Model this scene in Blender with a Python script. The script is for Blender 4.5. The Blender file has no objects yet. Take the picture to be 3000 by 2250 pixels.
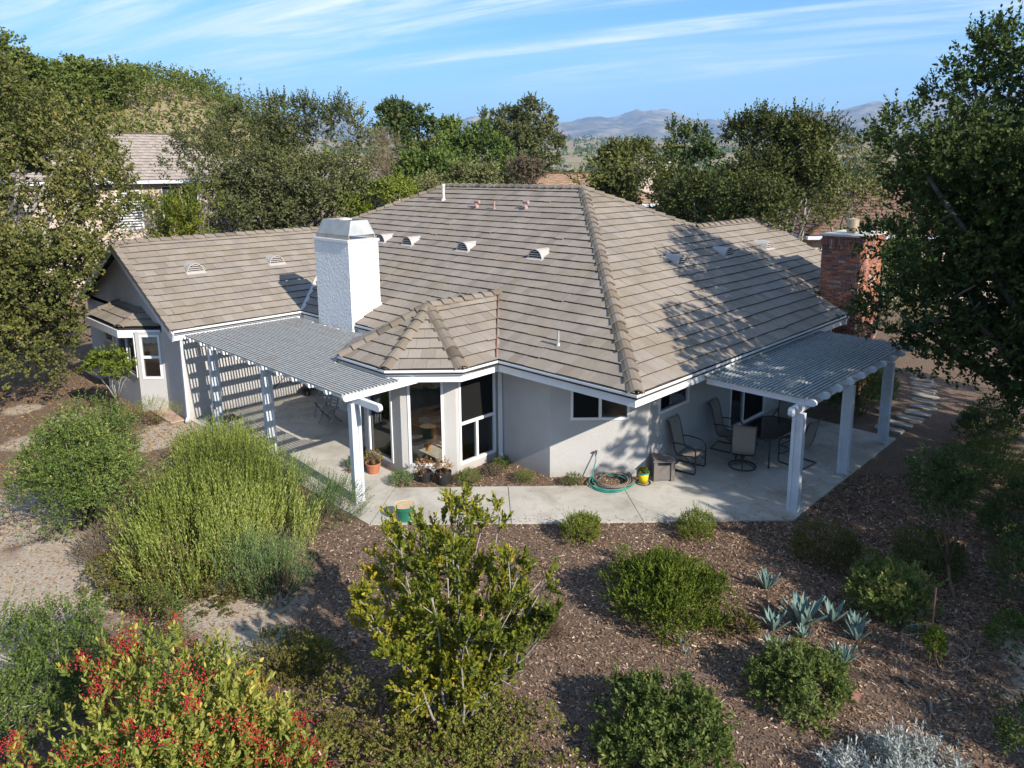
import bpy, math, random
import numpy as np
from mathutils import Vector, Matrix

R = math.radians
rng = np.random.default_rng(7)
random.seed(7)
scene = bpy.context.scene
COL = scene.collection

# ------------------------------------------------------------------ camera
# house axes are the world axes; the drone hovers 7 m above the terrace
YAW, PITCH, ROLL, CAM_H = 44.73, 11.01, 0.49, 7.0
cam_data = bpy.data.cameras.new('camera')
cam_data.sensor_width = 36.0
cam_data.lens = 36.0 * 2141.7 / 3000.0
cam_data.shift_y = -(1125.0 - 909.87) / 3000.0
cam_data.clip_start = 0.1
cam_data.clip_end = 60000.0
cam = bpy.data.objects.new('camera', cam_data)
COL.objects.link(cam)
def _world(r, fw, up):
    a = R(YAW)
    return Vector((r * math.sin(a) + fw * math.cos(a), -r * math.cos(a) + fw * math.sin(a), up))
_fw = _world(0, math.cos(R(PITCH)), -math.sin(R(PITCH)))
_rt = _world(1, 0, 0)
_dn = _world(0, -math.sin(R(PITCH)), -math.cos(R(PITCH)))
_r2 = math.cos(R(ROLL)) * _rt + math.sin(R(ROLL)) * _dn
_d2 = -math.sin(R(ROLL)) * _rt + math.cos(R(ROLL)) * _dn
cam.matrix_world = Matrix(((_r2.x, -_d2.x, -_fw.x, 0), (_r2.y, -_d2.y, -_fw.y, 0), (_r2.z, -_d2.z, -_fw.z, CAM_H), (0, 0, 0, 1)))
scene.camera = cam
scene.render.resolution_x, scene.render.resolution_y = 1024, 768

# ------------------------------------------------------------------ sky, sun, exposure
SUN_EL, SUN_AZ = 32.0, -93.0            # azimuth measured from +X, counter-clockwise
world = bpy.data.worlds.new('World')
scene.world = world
world.use_nodes = True
wn, wl = world.node_tree.nodes, world.node_tree.links
wn.clear()
w_out = wn.new('ShaderNodeOutputWorld')
w_bg = wn.new('ShaderNodeBackground')
w_sky = wn.new('ShaderNodeTexSky')
w_sky.sky_type = 'NISHITA'
w_sky.sun_disc = False
w_sky.sun_elevation = R(SUN_EL)
w_sky.sun_rotation = R(90.0 - SUN_AZ)
w_sky.altitude = 200
w_sky.air_density = 1.0
w_sky.dust_density = 0.15
w_sky.ozone_density = 2.5
w_bg.inputs['Strength'].default_value = 0.108
w_tc = wn.new('ShaderNodeTexCoord')
w_sep = wn.new('ShaderNodeSeparateXYZ')
wl.new(w_tc.outputs['Generated'], w_sep.inputs[0])
def wmath(op, a, b=None, c=None):
    n = wn.new('ShaderNodeMath'); n.operation = op
    for i, v in enumerate((a, b, c)):
        if v is None: continue
        if isinstance(v, (int, float)): n.inputs[i].default_value = v
        else: wl.new(v, n.inputs[i])
    return n.outputs[0]
def wramp(v, lo, hi):
    n = wn.new('ShaderNodeMapRange'); n.interpolation_type = 'SMOOTHSTEP'; n.clamp = True
    wl.new(v, n.inputs['Value']); n.inputs['From Min'].default_value = lo; n.inputs['From Max'].default_value = hi
    return n.outputs['Result']
# cirrus: the view direction projected on a high flat layer, streaks running across the view
_a = R(YAW)
fwd = wmath('ADD', wmath('MULTIPLY', w_sep.outputs[0], math.cos(_a)), wmath('MULTIPLY', w_sep.outputs[1], math.sin(_a)))
rgt = wmath('ADD', wmath('MULTIPLY', w_sep.outputs[0], math.sin(_a)), wmath('MULTIPLY', w_sep.outputs[1], -math.cos(_a)))
zz = wmath('ADD', wmath('MAXIMUM', w_sep.outputs[2], 0.0), 0.09)
cu, cv = wmath('DIVIDE', rgt, zz), wmath('DIVIDE', fwd, zz)
cv = wmath('ADD', cv, wmath('MULTIPLY', cu, 0.48))
def wnoise(su, sv, off, detail, rough, dist=0.0):
    cmb = wn.new('ShaderNodeCombineXYZ')
    wl.new(wmath('MULTIPLY', cu, su), cmb.inputs[0]); wl.new(wmath('MULTIPLY', cv, sv), cmb.inputs[1]); cmb.inputs[2].default_value = off
    n = wn.new('ShaderNodeTexNoise'); n.inputs['Scale'].default_value = 1.0; n.inputs['Detail'].default_value = detail
    n.inputs['Roughness'].default_value = rough; n.inputs['Distortion'].default_value = dist
    wl.new(cmb.outputs[0], n.inputs['Vector']); return n.outputs['Fac']
bands = wramp(wnoise(0.30, 0.95, 5.2, 5, 0.55, 1.1), 0.40, 0.64)
wisps = wramp(wnoise(0.8, 3.2, 11.0, 10, 0.66, 1.0), 0.36, 0.68)
cl = wmath('MULTIPLY', bands, wmath('ADD', wmath('MULTIPLY', wisps, 0.8), 0.2))
cl = wmath('MULTIPLY', cl, 1.0)
cl = wmath('MULTIPLY', cl, wramp(w_sep.outputs[2], 0.06, 0.16))
w_mix = wn.new('ShaderNodeMix'); w_mix.data_type = 'RGBA'
wl.new(cl, w_mix.inputs['Factor'])
# the clear air of the day: a little deeper blue than the model, pale towards the horizon
w_tint = wn.new('ShaderNodeMix'); w_tint.data_type = 'RGBA'; w_tint.blend_type = 'MULTIPLY'; w_tint.inputs['Factor'].default_value = 1.0
wl.new(w_sky.outputs[0], w_tint.inputs['A']); w_tint.inputs['B'].default_value = (0.40, 0.80, 1.08, 1)
w_hor = wn.new('ShaderNodeMix'); w_hor.data_type = 'RGBA'
wl.new(wmath('SUBTRACT', 1.0, wramp(w_sep.outputs[2], -0.05, 0.24)), w_hor.inputs['Factor'])
wl.new(w_tint.outputs['Result'], w_hor.inputs['A']); w_hor.inputs['B'].default_value = (2.7, 4.4, 5.7, 1)
wl.new(w_hor.outputs['Result'], w_mix.inputs['A'])
w_mix.inputs['B'].default_value = (6.4, 6.9, 7.5, 1)
wl.new(w_mix.outputs['Result'], w_bg.inputs['Color'])
wl.new(w_bg.outputs[0], w_out.inputs['Surface'])

sun_data = bpy.data.lights.new('sun', 'SUN')
sun_data.energy = 5.0
sun_data.angle = R(0.55)
sun_data.color = (1.0, 0.93, 0.83)
sun = bpy.data.objects.new('sun', sun_data)
COL.objects.link(sun)
SUN_DIR = Vector((math.cos(R(SUN_EL)) * math.cos(R(SUN_AZ)), math.cos(R(SUN_EL)) * math.sin(R(SUN_AZ)), math.sin(R(SUN_EL))))
sun.rotation_euler = SUN_DIR.to_track_quat('Z', 'Y').to_euler()
sun.location = (0, -20, 40)

scene.view_settings.view_transform = 'Standard'
scene.view_settings.look = 'None'
scene.view_settings.exposure = 0.84
scene.view_settings.gamma = 1.0
scene.view_settings.use_curve_mapping = False
scene.render.engine = 'CYCLES'
scene.cycles.use_denoising = True
scene.cycles.max_bounces = 8
scene.cycles.diffuse_bounces = 3
scene.cycles.glossy_bounces = 3
scene.cycles.transmission_bounces = 6
scene.cycles.transparent_max_bounces = 12
scene.cycles.volume_bounces = 0
scene.cycles.caustics_reflective = False
scene.cycles.caustics_refractive = False

# ------------------------------------------------------------------ helpers: materials
MATS = {}
def nt(name):
    m = bpy.data.materials.new(name); m.use_nodes = True
    n, l = m.node_tree.nodes, m.node_tree.links
    n.clear()
    out = n.new('ShaderNodeOutputMaterial')
    MATS[name] = m
    return m, n, l, out
def noise(n, l, scale, detail=5, rough=0.6, vec=None, dist=0.0, stretch=None):
    t = n.new('ShaderNodeTexNoise'); t.inputs['Scale'].default_value = scale; t.inputs['Detail'].default_value = detail
    t.inputs['Roughness'].default_value = rough; t.inputs['Distortion'].default_value = dist
    if vec is None:
        vec = n.new('ShaderNodeNewGeometry').outputs['Position']
    if stretch:
        mp = n.new('ShaderNodeMapping'); mp.inputs['Scale'].default_value = stretch; l.new(vec, mp.inputs['Vector']); vec = mp.outputs[0]
    l.new(vec, t.inputs['Vector'])
    return t.outputs['Fac']
def ramp(n, l, fac, stops):
    r = n.new('ShaderNodeValToRGB')
    el = r.color_ramp.elements
    while len(el) < len(stops): el.new(0.5)
    for e, (p, c) in zip(el, stops): e.position = p; e.color = (c[0], c[1], c[2], 1)
    l.new(fac, r.inputs['Fac'])
    return r.outputs['Color']
def mapr(n, l, v, lo, hi, a=0.0, b=1.0):
    m = n.new('ShaderNodeMapRange'); m.clamp = True
    l.new(v, m.inputs['Value']); m.inputs['From Min'].default_value = lo; m.inputs['From Max'].default_value = hi
    m.inputs['To Min'].default_value = a; m.inputs['To Max'].default_value = b
    return m.outputs['Result']
def mixc(n, l, fac, a, b, mode='MIX'):
    m = n.new('ShaderNodeMix'); m.data_type = 'RGBA'; m.blend_type = mode
    for k, v in (('Factor', fac), ('A', a), ('B', b)):
        if isinstance(v, (int, float)): m.inputs[k].default_value = v
        elif isinstance(v, tuple): m.inputs[k].default_value = (v[0], v[1], v[2], 1)
        else: l.new(v, m.inputs[k])
    return m.outputs['Result']
def vmath(n, l, op, a, b):
    m = n.new('ShaderNodeMath'); m.operation = op
    for i, v in enumerate((a, b)):
        if isinstance(v, (int, float)): m.inputs[i].default_value = v
        else: l.new(v, m.inputs[i])
    return m.outputs[0]
def bump(n, l, h, strength, dist=0.02):
    b = n.new('ShaderNodeBump'); b.inputs['Strength'].default_value = strength; b.inputs['Distance'].default_value = dist
    l.new(h, b.inputs['Height']); return b.outputs[0]
def princ(n, l, out, color, rough=0.7, spec=0.3, metal=0.0, normal=None):
    p = n.new('ShaderNodeBsdfPrincipled')
    if isinstance(color, tuple): p.inputs['Base Color'].default_value = (*color[:3], 1)
    else: l.new(color, p.inputs['Base Color'])
    if isinstance(rough, (int, float)): p.inputs['Roughness'].default_value = rough
    else: l.new(rough, p.inputs['Roughness'])
    p.inputs['Specular IOR Level'].default_value = spec
    p.inputs['Metallic'].default_value = metal
    if normal is not None: l.new(normal, p.inputs['Normal'])
    l.new(p.outputs[0], out.inputs['Surface'])
    return p
def plain(name, c1, c2=None, scale=4.0, rough=0.7, spec=0.3, metal=0.0, bscale=0, bstr=0.0, bdist=0.01, stretch=None, detail=5):
    m, n, l, out = nt(name)
    c2 = c2 or tuple(x * 0.8 for x in c1)
    f = noise(n, l, scale, detail, 0.62, stretch=stretch)
    c = ramp(n, l, f, [(0.3, c2), (0.7, c1)])
    nm = bump(n, l, noise(n, l, bscale, 4, 0.6, stretch=stretch), bstr, bdist) if bstr else None
    princ(n, l, out, c, rough, spec, metal, nm)
    return m

def tone_value(n, l):
    """per-piece tone: a mesh attribute on joined pieces plus the object colour of single ones"""
    at = n.new('ShaderNodeAttribute'); at.attribute_name = 'tone'
    ob = n.new('ShaderNodeObjectInfo')
    s = n.new('ShaderNodeSeparateColor'); l.new(ob.outputs['Color'], s.inputs[0])
    return vmath(n, l, 'ADD', at.outputs['Fac'], s.outputs[0])

def mk_tile():
    m, n, l, out = nt('concrete_tile')
    t = tone_value(n, l)
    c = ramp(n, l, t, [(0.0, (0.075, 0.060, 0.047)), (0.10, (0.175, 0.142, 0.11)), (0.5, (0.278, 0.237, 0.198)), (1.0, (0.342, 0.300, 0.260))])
    moss = mapr(n, l, noise(n, l, 0.7, 6, 0.70), 0.42, 0.66)
    moss = vmath(n, l, 'MULTIPLY', moss, mapr(n, l, noise(n, l, 9, 4, 0.6), 0.35, 0.6))
    c = mixc(n, l, vmath(n, l, 'MULTIPLY', moss, 0.42), c, (0.225, 0.165, 0.068))
    grime = mapr(n, l, noise(n, l, 1.1, 8, 0.72), 0.44, 0.70)
    c = mixc(n, l, vmath(n, l, 'MULTIPLY', grime, 0.42), c, (0.13, 0.115, 0.10))
    spk = mapr(n, l, noise(n, l, 38, 2, 0.5), 0.70, 0.74)
    c = mixc(n, l, vmath(n, l, 'MULTIPLY', spk, 0.5), c, (0.5, 0.48, 0.42))
    b = bump(n, l, noise(n, l, 60, 4, 0.65), 0.35, 0.004)
    princ(n, l, out, c, 0.85, 0.2, 0, b)
mk_tile()

def mk_brick():
    m, n, l, out = nt('brick')
    t = tone_value(n, l)
    c = ramp(n, l, t, [(0.0, (0.13, 0.075, 0.065)), (0.3, (0.22, 0.10, 0.078)), (0.6, (0.34, 0.125, 0.072)), (0.85, (0.46, 0.175, 0.075)), (1.0, (0.40, 0.31, 0.27))])
    w = mapr(n, l, noise(n, l, 13, 5, 0.7), 0.50, 0.62)
    w = vmath(n, l, 'MULTIPLY', w, mapr(n, l, noise(n, l, 2.1, 3, 0.5), 0.42, 0.6))
    c = mixc(n, l, vmath(n, l, 'MULTIPLY', w, 0.45), c, (0.48, 0.42, 0.37))
    c = mixc(n, l, mapr(n, l, noise(n, l, 30, 4, 0.7), 0.5, 0.8, 0, 0.4), c, (0.13, 0.065, 0.05))
    b = bump(n, l, noise(n, l, 45, 5, 0.65), 0.6, 0.006)
    princ(n, l, out, c, 0.9, 0.2, 0, b)
mk_brick()

def mk_stucco(name, c1, c2, stain, bs=26.0, strength=0.9, dist=0.012):
    m, n, l, out = nt(name)
    c = ramp(n, l, noise(n, l, 1.3, 6, 0.65), [(0.3, c2), (0.7, c1)])
    s = mapr(n, l, noise(n, l, 2.2, 5, 0.6, stretch=(1, 1, 0.25)), 0.58, 0.75)
    c = mixc(n, l, vmath(n, l, 'MULTIPLY', s, 0.25), c, stain)
    sepz = n.new('ShaderNodeSeparateXYZ'); l.new(n.new('ShaderNodeNewGeometry').outputs['Position'], sepz.inputs[0])
    foot = vmath(n, l, 'MULTIPLY', mapr(n, l, vmath(n, l, 'ADD', sepz.outputs[2], vmath(n, l, 'MULTIPLY', noise(n, l, 3.5, 5, 0.7), -0.5)), -0.22, 0.08, 1.0, 0.0), 0.55)
    c = mixc(n, l, foot, c, stain)
    v = n.new('ShaderNodeTexVoronoi'); v.inputs['Scale'].default_value = bs; v.feature = 'SMOOTH_F1'
    pos = n.new('ShaderNodeNewGeometry').outputs['Position']
    l.new(pos, v.inputs['Vector'])
    h = vmath(n, l, 'ADD', v.outputs['Distance'], noise(n, l, bs * 1.6, 4, 0.6))
    princ(n, l, out, c, 0.9, 0.2, 0, bump(n, l, h, strength, dist))
mk_stucco('stucco', (0.48, 0.465, 0.445), (0.43, 0.415, 0.395), (0.34, 0.31, 0.27), 42.0, 0.5, 0.009)
mk_stucco('stucco_white', (0.83, 0.83, 0.81), (0.77, 0.77, 0.755), (0.6, 0.58, 0.54), 13.0, 0.9, 0.026)

def mk_paint(name, c1, c2, grime, gamt, gscale=3.0):
    m, n, l, out = nt(name)
    c = ramp(n, l, noise(n, l, 2.0, 4, 0.6), [(0.3, c2), (0.7, c1)])
    g = mapr(n, l, noise(n, l, gscale, 7, 0.72), 0.5, 0.7)
    c = mixc(n, l, vmath(n, l, 'MULTIPLY', g, gamt), c, grime)
    princ(n, l, out, c, 0.55, 0.35, 0, bump(n, l, noise(n, l, 40, 3, 0.5), 0.15, 0.003))
mk_paint('white_paint', (0.78, 0.78, 0.775), (0.72, 0.725, 0.725), (0.45, 0.42, 0.37), 0.18)
mk_paint('post_paint', (0.58, 0.61, 0.64), (0.49, 0.525, 0.555), (0.30, 0.29, 0.27), 0.4)

def mk_lattice(name, a, b, rust):
    m, n, l, out = nt(name)
    f = noise(n, l, 9.0, 6, 0.72)
    c = ramp(n, l, f, [(0.36, b), (0.60, a)])
    dk = mapr(n, l, noise(n, l, 30, 4, 0.7), 0.58, 0.70)
    c = mixc(n, l, vmath(n, l, 'MULTIPLY', dk, 0.5), c, (0.12, 0.125, 0.11))
    r = vmath(n, l, 'MULTIPLY', mapr(n, l, noise(n, l, 1.1, 4, 0.6), 0.55, 0.66), mapr(n, l, noise(n, l, 14, 3, 0.6), 0.52, 0.62))
    c = mixc(n, l, vmath(n, l, 'MULTIPLY', r, rust), c, (0.42, 0.19, 0.04))
    princ(n, l, out, c, 0.75, 0.25)
mk_lattice('lattice_paint', (0.43, 0.425, 0.40), (0.30, 0.30, 0.28), 0.95)
mk_lattice('lattice_lichen', (0.36, 0.38, 0.37), (0.22, 0.235, 0.23), 0.1)

def mk_glass():
    m, n, l, out = nt('window_glass')
    tr = n.new('ShaderNodeBsdfTransparent'); tr.inputs[0].default_value = (0.93, 0.95, 0.94, 1)
    gl = n.new('ShaderNodeBsdfGlossy'); gl.inputs['Roughness'].default_value = 0.01
    fr = n.new('ShaderNodeFresnel'); fr.inputs['IOR'].default_value = 1.55
    k = vmath(n, l, 'ADD', vmath(n, l, 'MULTIPLY', fr.outputs[0], 1.3), 0.02)
    mx = n.new('ShaderNodeMixShader'); l.new(k, mx.inputs[0]); l.new(tr.outputs[0], mx.inputs[1]); l.new(gl.outputs[0], mx.inputs[2])
    l.new(mx.outputs[0], out.inputs['Surface'])
mk_glass()
def mk_screen():
    m, n, l, out = nt('insect_screen')
    tr = n.new('ShaderNodeBsdfTransparent'); tr.inputs[0].default_value = (0.30, 0.30, 0.30, 1)
    df = n.new('ShaderNodeBsdfDiffuse'); df.inputs[0].default_value = (0.03, 0.03, 0.03, 1)
    mx = n.new('ShaderNodeMixShader'); mx.inputs[0].default_value = 0.45; l.new(tr.outputs[0], mx.inputs[1]); l.new(df.outputs[0], mx.inputs[2])
    l.new(mx.outputs[0], out.inputs['Surface'])
mk_screen()

def mk_concrete():
    m, n, l, out = nt('concrete')
    c = ramp(n, l, noise(n, l, 0.7, 7, 0.65), [(0.30, (0.31, 0.28, 0.235)), (0.48, (0.43, 0.40, 0.345)), (0.70, (0.53, 0.495, 0.435))])
    st = mapr(n, l, noise(n, l, 1.3, 7, 0.70, dist=0.8), 0.50, 0.68)
    c = mixc(n, l, vmath(n, l, 'MULTIPLY', st, 0.6), c, (0.25, 0.205, 0.155))
    sp = mapr(n, l, noise(n, l, 26, 3, 0.6), 0.66, 0.72)
    c = mixc(n, l, vmath(n, l, 'MULTIPLY', sp, 0.35), c, (0.17, 0.15, 0.12))
    princ(n, l, out, c, 0.85, 0.25, 0, bump(n, l, noise(n, l, 90, 4, 0.6), 0.25, 0.003))
mk_concrete()
plain('mortar', (0.52, 0.47, 0.42), (0.38, 0.34, 0.30), 20, 0.95, 0.1, bscale=80, bstr=0.5, bdist=0.005)
plain('stone_cap', (0.60, 0.57, 0.50), (0.50, 0.47, 0.41), 5, 0.8)
plain('galvanised', (0.55, 0.55, 0.53), (0.40, 0.40, 0.38), 3, 0.45, 0.5, 0.6)
plain('flue_metal', (0.55, 0.45, 0.33), (0.38, 0.30, 0.20), 6, 0.5, 0.5, 0.35, stretch=(1, 1, 0.2))
plain('flashing_brown', (0.24, 0.115, 0.085), (0.17, 0.08, 0.06), 4, 0.6)
plain('vent_paint', (0.46, 0.42, 0.385), (0.38, 0.345, 0.315), 5, 0.6)
plain('pipe_pink', (0.42, 0.27, 0.235), (0.34, 0.22, 0.20), 8, 0.7)
plain('pipe_white', (0.62, 0.58, 0.54), (0.45, 0.42, 0.39), 6, 0.65)
plain('dark_void', (0.012, 0.012, 0.012), (0.02, 0.02, 0.02), 4, 0.9)
plain('roof_felt', (0.03, 0.028, 0.026), (0.02, 0.02, 0.02), 4, 0.95)
plain('eave_board', (0.55, 0.55, 0.54), (0.48, 0.48, 0.47), 2, 0.7)
plain('interior_wall', (0.72, 0.68, 0.58), (0.66, 0.62, 0.53), 1.5, 0.9)
plain('interior_dark', (0.10, 0.09, 0.08), (0.07, 0.065, 0.06), 1.5, 0.9)
plain('interior_floor', (0.52, 0.36, 0.27), (0.44, 0.30, 0.22), 2.5, 0.5)
plain('rug', (0.58, 0.52, 0.43), (0.5, 0.45, 0.37), 12, 0.95)
plain('oak_wood', (0.62, 0.26, 0.05), (0.48, 0.19, 0.04), 3, 0.35, 0.5, stretch=(1, 8, 1))
plain('valance_cloth', (0.42, 0.20, 0.14), (0.50, 0.36, 0.25), 9, 0.9)
plain('paper', (0.75, 0.76, 0.72), (0.65, 0.66, 0.62), 8, 0.8)
plain('crate_plastic', (0.55, 0.54, 0.48), (0.47, 0.46, 0.41), 3, 0.5)
plain('chair_metal', (0.035, 0.038, 0.045), (0.022, 0.024, 0.03), 8, 0.4, 0.5)
plain('sling_fabric', (0.30, 0.26, 0.21), (0.24, 0.205, 0.165), 60, 0.85, bscale=300, bstr=0.3, bdist=0.002)
plain('black_plastic', (0.028, 0.028, 0.03), (0.02, 0.02, 0.022), 5, 0.5)
plain('terracotta', (0.45, 0.17, 0.085), (0.34, 0.13, 0.07), 6, 0.8)
plain('green_glaze', (0.03, 0.20, 0.13), (0.02, 0.13, 0.09), 5, 0.25, 0.5)
plain('saucer_clay', (0.55, 0.42, 0.26), (0.45, 0.34, 0.21), 5, 0.7)
plain('reel_plastic', (0.20, 0.175, 0.155), (0.16, 0.14, 0.125), 4, 0.55)
plain('yellow_plastic', (0.62, 0.46, 0.01), (0.52, 0.38, 0.01), 4, 0.45)
plain('teal_plastic', (0.02, 0.22, 0.20), (0.015, 0.16, 0.15), 4, 0.45)
plain('hose_green', (0.03, 0.27, 0.21), (0.02, 0.19, 0.15), 12, 0.45)
plain('hose_tan', (0.22, 0.175, 0.13), (0.15, 0.12, 0.09), 12, 0.6)
plain('brass', (0.22, 0.19, 0.14), (0.14, 0.12, 0.09), 20, 0.45, 0.5, 0.7)
plain('iron', (0.03, 0.028, 0.027), (0.02, 0.02, 0.02), 15, 0.6)
plain('weathered_wood', (0.36, 0.33, 0.30), (0.26, 0.235, 0.21), 4, 0.85, stretch=(8, 8, 1))
plain('step_stone', (0.33, 0.31, 0.27), (0.22, 0.205, 0.175), 4, 0.9, bscale=30, bstr=0.4)
plain('potting_soil', (0.035, 0.025, 0.018), (0.02, 0.015, 0.012), 20, 0.95)

# ------------------------------------------------------------------ helpers: geometry
class MB:
    """collects vertices and faces, then links them as ONE mesh object"""
    def __init__(s): s.v, s.f, s.t = [], [], []
    def add(s, vs, fs, tone=None):
        o = len(s.v); s.v.extend([tuple(map(float, p)) for p in vs]); s.f.extend([[i + o for i in f] for f in fs])
        if tone is not None: s.t.extend([tone] * len(fs))
        return s
    def box(s, a, b, tone=None):
        x0, y0, z0 = a; x1, y1, z1 = b
        return s.add([(x0, y0, z0), (x1, y0, z0), (x1, y1, z0), (x0, y1, z0), (x0, y0, z1), (x1, y0, z1), (x1, y1, z1), (x0, y1, z1)],
                     [(0, 3, 2, 1), (4, 5, 6, 7), (0, 1, 5, 4), (1, 2, 6, 5), (2, 3, 7, 6), (3, 0, 4, 7)], tone)
    def prism(s, poly, z0, z1, tone=None):
        k = len(poly)
        vs = [(p[0], p[1], z0) for p in poly] + [(p[0], p[1], z1) for p in poly]
        fs = [tuple(range(k - 1, -1, -1)), tuple(range(k, 2 * k))] + [(i, (i + 1) % k, k + (i + 1) % k, k + i) for i in range(k)]
        return s.add(vs, fs, tone)
    def obox(s, p0, p1, half_w, z0, z1):
        """upright box along a horizontal line p0-p1"""
        p0, p1 = Vector(p0[:2]), Vector(p1[:2]); d = (p1 - p0).normalized(); q = Vector((-d.y, d.x)) * half_w
        return s.prism([p0 + q, p0 - q, p1 - q, p1 + q], z0, z1)
    def bar(s, p0, p1, w, h, up=(0, 0, 1)):
        """rectangular bar between two 3-D points"""
        p0, p1, up = Vector(p0), Vector(p1), Vector(up); d = (p1 - p0).normalized()
        sd = d.cross(up)
        if sd.length < 1e-4: sd = d.cross(Vector((1, 0, 0)))
        sd.normalize(); u = sd.cross(d).normalized(); sd *= w / 2; u *= h / 2
        vs = [p0 - sd - u, p0 + sd - u, p0 + sd + u, p0 - sd + u, p1 - sd - u, p1 + sd - u, p1 + sd + u, p1 - sd + u]
        return s.add(vs, [(0, 3, 2, 1), (4, 5, 6, 7), (0, 1, 5, 4), (1, 2, 6, 5), (2, 3, 7, 6), (3, 0, 4, 7)])
    def tube(s, pts, rad, n=8, caps=True):
        pts = [Vector(p) for p in pts]
        if isinstance(rad, (int, float)): rad = [rad] * len(pts)
        o = len(s.v); prev = None
        for i, p in enumerate(pts):
            d = (pts[min(i + 1, len(pts) - 1)] - pts[max(i - 1, 0)])
            d = d.normalized() if d.length > 1e-9 else Vector((0, 0, 1))
            if prev is None:
                a = d.orthogonal().normalized()
            else:
                a = prev - d * prev.dot(d)
                a = a.normalized() if a.length > 1e-6 else d.orthogonal().normalized()
            prev = a; b = d.cross(a)
            for k in range(n):
                t = 2 * math.pi * k / n
                s.v.append(tuple(p + (a * math.cos(t) + b * math.sin(t)) * rad[i]))
        for i in range(len(pts) - 1):
            for k in range(n):
                s.f.append([o + i * n + k, o + i * n + (k + 1) % n, o + (i + 1) * n + (k + 1) % n, o + (i + 1) * n + k])
        if caps:
            s.f.append([o + k for k in range(n - 1, -1, -1)]); s.f.append([o + (len(pts) - 1) * n + k for k in range(n)])
        return s
    def lathe(s, prof, n=24, c=(0, 0, 0)):
        o = len(s.v)
        for r, z in prof:
            for k in range(n):
                t = 2 * math.pi * k / n; s.v.append((c[0] + r * math.cos(t), c[1] + r * math.sin(t), c[2] + z))
        for i in range(len(prof) - 1):
            for k in range(n):
                s.f.append([o + i * n + k, o + i * n + (k + 1) % n, o + (i + 1) * n + (k + 1) % n, o + (i + 1) * n + k])
        return s
    def build(s, name, mat, parent=None, smooth=False, kind=None, label=None):
        me = bpy.data.meshes.new(name)
        me.from_pydata(s.v, [], s.f)
        if s.t and len(s.t) == len(s.f):
            me.attributes.new('tone', 'FLOAT', 'FACE').data.foreach_set('value', np.array(s.t, np.float32))
        me.materials.append(MATS[mat])
        if smooth: me.polygons.foreach_set('use_smooth', [True] * len(me.polygons))
        me.update()
        o = bpy.data.objects.new(name, me); COL.objects.link(o)
        if parent is not None: put(o, parent)
        o.color = (0, 0, 0, 1)
        if kind: o['kind'] = kind
        if label: o['label'] = label
        return o
WORLD_OF = {}
def put(o, parent):
    """parent keeping the child's world placement"""
    o.parent = parent
    o.matrix_parent_inverse = WORLD_OF.get(parent.name, Matrix.Identity(4)).inverted()
    return o
def empty(name, loc=(0, 0, 0), rz=0.0):
    o = bpy.data.objects.new(name, None); COL.objects.link(o)
    o.empty_display_size = 0.2
    o.location = loc; o.rotation_euler = (0, 0, rz)
    return o
def tag(o, label, cat, group=None):
    o['label'] = label; o['category'] = cat
    if group: o['group'] = group
    return o
def world_root(name, loc, label, cat, group=None):
    """an Empty at a thing's base whose parts are given in world coordinates"""
    o = empty(name, loc); WORLD_OF[o.name] = Matrix.Translation(Vector(loc))
    return tag(o, label, cat, group)
def link_copy(o, parent, M=None):
    c = o.copy(); COL.objects.link(c); c.parent = parent
    if M is not None: c.matrix_basis = M
    return c
def copy_tree(o, parent=None):
    c = o.copy(); COL.objects.link(c); c.parent = parent
    for ch in list(o.children): copy_tree(ch, c)
    return c
def mesh_np(name, V, F, mat, parent=None, tone=None, smooth=False, kind=None):
    """fast mesh from numpy: V (n,3), F (m,k)"""
    me = bpy.data.meshes.new(name)
    V = np.ascontiguousarray(V, np.float32); F = np.ascontiguousarray(F, np.int32)
    m, k = F.shape
    me.vertices.add(len(V)); me.vertices.foreach_set('co', V.ravel())
    me.loops.add(m * k); me.loops.foreach_set('vertex_index', F.ravel())
    me.polygons.add(m); me.polygons.foreach_set('loop_start', np.arange(0, m * k, k, dtype=np.int32))
    try: me.polygons.foreach_set('loop_total', np.full(m, k, np.int32))
    except Exception: pass
    if smooth: me.polygons.foreach_set('use_smooth', np.ones(m, bool))
    if tone is not None:
        me.attributes.new('tone', 'FLOAT', 'FACE').data.foreach_set('value', np.ascontiguousarray(tone, np.float32))
    me.update(calc_edges=True)
    me.materials.append(MATS[mat])
    o = bpy.data.objects.new(name, me); COL.objects.link(o)
    o.color = (0, 0, 0, 1)
    if parent is not None: put(o, parent)
    if kind: o['kind'] = kind
    return o
# ================================================================== the house
house = world_root('house', (16, 16, 0), 'large single storey stucco house with brown tiled hip roof in the middle', 'house')

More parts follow.
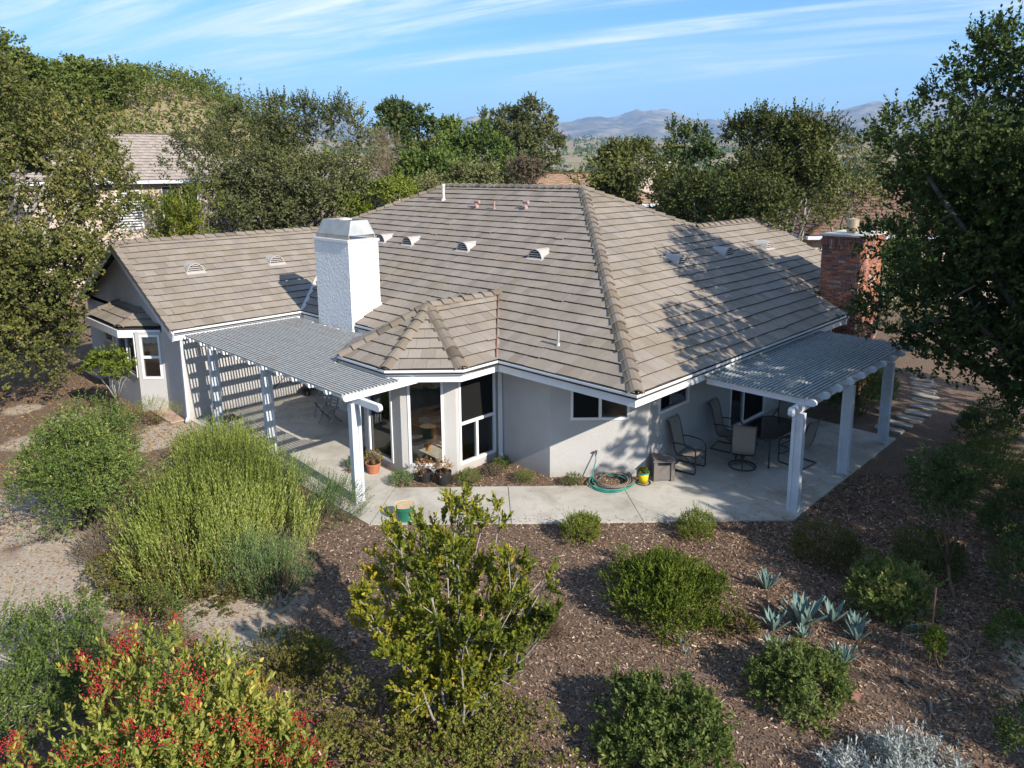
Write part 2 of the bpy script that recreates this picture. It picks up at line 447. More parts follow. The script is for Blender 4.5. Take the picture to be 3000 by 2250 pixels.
def seg(p0, p1):
    p0, p1 = Vector(p0), Vector(p1); d = (p1 - p0); L = d.length; d.normalize()
    return p0, d, Vector((d.y, -d.x)), L            # origin, direction, outward normal, length
def lbox(mb, s, u0, u1, d0, d1, z0, z1):
    """box in a wall's own frame: u along it, d outward"""
    p, d, n, _ = s
    return mb.prism([p + d * u0 + n * d0, p + d * u0 + n * d1, p + d * u1 + n * d1, p + d * u1 + n * d0], z0, z1)
EXT = 0.055
def wall(mb, p0, p1, z0, z1, holes=(), th=0.16, e0=0.0, e1=0.0):
    s = seg(p0, p1); L = s[3]
    us = sorted({-e0, L + e1, *[h[0] for h in holes], *[h[1] for h in holes]})
    for a, b in zip(us[:-1], us[1:]):
        hs = sorted([(h[2], h[3]) for h in holes if h[0] <= a + 1e-6 and h[1] >= b - 1e-6])
        z = z0
        for h0, h1 in hs:
            if h0 > z: lbox(mb, s, a, b, -th, 0, z, h0)
            z = h1
        if z < z1: lbox(mb, s, a, b, -th, 0, z, z1)
    return s
def window(s, u0, u1, z0, z1, vm=(), hm=(), label=None, screen=(), fw=0.045, parent=None, lower_v=None):
    """white frame with glass panes set in an opening; vm / hm are mullion positions"""
    mb = MB()
    lbox(mb, s, u0 - 0.012, u0 + fw, -0.09, 0.022, z0 - 0.012, z1 + 0.012)
    lbox(mb, s, u1 - fw, u1 + 0.012, -0.09, 0.022, z0 - 0.012, z1 + 0.012)
    lbox(mb, s, u0 + fw, u1 - fw, -0.09, 0.020, z0 - 0.012, z0 + fw)
    lbox(mb, s, u0 + fw, u1 - fw, -0.09, 0.020, z1 - fw, z1 + 0.012)
    for z in hm: lbox(mb, s, u0 + fw, u1 - fw, -0.08, 0.014, z - fw * 0.8, z + fw * 0.8)
    for v in vm:
        zt = hm[0] - fw * 0.8 if (lower_v and hm) else z1 - fw
        lbox(mb, s, v - fw * 0.75, v + fw * 0.75, -0.08, 0.012, z0 + fw, zt)
    w = mb.build('window', 'white_paint', parent or house, label=label)
    us = [u0] + list(vm) + [u1]; zs = [z0] + list(hm) + [z1]
    cells = []
    if lower_v and hm:
        cells = [(u0, u1, hm[0], z1)] + [(a, b, z0, hm[0]) for a, b in zip(us[:-1], us[1:])]
    else:
        cells = [(a, b, c, d) for a, b in zip(us[:-1], us[1:]) for c, d in zip(zs[:-1], zs[1:])]
    for i, (a, b, c, d) in enumerate(cells):
        g = MB(); lbox(g, s, a + 0.02, b - 0.02, -0.045, -0.037, c + 0.02, d - 0.02)
        g.build('pane', 'window_glass', w)
        if i in screen:
            g = MB(); lbox(g, s, a + 0.02, b - 0.02, -0.02, -0.018, c + 0.02, d - 0.02)
            g.build('screen', 'insect_screen', w)
    return w

WT = 2.72
wm = MB()
s_wing = wall(wm, (7.63, 20.6), (11.87, 20.6), -0.3, WT)
s_main = wall(wm, (11.87, 20.6), (11.87, 15.5), -0.3, WT, [(1.9, 3.9, 0.06, 2.1)])
wall(wm, (11.87, 15.5), (10.45, 15.5), -0.3, WT)
wall(wm, (10.45, 15.5), (9.6, 14.65), -0.3, WT)
s_bayl = wall(wm, (9.6, 14.65), (9.6, 13.15), -0.3, WT, [(0.19, 1.15, 0.18, 2.25)])
s_bayc = wall(wm, (9.6, 13.15), (10.5, 12.25), -0.3, WT, [(0.18, 0.98, 0.20, 2.27)])
s_bayr = wall(wm, (10.5, 12.25), (11.87, 12.25), -0.3, WT, [(0.10, 1.24, 0.18, 2.25)])
wall(wm, (11.87, 12.25), (11.87, 10.57), -0.3, WT)
s_cham = wall(wm, (11.87, 10.57), (13.44, 9.0), -0.3, WT, [(0.48, 1.80, 1.37, 2.15)])
s_right = wall(wm, (13.44, 9.0), (22.34, 9.0), -0.3, WT, [(0.46, 1.74, 1.37, 2.12), (3.86, 5.86, 0.06, 2.12)])
wall(wm, (22.34, 9.0), (25.6, 9.0), -0.3, WT, e1=-0.02)
wall(wm, (25.6, 9.0), (25.6, 29.0), -0.3, WT, e1=-0.02)
wall(wm, (25.6, 29.0), (7.63, 29.0), -0.3, WT, e1=-0.02)
wall(wm, (7.63, 29.0), (7.63, 26.1), -0.3, WT)
wall(wm, (7.63, 26.1), (7.07, 25.54), -0.3, 2.36)
s_nkl = wall(wm, (7.07, 25.54), (7.07, 22.58), -0.3, 2.36, [(0.12, 0.95, 1.72, 2.12), (1.25, 2.86, 1.0, 2.25)])
s_nkc = wall(wm, (7.07, 22.58), (7.63, 22.02), -0.3, 2.36, [(0.13, 0.70, 0.98, 2.28)])
wall(wm, (7.63, 22.02), (7.63, 20.6), -0.3, WT, e1=-0.02)
# gable triangle above the nook, and the one at the far right
gz = lambda y, e, z0=2.63: z0 + 0.5 * abs(y - e)
wm.add([(7.63, 20.6, 2.6), (7.63, 24.65, 4.66), (7.63, 29.0, 2.6), (7.79, 20.6, 2.6), (7.79, 24.65, 4.66), (7.79, 29.0, 2.6)],
       [(0, 2, 1), (3, 4, 5), (0, 1, 4, 3), (1, 2, 5, 4), (0, 3, 5, 2)])
wm.add([(25.6, 9.0, 2.9), (25.6, 12.57, 4.8), (25.6, 16.2, 2.9), (25.44, 9.0, 2.9), (25.44, 12.57, 4.8), (25.44, 16.2, 2.9)],
       [(0, 1, 2), (3, 5, 4), (0, 3, 4, 1), (1, 4, 5, 2), (0, 2, 5, 3)])
wm.build('wall', 'stucco', house)

window(s_bayl, 0.19, 1.15, 0.18, 2.25, label='tall fixed window on the bay, facing the covered patio')
window(s_bayc, 0.18, 0.98, 0.20, 2.27, label='tall fixed window on the angled middle face of the bay')
window(s_bayr, 0.10, 1.24, 0.18, 2.25, vm=(0.65,), hm=(1.17,), lower_v=True, screen=(0,), label='bay window with big upper pane and two small sliding panes below')
window(s_cham, 0.48, 1.80, 1.37, 2.15, vm=(1.14,), screen=(0,), label='two pane sliding window under the roof corner')
window(s_right, 0.46, 1.74, 1.37, 2.12, label='dark single window beside the roof corner, above the rocking chair')
window(s_right, 3.86, 5.86, 0.06, 2.12, vm=(4.62,), screen=(1,), label='sliding patio door under the right lattice cover')
window(s_main, 1.9, 3.9, 0.06, 2.1, vm=(2.9,))
window(s_nkl, 0.12, 0.95, 1.72, 2.12)
window(s_nkl, 1.25, 2.86, 1.0, 2.25, vm=(2.1,))
window(s_nkc, 0.13, 0.70, 0.98, 2.28, hm=(1.62,), label='two pane window with white frame on the breakfast nook')

# inside: floor, ceiling, a partition that closes the view
MB().prism([(7.2, 20.76), (11.9, 20.76), (11.9, 15.4), (10.5, 15.3), (9.78, 14.6), (9.78, 13.2), (10.55, 12.42), (12.0, 12.42), (12.0, 10.6), (13.5, 9.17), (22.2, 9.17), (22.2, 28.8), (7.2, 28.8)], -0.02, 0.012).build('indoor_floor', 'interior_floor', house)
MB().prism([(7.9, 20.78), (11.95, 20.78), (11.95, 15.4), (10.5, 15.3), (9.78, 14.6), (9.78, 13.2), (10.55, 12.42), (12.0, 12.42), (12.0, 10.6), (13.5, 9.17), (22.2, 9.17), (22.2, 28.8), (7.9, 28.8)], 2.45, 2.48).build('ceiling', 'interior_wall', house)
MB().box((15.6, 9.2, 0), (15.75, 28.5, 2.44)).box((12.1, 11.0, 0), (15.6, 11.12, 2.44)).box((12.2, 16.6, 0), (15.6, 16.72, 2.44)).build('partition', 'interior_wall', house)
vb = MB()
for s_, u0, u1 in ((s_bayc, 0.20, 0.96), (s_bayr, 0.12, 1.22)):
    k = 7
    for i in range(k):
        a = u0 + (u1 - u0) * i / k; b = u0 + (u1 - u0) * (i + 0.96) / k
        lbox(vb, s_, a, b, -0.135 - 0.012 * (i % 2), -0.125 - 0.012 * (i % 2), 2.06 - 0.02 * (i % 3), 2.26)
vb.build('valance', 'valance_cloth', house)
vb = MB()
for i in range(6):
    lbox(vb, s_nkc, 0.16 + i * 0.085, 0.16 + i * 0.085 + 0.08, -0.13 - 0.01 * (i % 2), -0.12 - 0.01 * (i % 2), 2.02 - 0.02 * (i % 2), 2.26)
vb.build('valance', 'paper', house)

# ------------------------------------------------------------------ roof
Z0 = 2.63
class Face:
    def __init__(s, o, u, inn, pieces, slope=0.5, z0=Z0, tiled=True, phase=0.0):
        s.o, s.u, s.i, s.s, s.z0 = Vector(o), Vector(u).normalized(), Vector(inn).normalized(), slope, z0
        s.pieces, s.tiled, s.ph = pieces, tiled, phase
        s.c = math.sqrt(1 + slope * slope)
        s.n = Vector((-slope * s.i.x, -slope * s.i.y, 1)) / s.c
        s.up = Vector((s.i.x, s.i.y, slope)) / s.c
        s.u3 = Vector((s.u.x, s.u.y, 0))
    def P(s, u, w, h=0.0):
        q = s.o + s.u * u + s.i * w
        return Vector((q.x, q.y, s.z0 + s.s * w)) + s.n * h
    def uw(s, x, y):
        d = Vector((x, y)) - s.o
        return d.dot(s.u), d.dot(s.i)
def inside(poly, p):
    k = len(poly)
    for j in range(k):
        a, b = poly[j], poly[(j + 1) % k]
        if (b[0] - a[0]) * (p[1] - a[1]) - (b[1] - a[1]) * (p[0] - a[0]) < -1e-6: return False
    return True
def clip(poly, clipper):
    out = list(poly)
    k = len(clipper)
    for j in range(k):
        a, b = clipper[j], clipper[(j + 1) % k]
        src, out = out, []
        if not src: return []
        side = lambda p: (b[0] - a[0]) * (p[1] - a[1]) - (b[1] - a[1]) * (p[0] - a[0])
        for q in range(len(src)):
            p, r = src[q], src[(q + 1) % len(src)]
            sp, sr = side(p), side(r)
            if sp >= 0: out.append(p)
            if sp * sr < 0:
                t = sp / (sp - sr); out.append((p[0] + (r[0] - p[0]) * t, p[1] + (r[1] - p[1]) * t))
    return out
def ccw(poly):
    a = sum(poly[i][0] * poly[(i + 1) % len(poly)][1] - poly[(i + 1) % len(poly)][0] * poly[i][1] for i in range(len(poly)))
    return poly if a > 0 else poly[::-1]

CX, CY = 11.23, 7.77                       # roof corner nearest the camera
faces = {
 'left':  Face((CX, CY), (0, 1), (1, 0), [[(0, 0), (12.58, 0), (17.1, 4.5), (14.25, 7.36), (7.36, 7.36)]]),
 'right': Face((CX, CY), (1, 0), (0, 1), [[(0, 0), (9.92, 0), (9.92, 4.8), (7.36, 7.36)], [(9.92, 0), (10.65, 0), (10.65, 4.8), (9.92, 4.8)],
                                          [(10.65, 1.12), (14.73, 1.12), (14.73, 4.8), (10.65, 4.8)]], phase=0.1),
 'wing':  Face((7.31, 20.35), (1, 0), (0, 1), [[(0, 0), (3.92, 0), (8.3, 4.3), (0, 4.3)]], phase=0.05),
 'bayr':  Face((10.17, 11.58), (1, 0), (0, 1), [[(0, 0), (1.10, 0), (3.25, 2.15), (0.80, 2.15)]], phase=0.12),
 'bayc':  Face((8.95, 12.80), (1, -1), (1, 1), [[(0, 0), (1.725, 0), (0.771, 2.086)]], slope=1.075 / 2.086, phase=0.02),
 'bayl':  Face((8.95, 14.66), (0, -1), (1, 0), [[(0, 0), (1.86, 0), (0.93, 2.02)]], slope=1.075 / 2.02, phase=0.2),
 'bayb':  Face((10.17, 15.88), (-1, -1), (1, -1), [[(0, 0), (1.725, 0), (0.955, 2.086)]], slope=1.075 / 2.086, phase=0.1),
 'nookf': Face((6.78, 26.0), (0, -1), (1, 0), [[(0, 0), (2.9, 0), (2.42, 0.95), (0.45, 0.95)]], z0=2.42, phase=0.07),
 'nookc': Face((6.78, 23.1), (1, -1), (1, 1), [[(0, 0), (1.35, 0), (1.35, 0.4), (0.70, 1.05), (0.32, 0.92)]], z0=2.42, phase=0.1),
}
CAMP = np.array([0, 0, CAM_H])
TW, TE, TL = 0.30, 0.343, 0.415
tile_singles, tile_mb = [], MB()
def hidden(name, f, pts):
    """is the tile wholly below another roof face"""
    if name.startswith('nook'): return False
    for k, g in faces.items():
        if k == name: continue
        ok = True
        for p in pts:
            u, w = g.uw(p.x, p.y)
            if not any(inside(pc, (u, w)) for pc in g.pieces) or g.z0 + g.s * w < p.z + 0.16: ok = False; break
        if ok: return True
    return False
trng = random.Random(3)
for nm, f in faces.items():
    f.pieces = [ccw(p) for p in f.pieces]
    ew, lw = TE / f.c, TL / f.c
    umax = max(p[0] for pc in f.pieces for p in pc); wmax = max(p[1] for pc in f.pieces for p in pc)
    for r in range(int(wmax / ew) + 1):
        w0 = 0.055 + r * ew
        off = f.ph + (TW / 2 if r % 2 else 0) + trng.uniform(-0.01, 0.01)
        for c in range(-2, int(umax / TW) + 2):
            u0 = c * TW + off
            wob = 0.010 * math.sin(u0 * 0.8 + r * 0.5) + 0.007 * math.sin(u0 * 2.1 + r * 1.9)
            a, b = w0 + wob + trng.uniform(-0.004, 0.004), min(w0 + lw, wmax + 0.02)
            rect = [(u0 + 0.002, a), (u0 + TW - 0.002, a), (u0 + TW - 0.002, b), (u0 + 0.002, b)]
            tone = min(1, max(0, 0.5 + trng.gauss(0, 0.085)))
            lift = trng.uniform(-0.004, 0.005)
            if trng.random() < 0.022: a -= trng.uniform(0.015, 0.04); lift += trng.uniform(0.004, 0.012)      # slipped tiles
            ins = [any(inside(pc, q) for pc in f.pieces) for q in rect]
            def H(w): return 0.088 - 0.04 * (w - a) / lw + lift
            if all(ins):
                pts = [f.P(q[0], q[1]) for q in rect]
                if hidden(nm, f, pts): continue
                tile_singles.append((f, u0 + 0.002, a, lift, tone, pts, b - a))
            elif any(ins) or any(clip(rect, pc) for pc in f.pieces):
                for pc in f.pieces:
                    q = clip(rect, pc)
                    if len(q) < 3: continue
                    pts = [f.P(p[0], p[1]) for p in q]
                    if hidden(nm, f, pts): continue
                    k = len(q)
                    top = [f.P(p[0], p[1], H(p[1])) for p in q]; bot = [f.P(p[0], p[1], H(p[1]) - 0.030) for p in q]
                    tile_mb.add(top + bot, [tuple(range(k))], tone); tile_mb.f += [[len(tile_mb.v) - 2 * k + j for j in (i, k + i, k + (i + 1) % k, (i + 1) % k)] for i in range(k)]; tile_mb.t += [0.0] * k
def tile_size(t):
    c = np.array(sum(t[5], Vector((0, 0, 0))) / 4) - CAMP; d = np.linalg.norm(c)
    return -np.dot(c / d, np.array(t[0].n)) / d ** 2
tile_singles.sort(key=tile_size, reverse=True)
roof_mb = MB()
for nm, f in faces.items():
    for pc in f.pieces:
        k = len(pc); roof_mb.add([f.P(*p) for p in pc] + [f.P(p[0], p[1], -0.03) for p in pc], [tuple(range(k)), tuple(range(2 * k - 1, k - 1, -1))] + [(i, k + i, k + (i + 1) % k, (i + 1) % k) for i in range(k)])
# unseen back slopes close the roof
AP, RL = (CX + 7.36, CY + 7.36, Z0 + 3.68), (CX + 7.36, 22.02, Z0 + 3.68)
roof_mb.add([AP, RL, (25.95, 29.4, Z0), (25.95, 7.8, Z0)], [(0, 1, 2, 3)])
roof_mb.add([RL, (11.2, 29.4, Z0), (25.95, 29.4, Z0)], [(0, 1, 2)])
roof_mb.add([(7.31, 24.65, 4.78), (15.6, 24.65, 4.78), (15.6, 29.0, Z0 - 0.02), (7.31, 29.0, Z0 - 0.02)], [(0, 1, 2, 3)])
roof_mb.add([(21.15, 12.57, Z0 + 2.4), (25.96, 12.57, Z0 + 2.4), (25.96, 17.2, Z0 + 0.1), (18.0, 17.2, Z0 + 0.1)], [(0, 1, 2, 3)])
roof_mb.add([(10.97, 13.73, 3.70), (13.4, 13.73, 3.70), (11.2, 15.9, Z0), (10.17, 15.88, Z0)], [(0, 1, 2, 3)])
roof = roof_mb.build('roof', 'roof_felt', house)
def tile_mesh(L):
    m = MB()
    m.add([(0, 0, 0.085), (TW - 0.004, 0, 0.085), (TW - 0.004, L, 0.045), (0, L, 0.045), (0, 0, 0.055), (TW - 0.004, 0, 0.055), (TW - 0.004, L, 0.015), (0, L, 0.015)],
          [(0, 1, 2, 3), (4, 7, 6, 5), (0, 4, 5, 1), (1, 5, 6, 2), (2, 6, 7, 3), (3, 7, 4, 0)])
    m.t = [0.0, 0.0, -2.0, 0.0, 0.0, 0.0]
    return m
tile_obj = None
for i, (f, u, w, lift, tone, pts, dw) in enumerate(tile_singles):
    if i < 300:
        M = Matrix.Translation(f.P(u, w, lift)) @ Matrix((( f.u3.x, f.up.x, f.n.x, 0), (f.u3.y, f.up.y, f.n.y, 0), (f.u3.z, f.up.z, f.n.z, 0), (0, 0, 0, 1)))
        if f.u3.cross(f.up).dot(f.n) < 0:       # keep the piece right-handed
            M = Matrix.Translation(f.P(u + TW - 0.004, w, lift)) @ Matrix(((-f.u3.x, f.up.x, f.n.x, 0), (-f.u3.y, f.up.y, f.n.y, 0), (-f.u3.z, f.up.z, f.n.z, 0), (0, 0, 0, 1)))
        if tile_obj is None:
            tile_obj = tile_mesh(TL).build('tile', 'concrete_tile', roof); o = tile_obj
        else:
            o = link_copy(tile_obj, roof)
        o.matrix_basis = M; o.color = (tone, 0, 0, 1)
    else:
        uu = (u, u + TW - 0.004, u + TW - 0.004, u); ww = (w, w, w + dw, w + dw)
        lw = TL / f.c
        hh = [0.088 - 0.04 * (q - w) / lw + lift for q in ww]
        tile_mb.add([f.P(a, b, h) for a, b, h in zip(uu, ww, hh)] + [f.P(a, b, h - 0.030) for a, b, h in zip(uu, ww, hh)],
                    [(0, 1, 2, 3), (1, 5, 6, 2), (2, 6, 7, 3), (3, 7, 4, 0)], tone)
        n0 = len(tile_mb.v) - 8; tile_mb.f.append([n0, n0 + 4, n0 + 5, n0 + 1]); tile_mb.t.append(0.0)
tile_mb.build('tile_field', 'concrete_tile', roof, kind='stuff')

# ridge and hip caps, one piece after another
def cap_mesh():
    m = MB(); L = 0.43
    prof = [(-0.165, -0.055), (-0.10, 0.002), (-0.04, 0.036), (0.04, 0.036), (0.10, 0.002), (0.165, -0.055)]
    vs = []
    for x, lift, wd in ((0, 0.048, 1.07), (L, 0.0, 0.93)):
        vs += [(x, y * wd, z + lift) for y, z in prof] + [(x, y * wd * 0.93, z + lift - 0.028) for y, z in prof]
    k = len(prof); fs = []
    for j in range(k - 1):
        fs.append((j, j + 2 * k, j + 2 * k + 1, j + 1)); fs.append((k + j, k + j + 1, 3 * k + j + 1, 3 * k + j)); fs.append((j, j + 1, k + j + 1, k + j)); fs.append((2 * k + j, 3 * k + j, 3 * k + j + 1, 2 * k + j + 1))
    fs.append((0, k, 3 * k, 2 * k)); fs.append((k - 1, 3 * k - 1, 4 * k - 1, 2 * k - 1))
    return m.add(vs, fs)
cap_obj = None
def caps(p0, p1, raise_=0.075, step=0.365):
    global cap_obj
    p0, p1 = Vector(p0), Vector(p1); d = p1 - p0; L = d.length; d.normalize()
    sd = Vector((0, 0, 1)).cross(d).normalized(); up = d.cross(sd)
    k = max(1, round(L / step)); st = L / k
    for i in range(k):
        q = p0 + d * (st * i) + Vector((0, 0, raise_ + trng.uniform(-0.004, 0.004))) + sd * trng.uniform(-0.006, 0.006)
        M = Matrix(((d.x, sd.x, up.x, q.x), (d.y, sd.y, up.y, q.y), (d.z, sd.z, up.z, q.z), (0, 0, 0, 1)))
        if cap_obj is None:
            cap_obj = cap_mesh().build('ridge_cap', 'concrete_tile', roof); o = cap_obj
        else: o = link_copy(cap_obj, roof)
        o.matrix_basis = M @ Matrix.Diagonal((st / 0.365, 1, 1, 1)); o.color = (min(1, max(0, trng.gauss(0.24, 0.09))), 0, 0, 1)
C3 = (CX + 0.05, CY + 0.05, Z0 + 0.03)
caps(C3, AP); caps(AP, RL); caps((21.15, 12.57, Z0 + 2.4), AP); caps((16.0, 24.57, Z0 + 2.4), RL)
caps((21.15, 12.57, Z0 + 2.4), (25.96, 12.57, Z0 + 2.4)); caps((7.31, 24.65, Z0 + 2.15), (15.6, 24.65, Z0 + 2.15))
BA = (10.97, 13.73, Z0 + 1.075)
caps((8.98, 12.83, Z0 + 0.02), BA); caps((10.18, 11.62, Z0 + 0.02), BA); caps((8.98, 14.63, Z0 + 0.02), BA); caps(BA, (13.4, 13.73, Z0 + 1.08))
NA = (7.70, 23.55, 2.86)
caps((6.82, 23.1, 2.44), NA); caps((6.82, 26.0, 2.44), (7.70, 25.5, 2.86))
# valley between the bay roof and the main slope: folded brown flashing
fb = MB()
v0, v1 = Vector((11.27, 11.64, Z0 + 0.03)), Vector((13.42, 13.75, Z0 + 1.10))
fb.bar(v0 + Vector((-0.02, 0.02, 0.06)), v1 + Vector((-0.02, 0.02, 0.06)), 0.02, 0.13)
fb.bar(v0 + Vector((0.05, -0.05, 0.03)), v1 + Vector((0.05, -0.05, 0.03)), 0.10, 0.03)
fb.build('valley_flashing', 'flashing_brown', roof)
fb = MB(); fb.bar((11.27, 20.35, Z0 + 0.10), (15.5, 24.58, Z0 + 2.22), 0.12, 0.03); fb.build('valley_flashing', 'pipe_white', roof)
# rake tiles and barge boards on the left gable
rk = faces['wing']; rake_obj = None
for i in range(14):
    w = 0.05 + i * 0.307
    q = rk.P(-0.02, w, 0.07)
    M = Matrix(((rk.up.x, rk.u3.x, rk.n.x, q.x), (rk.up.y, rk.u3.y, rk.n.y, q.y), (rk.up.z, rk.u3.z, rk.n.z, q.z), (0, 0, 0, 1)))
    if rake_obj is None:
        m = MB(); m.add([(0, -0.02, 0.05), (0.41, -0.02, 0.012), (0.41, 0.17, 0.012), (0, 0.17, 0.05), (0, 0.0, 0.022), (0.41, 0.0, -0.015), (0.41, 0.17, -0.015), (0, 0.17, 0.022)],
                        [(0, 3, 2, 1), (0, 4, 7, 3), (4, 5, 6, 7), (2, 3, 7, 6)])
        m.add([(0, -0.02, 0.05), (0.41, -0.02, 0.012), (0.41, -0.02, -0.11), (0, -0.02, -0.075), (0, 0.005, 0.03), (0.41, 0.005, 0.0), (0.41, 0.005, -0.11), (0, 0.005, -0.075)],
              [(0, 1, 2, 3), (4, 7, 6, 5), (0, 3, 7, 4), (3, 2, 6, 7), (1, 5, 6, 2)])
        rake_obj = m.build('rake_tile', 'concrete_tile', roof); o = rake_obj
    else: o = link_copy(rake_obj, roof)
    o.matrix_basis = M; o.color = (trng.uniform(0.2, 0.55), 0, 0, 1)
bb = MB()
bb.bar((7.33, 20.32, Z0 - 0.12), (7.33, 24.67, Z0 + 2.055), 0.045, 0.24); bb.bar((7.33, 24.67, Z0 + 2.055), (7.33, 29.05, Z0 - 0.13), 0.045, 0.24)
bb.build('barge_board', 'post_paint', house)
bb = MB(); bb.bar((21.90, 7.80, Z0 - 0.10), (21.90, 10.2, Z0 + 1.10), 0.04, 0.20); bb.bar((25.98, 10.0, Z0 + 1.05), (25.98, 12.57, Z0 + 2.32), 0.04, 0.2); bb.bar((25.98, 12.57, Z0 + 2.32), (25.98, 16.8, Z0 + 0.2), 0.04, 0.2)
bb.build('barge_board', 'white_paint', house)

# ------------------------------------------------------------------ gutters, fascias, downspouts
def sweep(path, prof, closed_prof=True):
    """profile (outward, z) along a level path; outward is to the left of travel"""
    pts = [Vector(p) for p in path]; m = MB(); k = len(prof); n = len(pts)
    for i, p in enumerate(pts):
        d0 = (pts[i] - pts[i - 1]).normalized() if i else None
        d1 = (pts[i + 1] - pts[i]).normalized() if i < n - 1 else None
        n0 = Vector((-d0.y, d0.x)) if d0 else None; n1 = Vector((-d1.y, d1.x)) if d1 else None
        if n0 and n1:
            b = (n0 + n1).normalized(); b = b / max(0.3, b.dot(n0))
        else: b = n0 or n1
        m.v += [(p.x + b.x * o, p.y + b.y * o, z) for o, z in prof]
    for i in range(n - 1):
        for j in range(k):
            m.f.append([i * k + j, i * k + (j + 1) % k, (i + 1) * k + (j + 1) % k, (i + 1) * k + j])
    m.f.append(list(range(k))[::-1]); m.f.append([(n - 1) * k + j for j in range(k)])
    return m
gut = [(0, 2.70), (-0.012, 2.70), (-0.014, 2.655), (-0.042, 2.60), (-0.10, 2.60), (-0.10, 2.69), (-0.112, 2.69), (-0.112, 2.585), (-0.032, 2.585), (-0.032, 2.605), (0, 2.655)]
fas = [(-0.114, 2.665), (-0.16, 2.665), (-0.16, 2.40), (-0.114, 2.40)]
routes = [[(21.9, 7.77), (11.23, 7.77), (11.23, 11.60), (10.17, 11.58), (8.95, 12.80), (8.95, 14.66), (10.17, 15.88), (11.2, 15.9)],
          [(11.23, 15.95), (11.23, 17.42)], [(11.23, 19.24), (11.23, 20.35), (7.36, 20.35)]]
for r in routes:
    sweep(r, gut).build('gutter', 'white_paint', house)
    sweep(r, fas).build('fascia', 'white_paint', house)
sweep([(7.66, 22.16), (6.78, 23.04), (6.78, 26.0), (7.6, 26.85)][::-1], [(0, 2.42), (-0.04, 2.42), (-0.04, 2.20), (0, 2.20)][::-1]).build('fascia', 'white_paint', house)
# soffit boards close the eaves from below
sf = MB()
sf.prism([(11.36, 7.9), (21.8, 7.9), (21.8, 9.0), (13.44, 9.0), (11.87, 10.57), (11.87, 11.7), (11.36, 11.7)], 2.47, 2.49)
sf.prism([(9.06, 12.85), (10.2, 11.7), (11.87, 11.7), (11.87, 12.25), (10.5, 12.25), (9.6, 13.15), (9.6, 14.65), (9.06, 14.65)], 2.47, 2.49)
sf.prism([(6.84, 23.05), (7.63, 22.26), (7.63, 26.6), (6.84, 25.9)], 2.28, 2.30)
sf.build('soffit', 'eave_board', house)
ds = MB()
ds.bar((11.42, 11.70, 2.60), (11.42, 11.70, 2.44), 0.075, 0.06); ds.bar((11.42, 11.70, 2.46), (11.80, 12.10, 2.26), 0.075, 0.06); ds.bar((11.80, 12.12, 2.28), (11.80, 12.12, 0.10), 0.08, 0.07); ds.bar((11.80, 12.12, 0.14), (11.74, 11.98, 0.03), 0.08, 0.07)
ds.build('downspout', 'white_paint', house)
ds = MB(); ds.bar((7.60, 20.54, 2.5), (7.60, 20.54, 0.06), 0.08, 0.07); ds.bar((7.60, 20.54, 0.1), (7.52, 20.44, 0.02), 0.08, 0.07); ds.build('downspout', 'post_paint', house)
ds = MB(); ds.bar((21.8, 7.83, 2.62), (21.8, 7.83, 2.42), 0.08, 0.08); ds.bar((21.8, 7.83, 2.45), (21.95, 8.3, 2.30), 0.08, 0.08); ds.bar((21.95, 8.3, 2.32), (21.95, 8.3, 0.05), 0.08, 0.08); ds.build('downspout', 'white_paint', house)

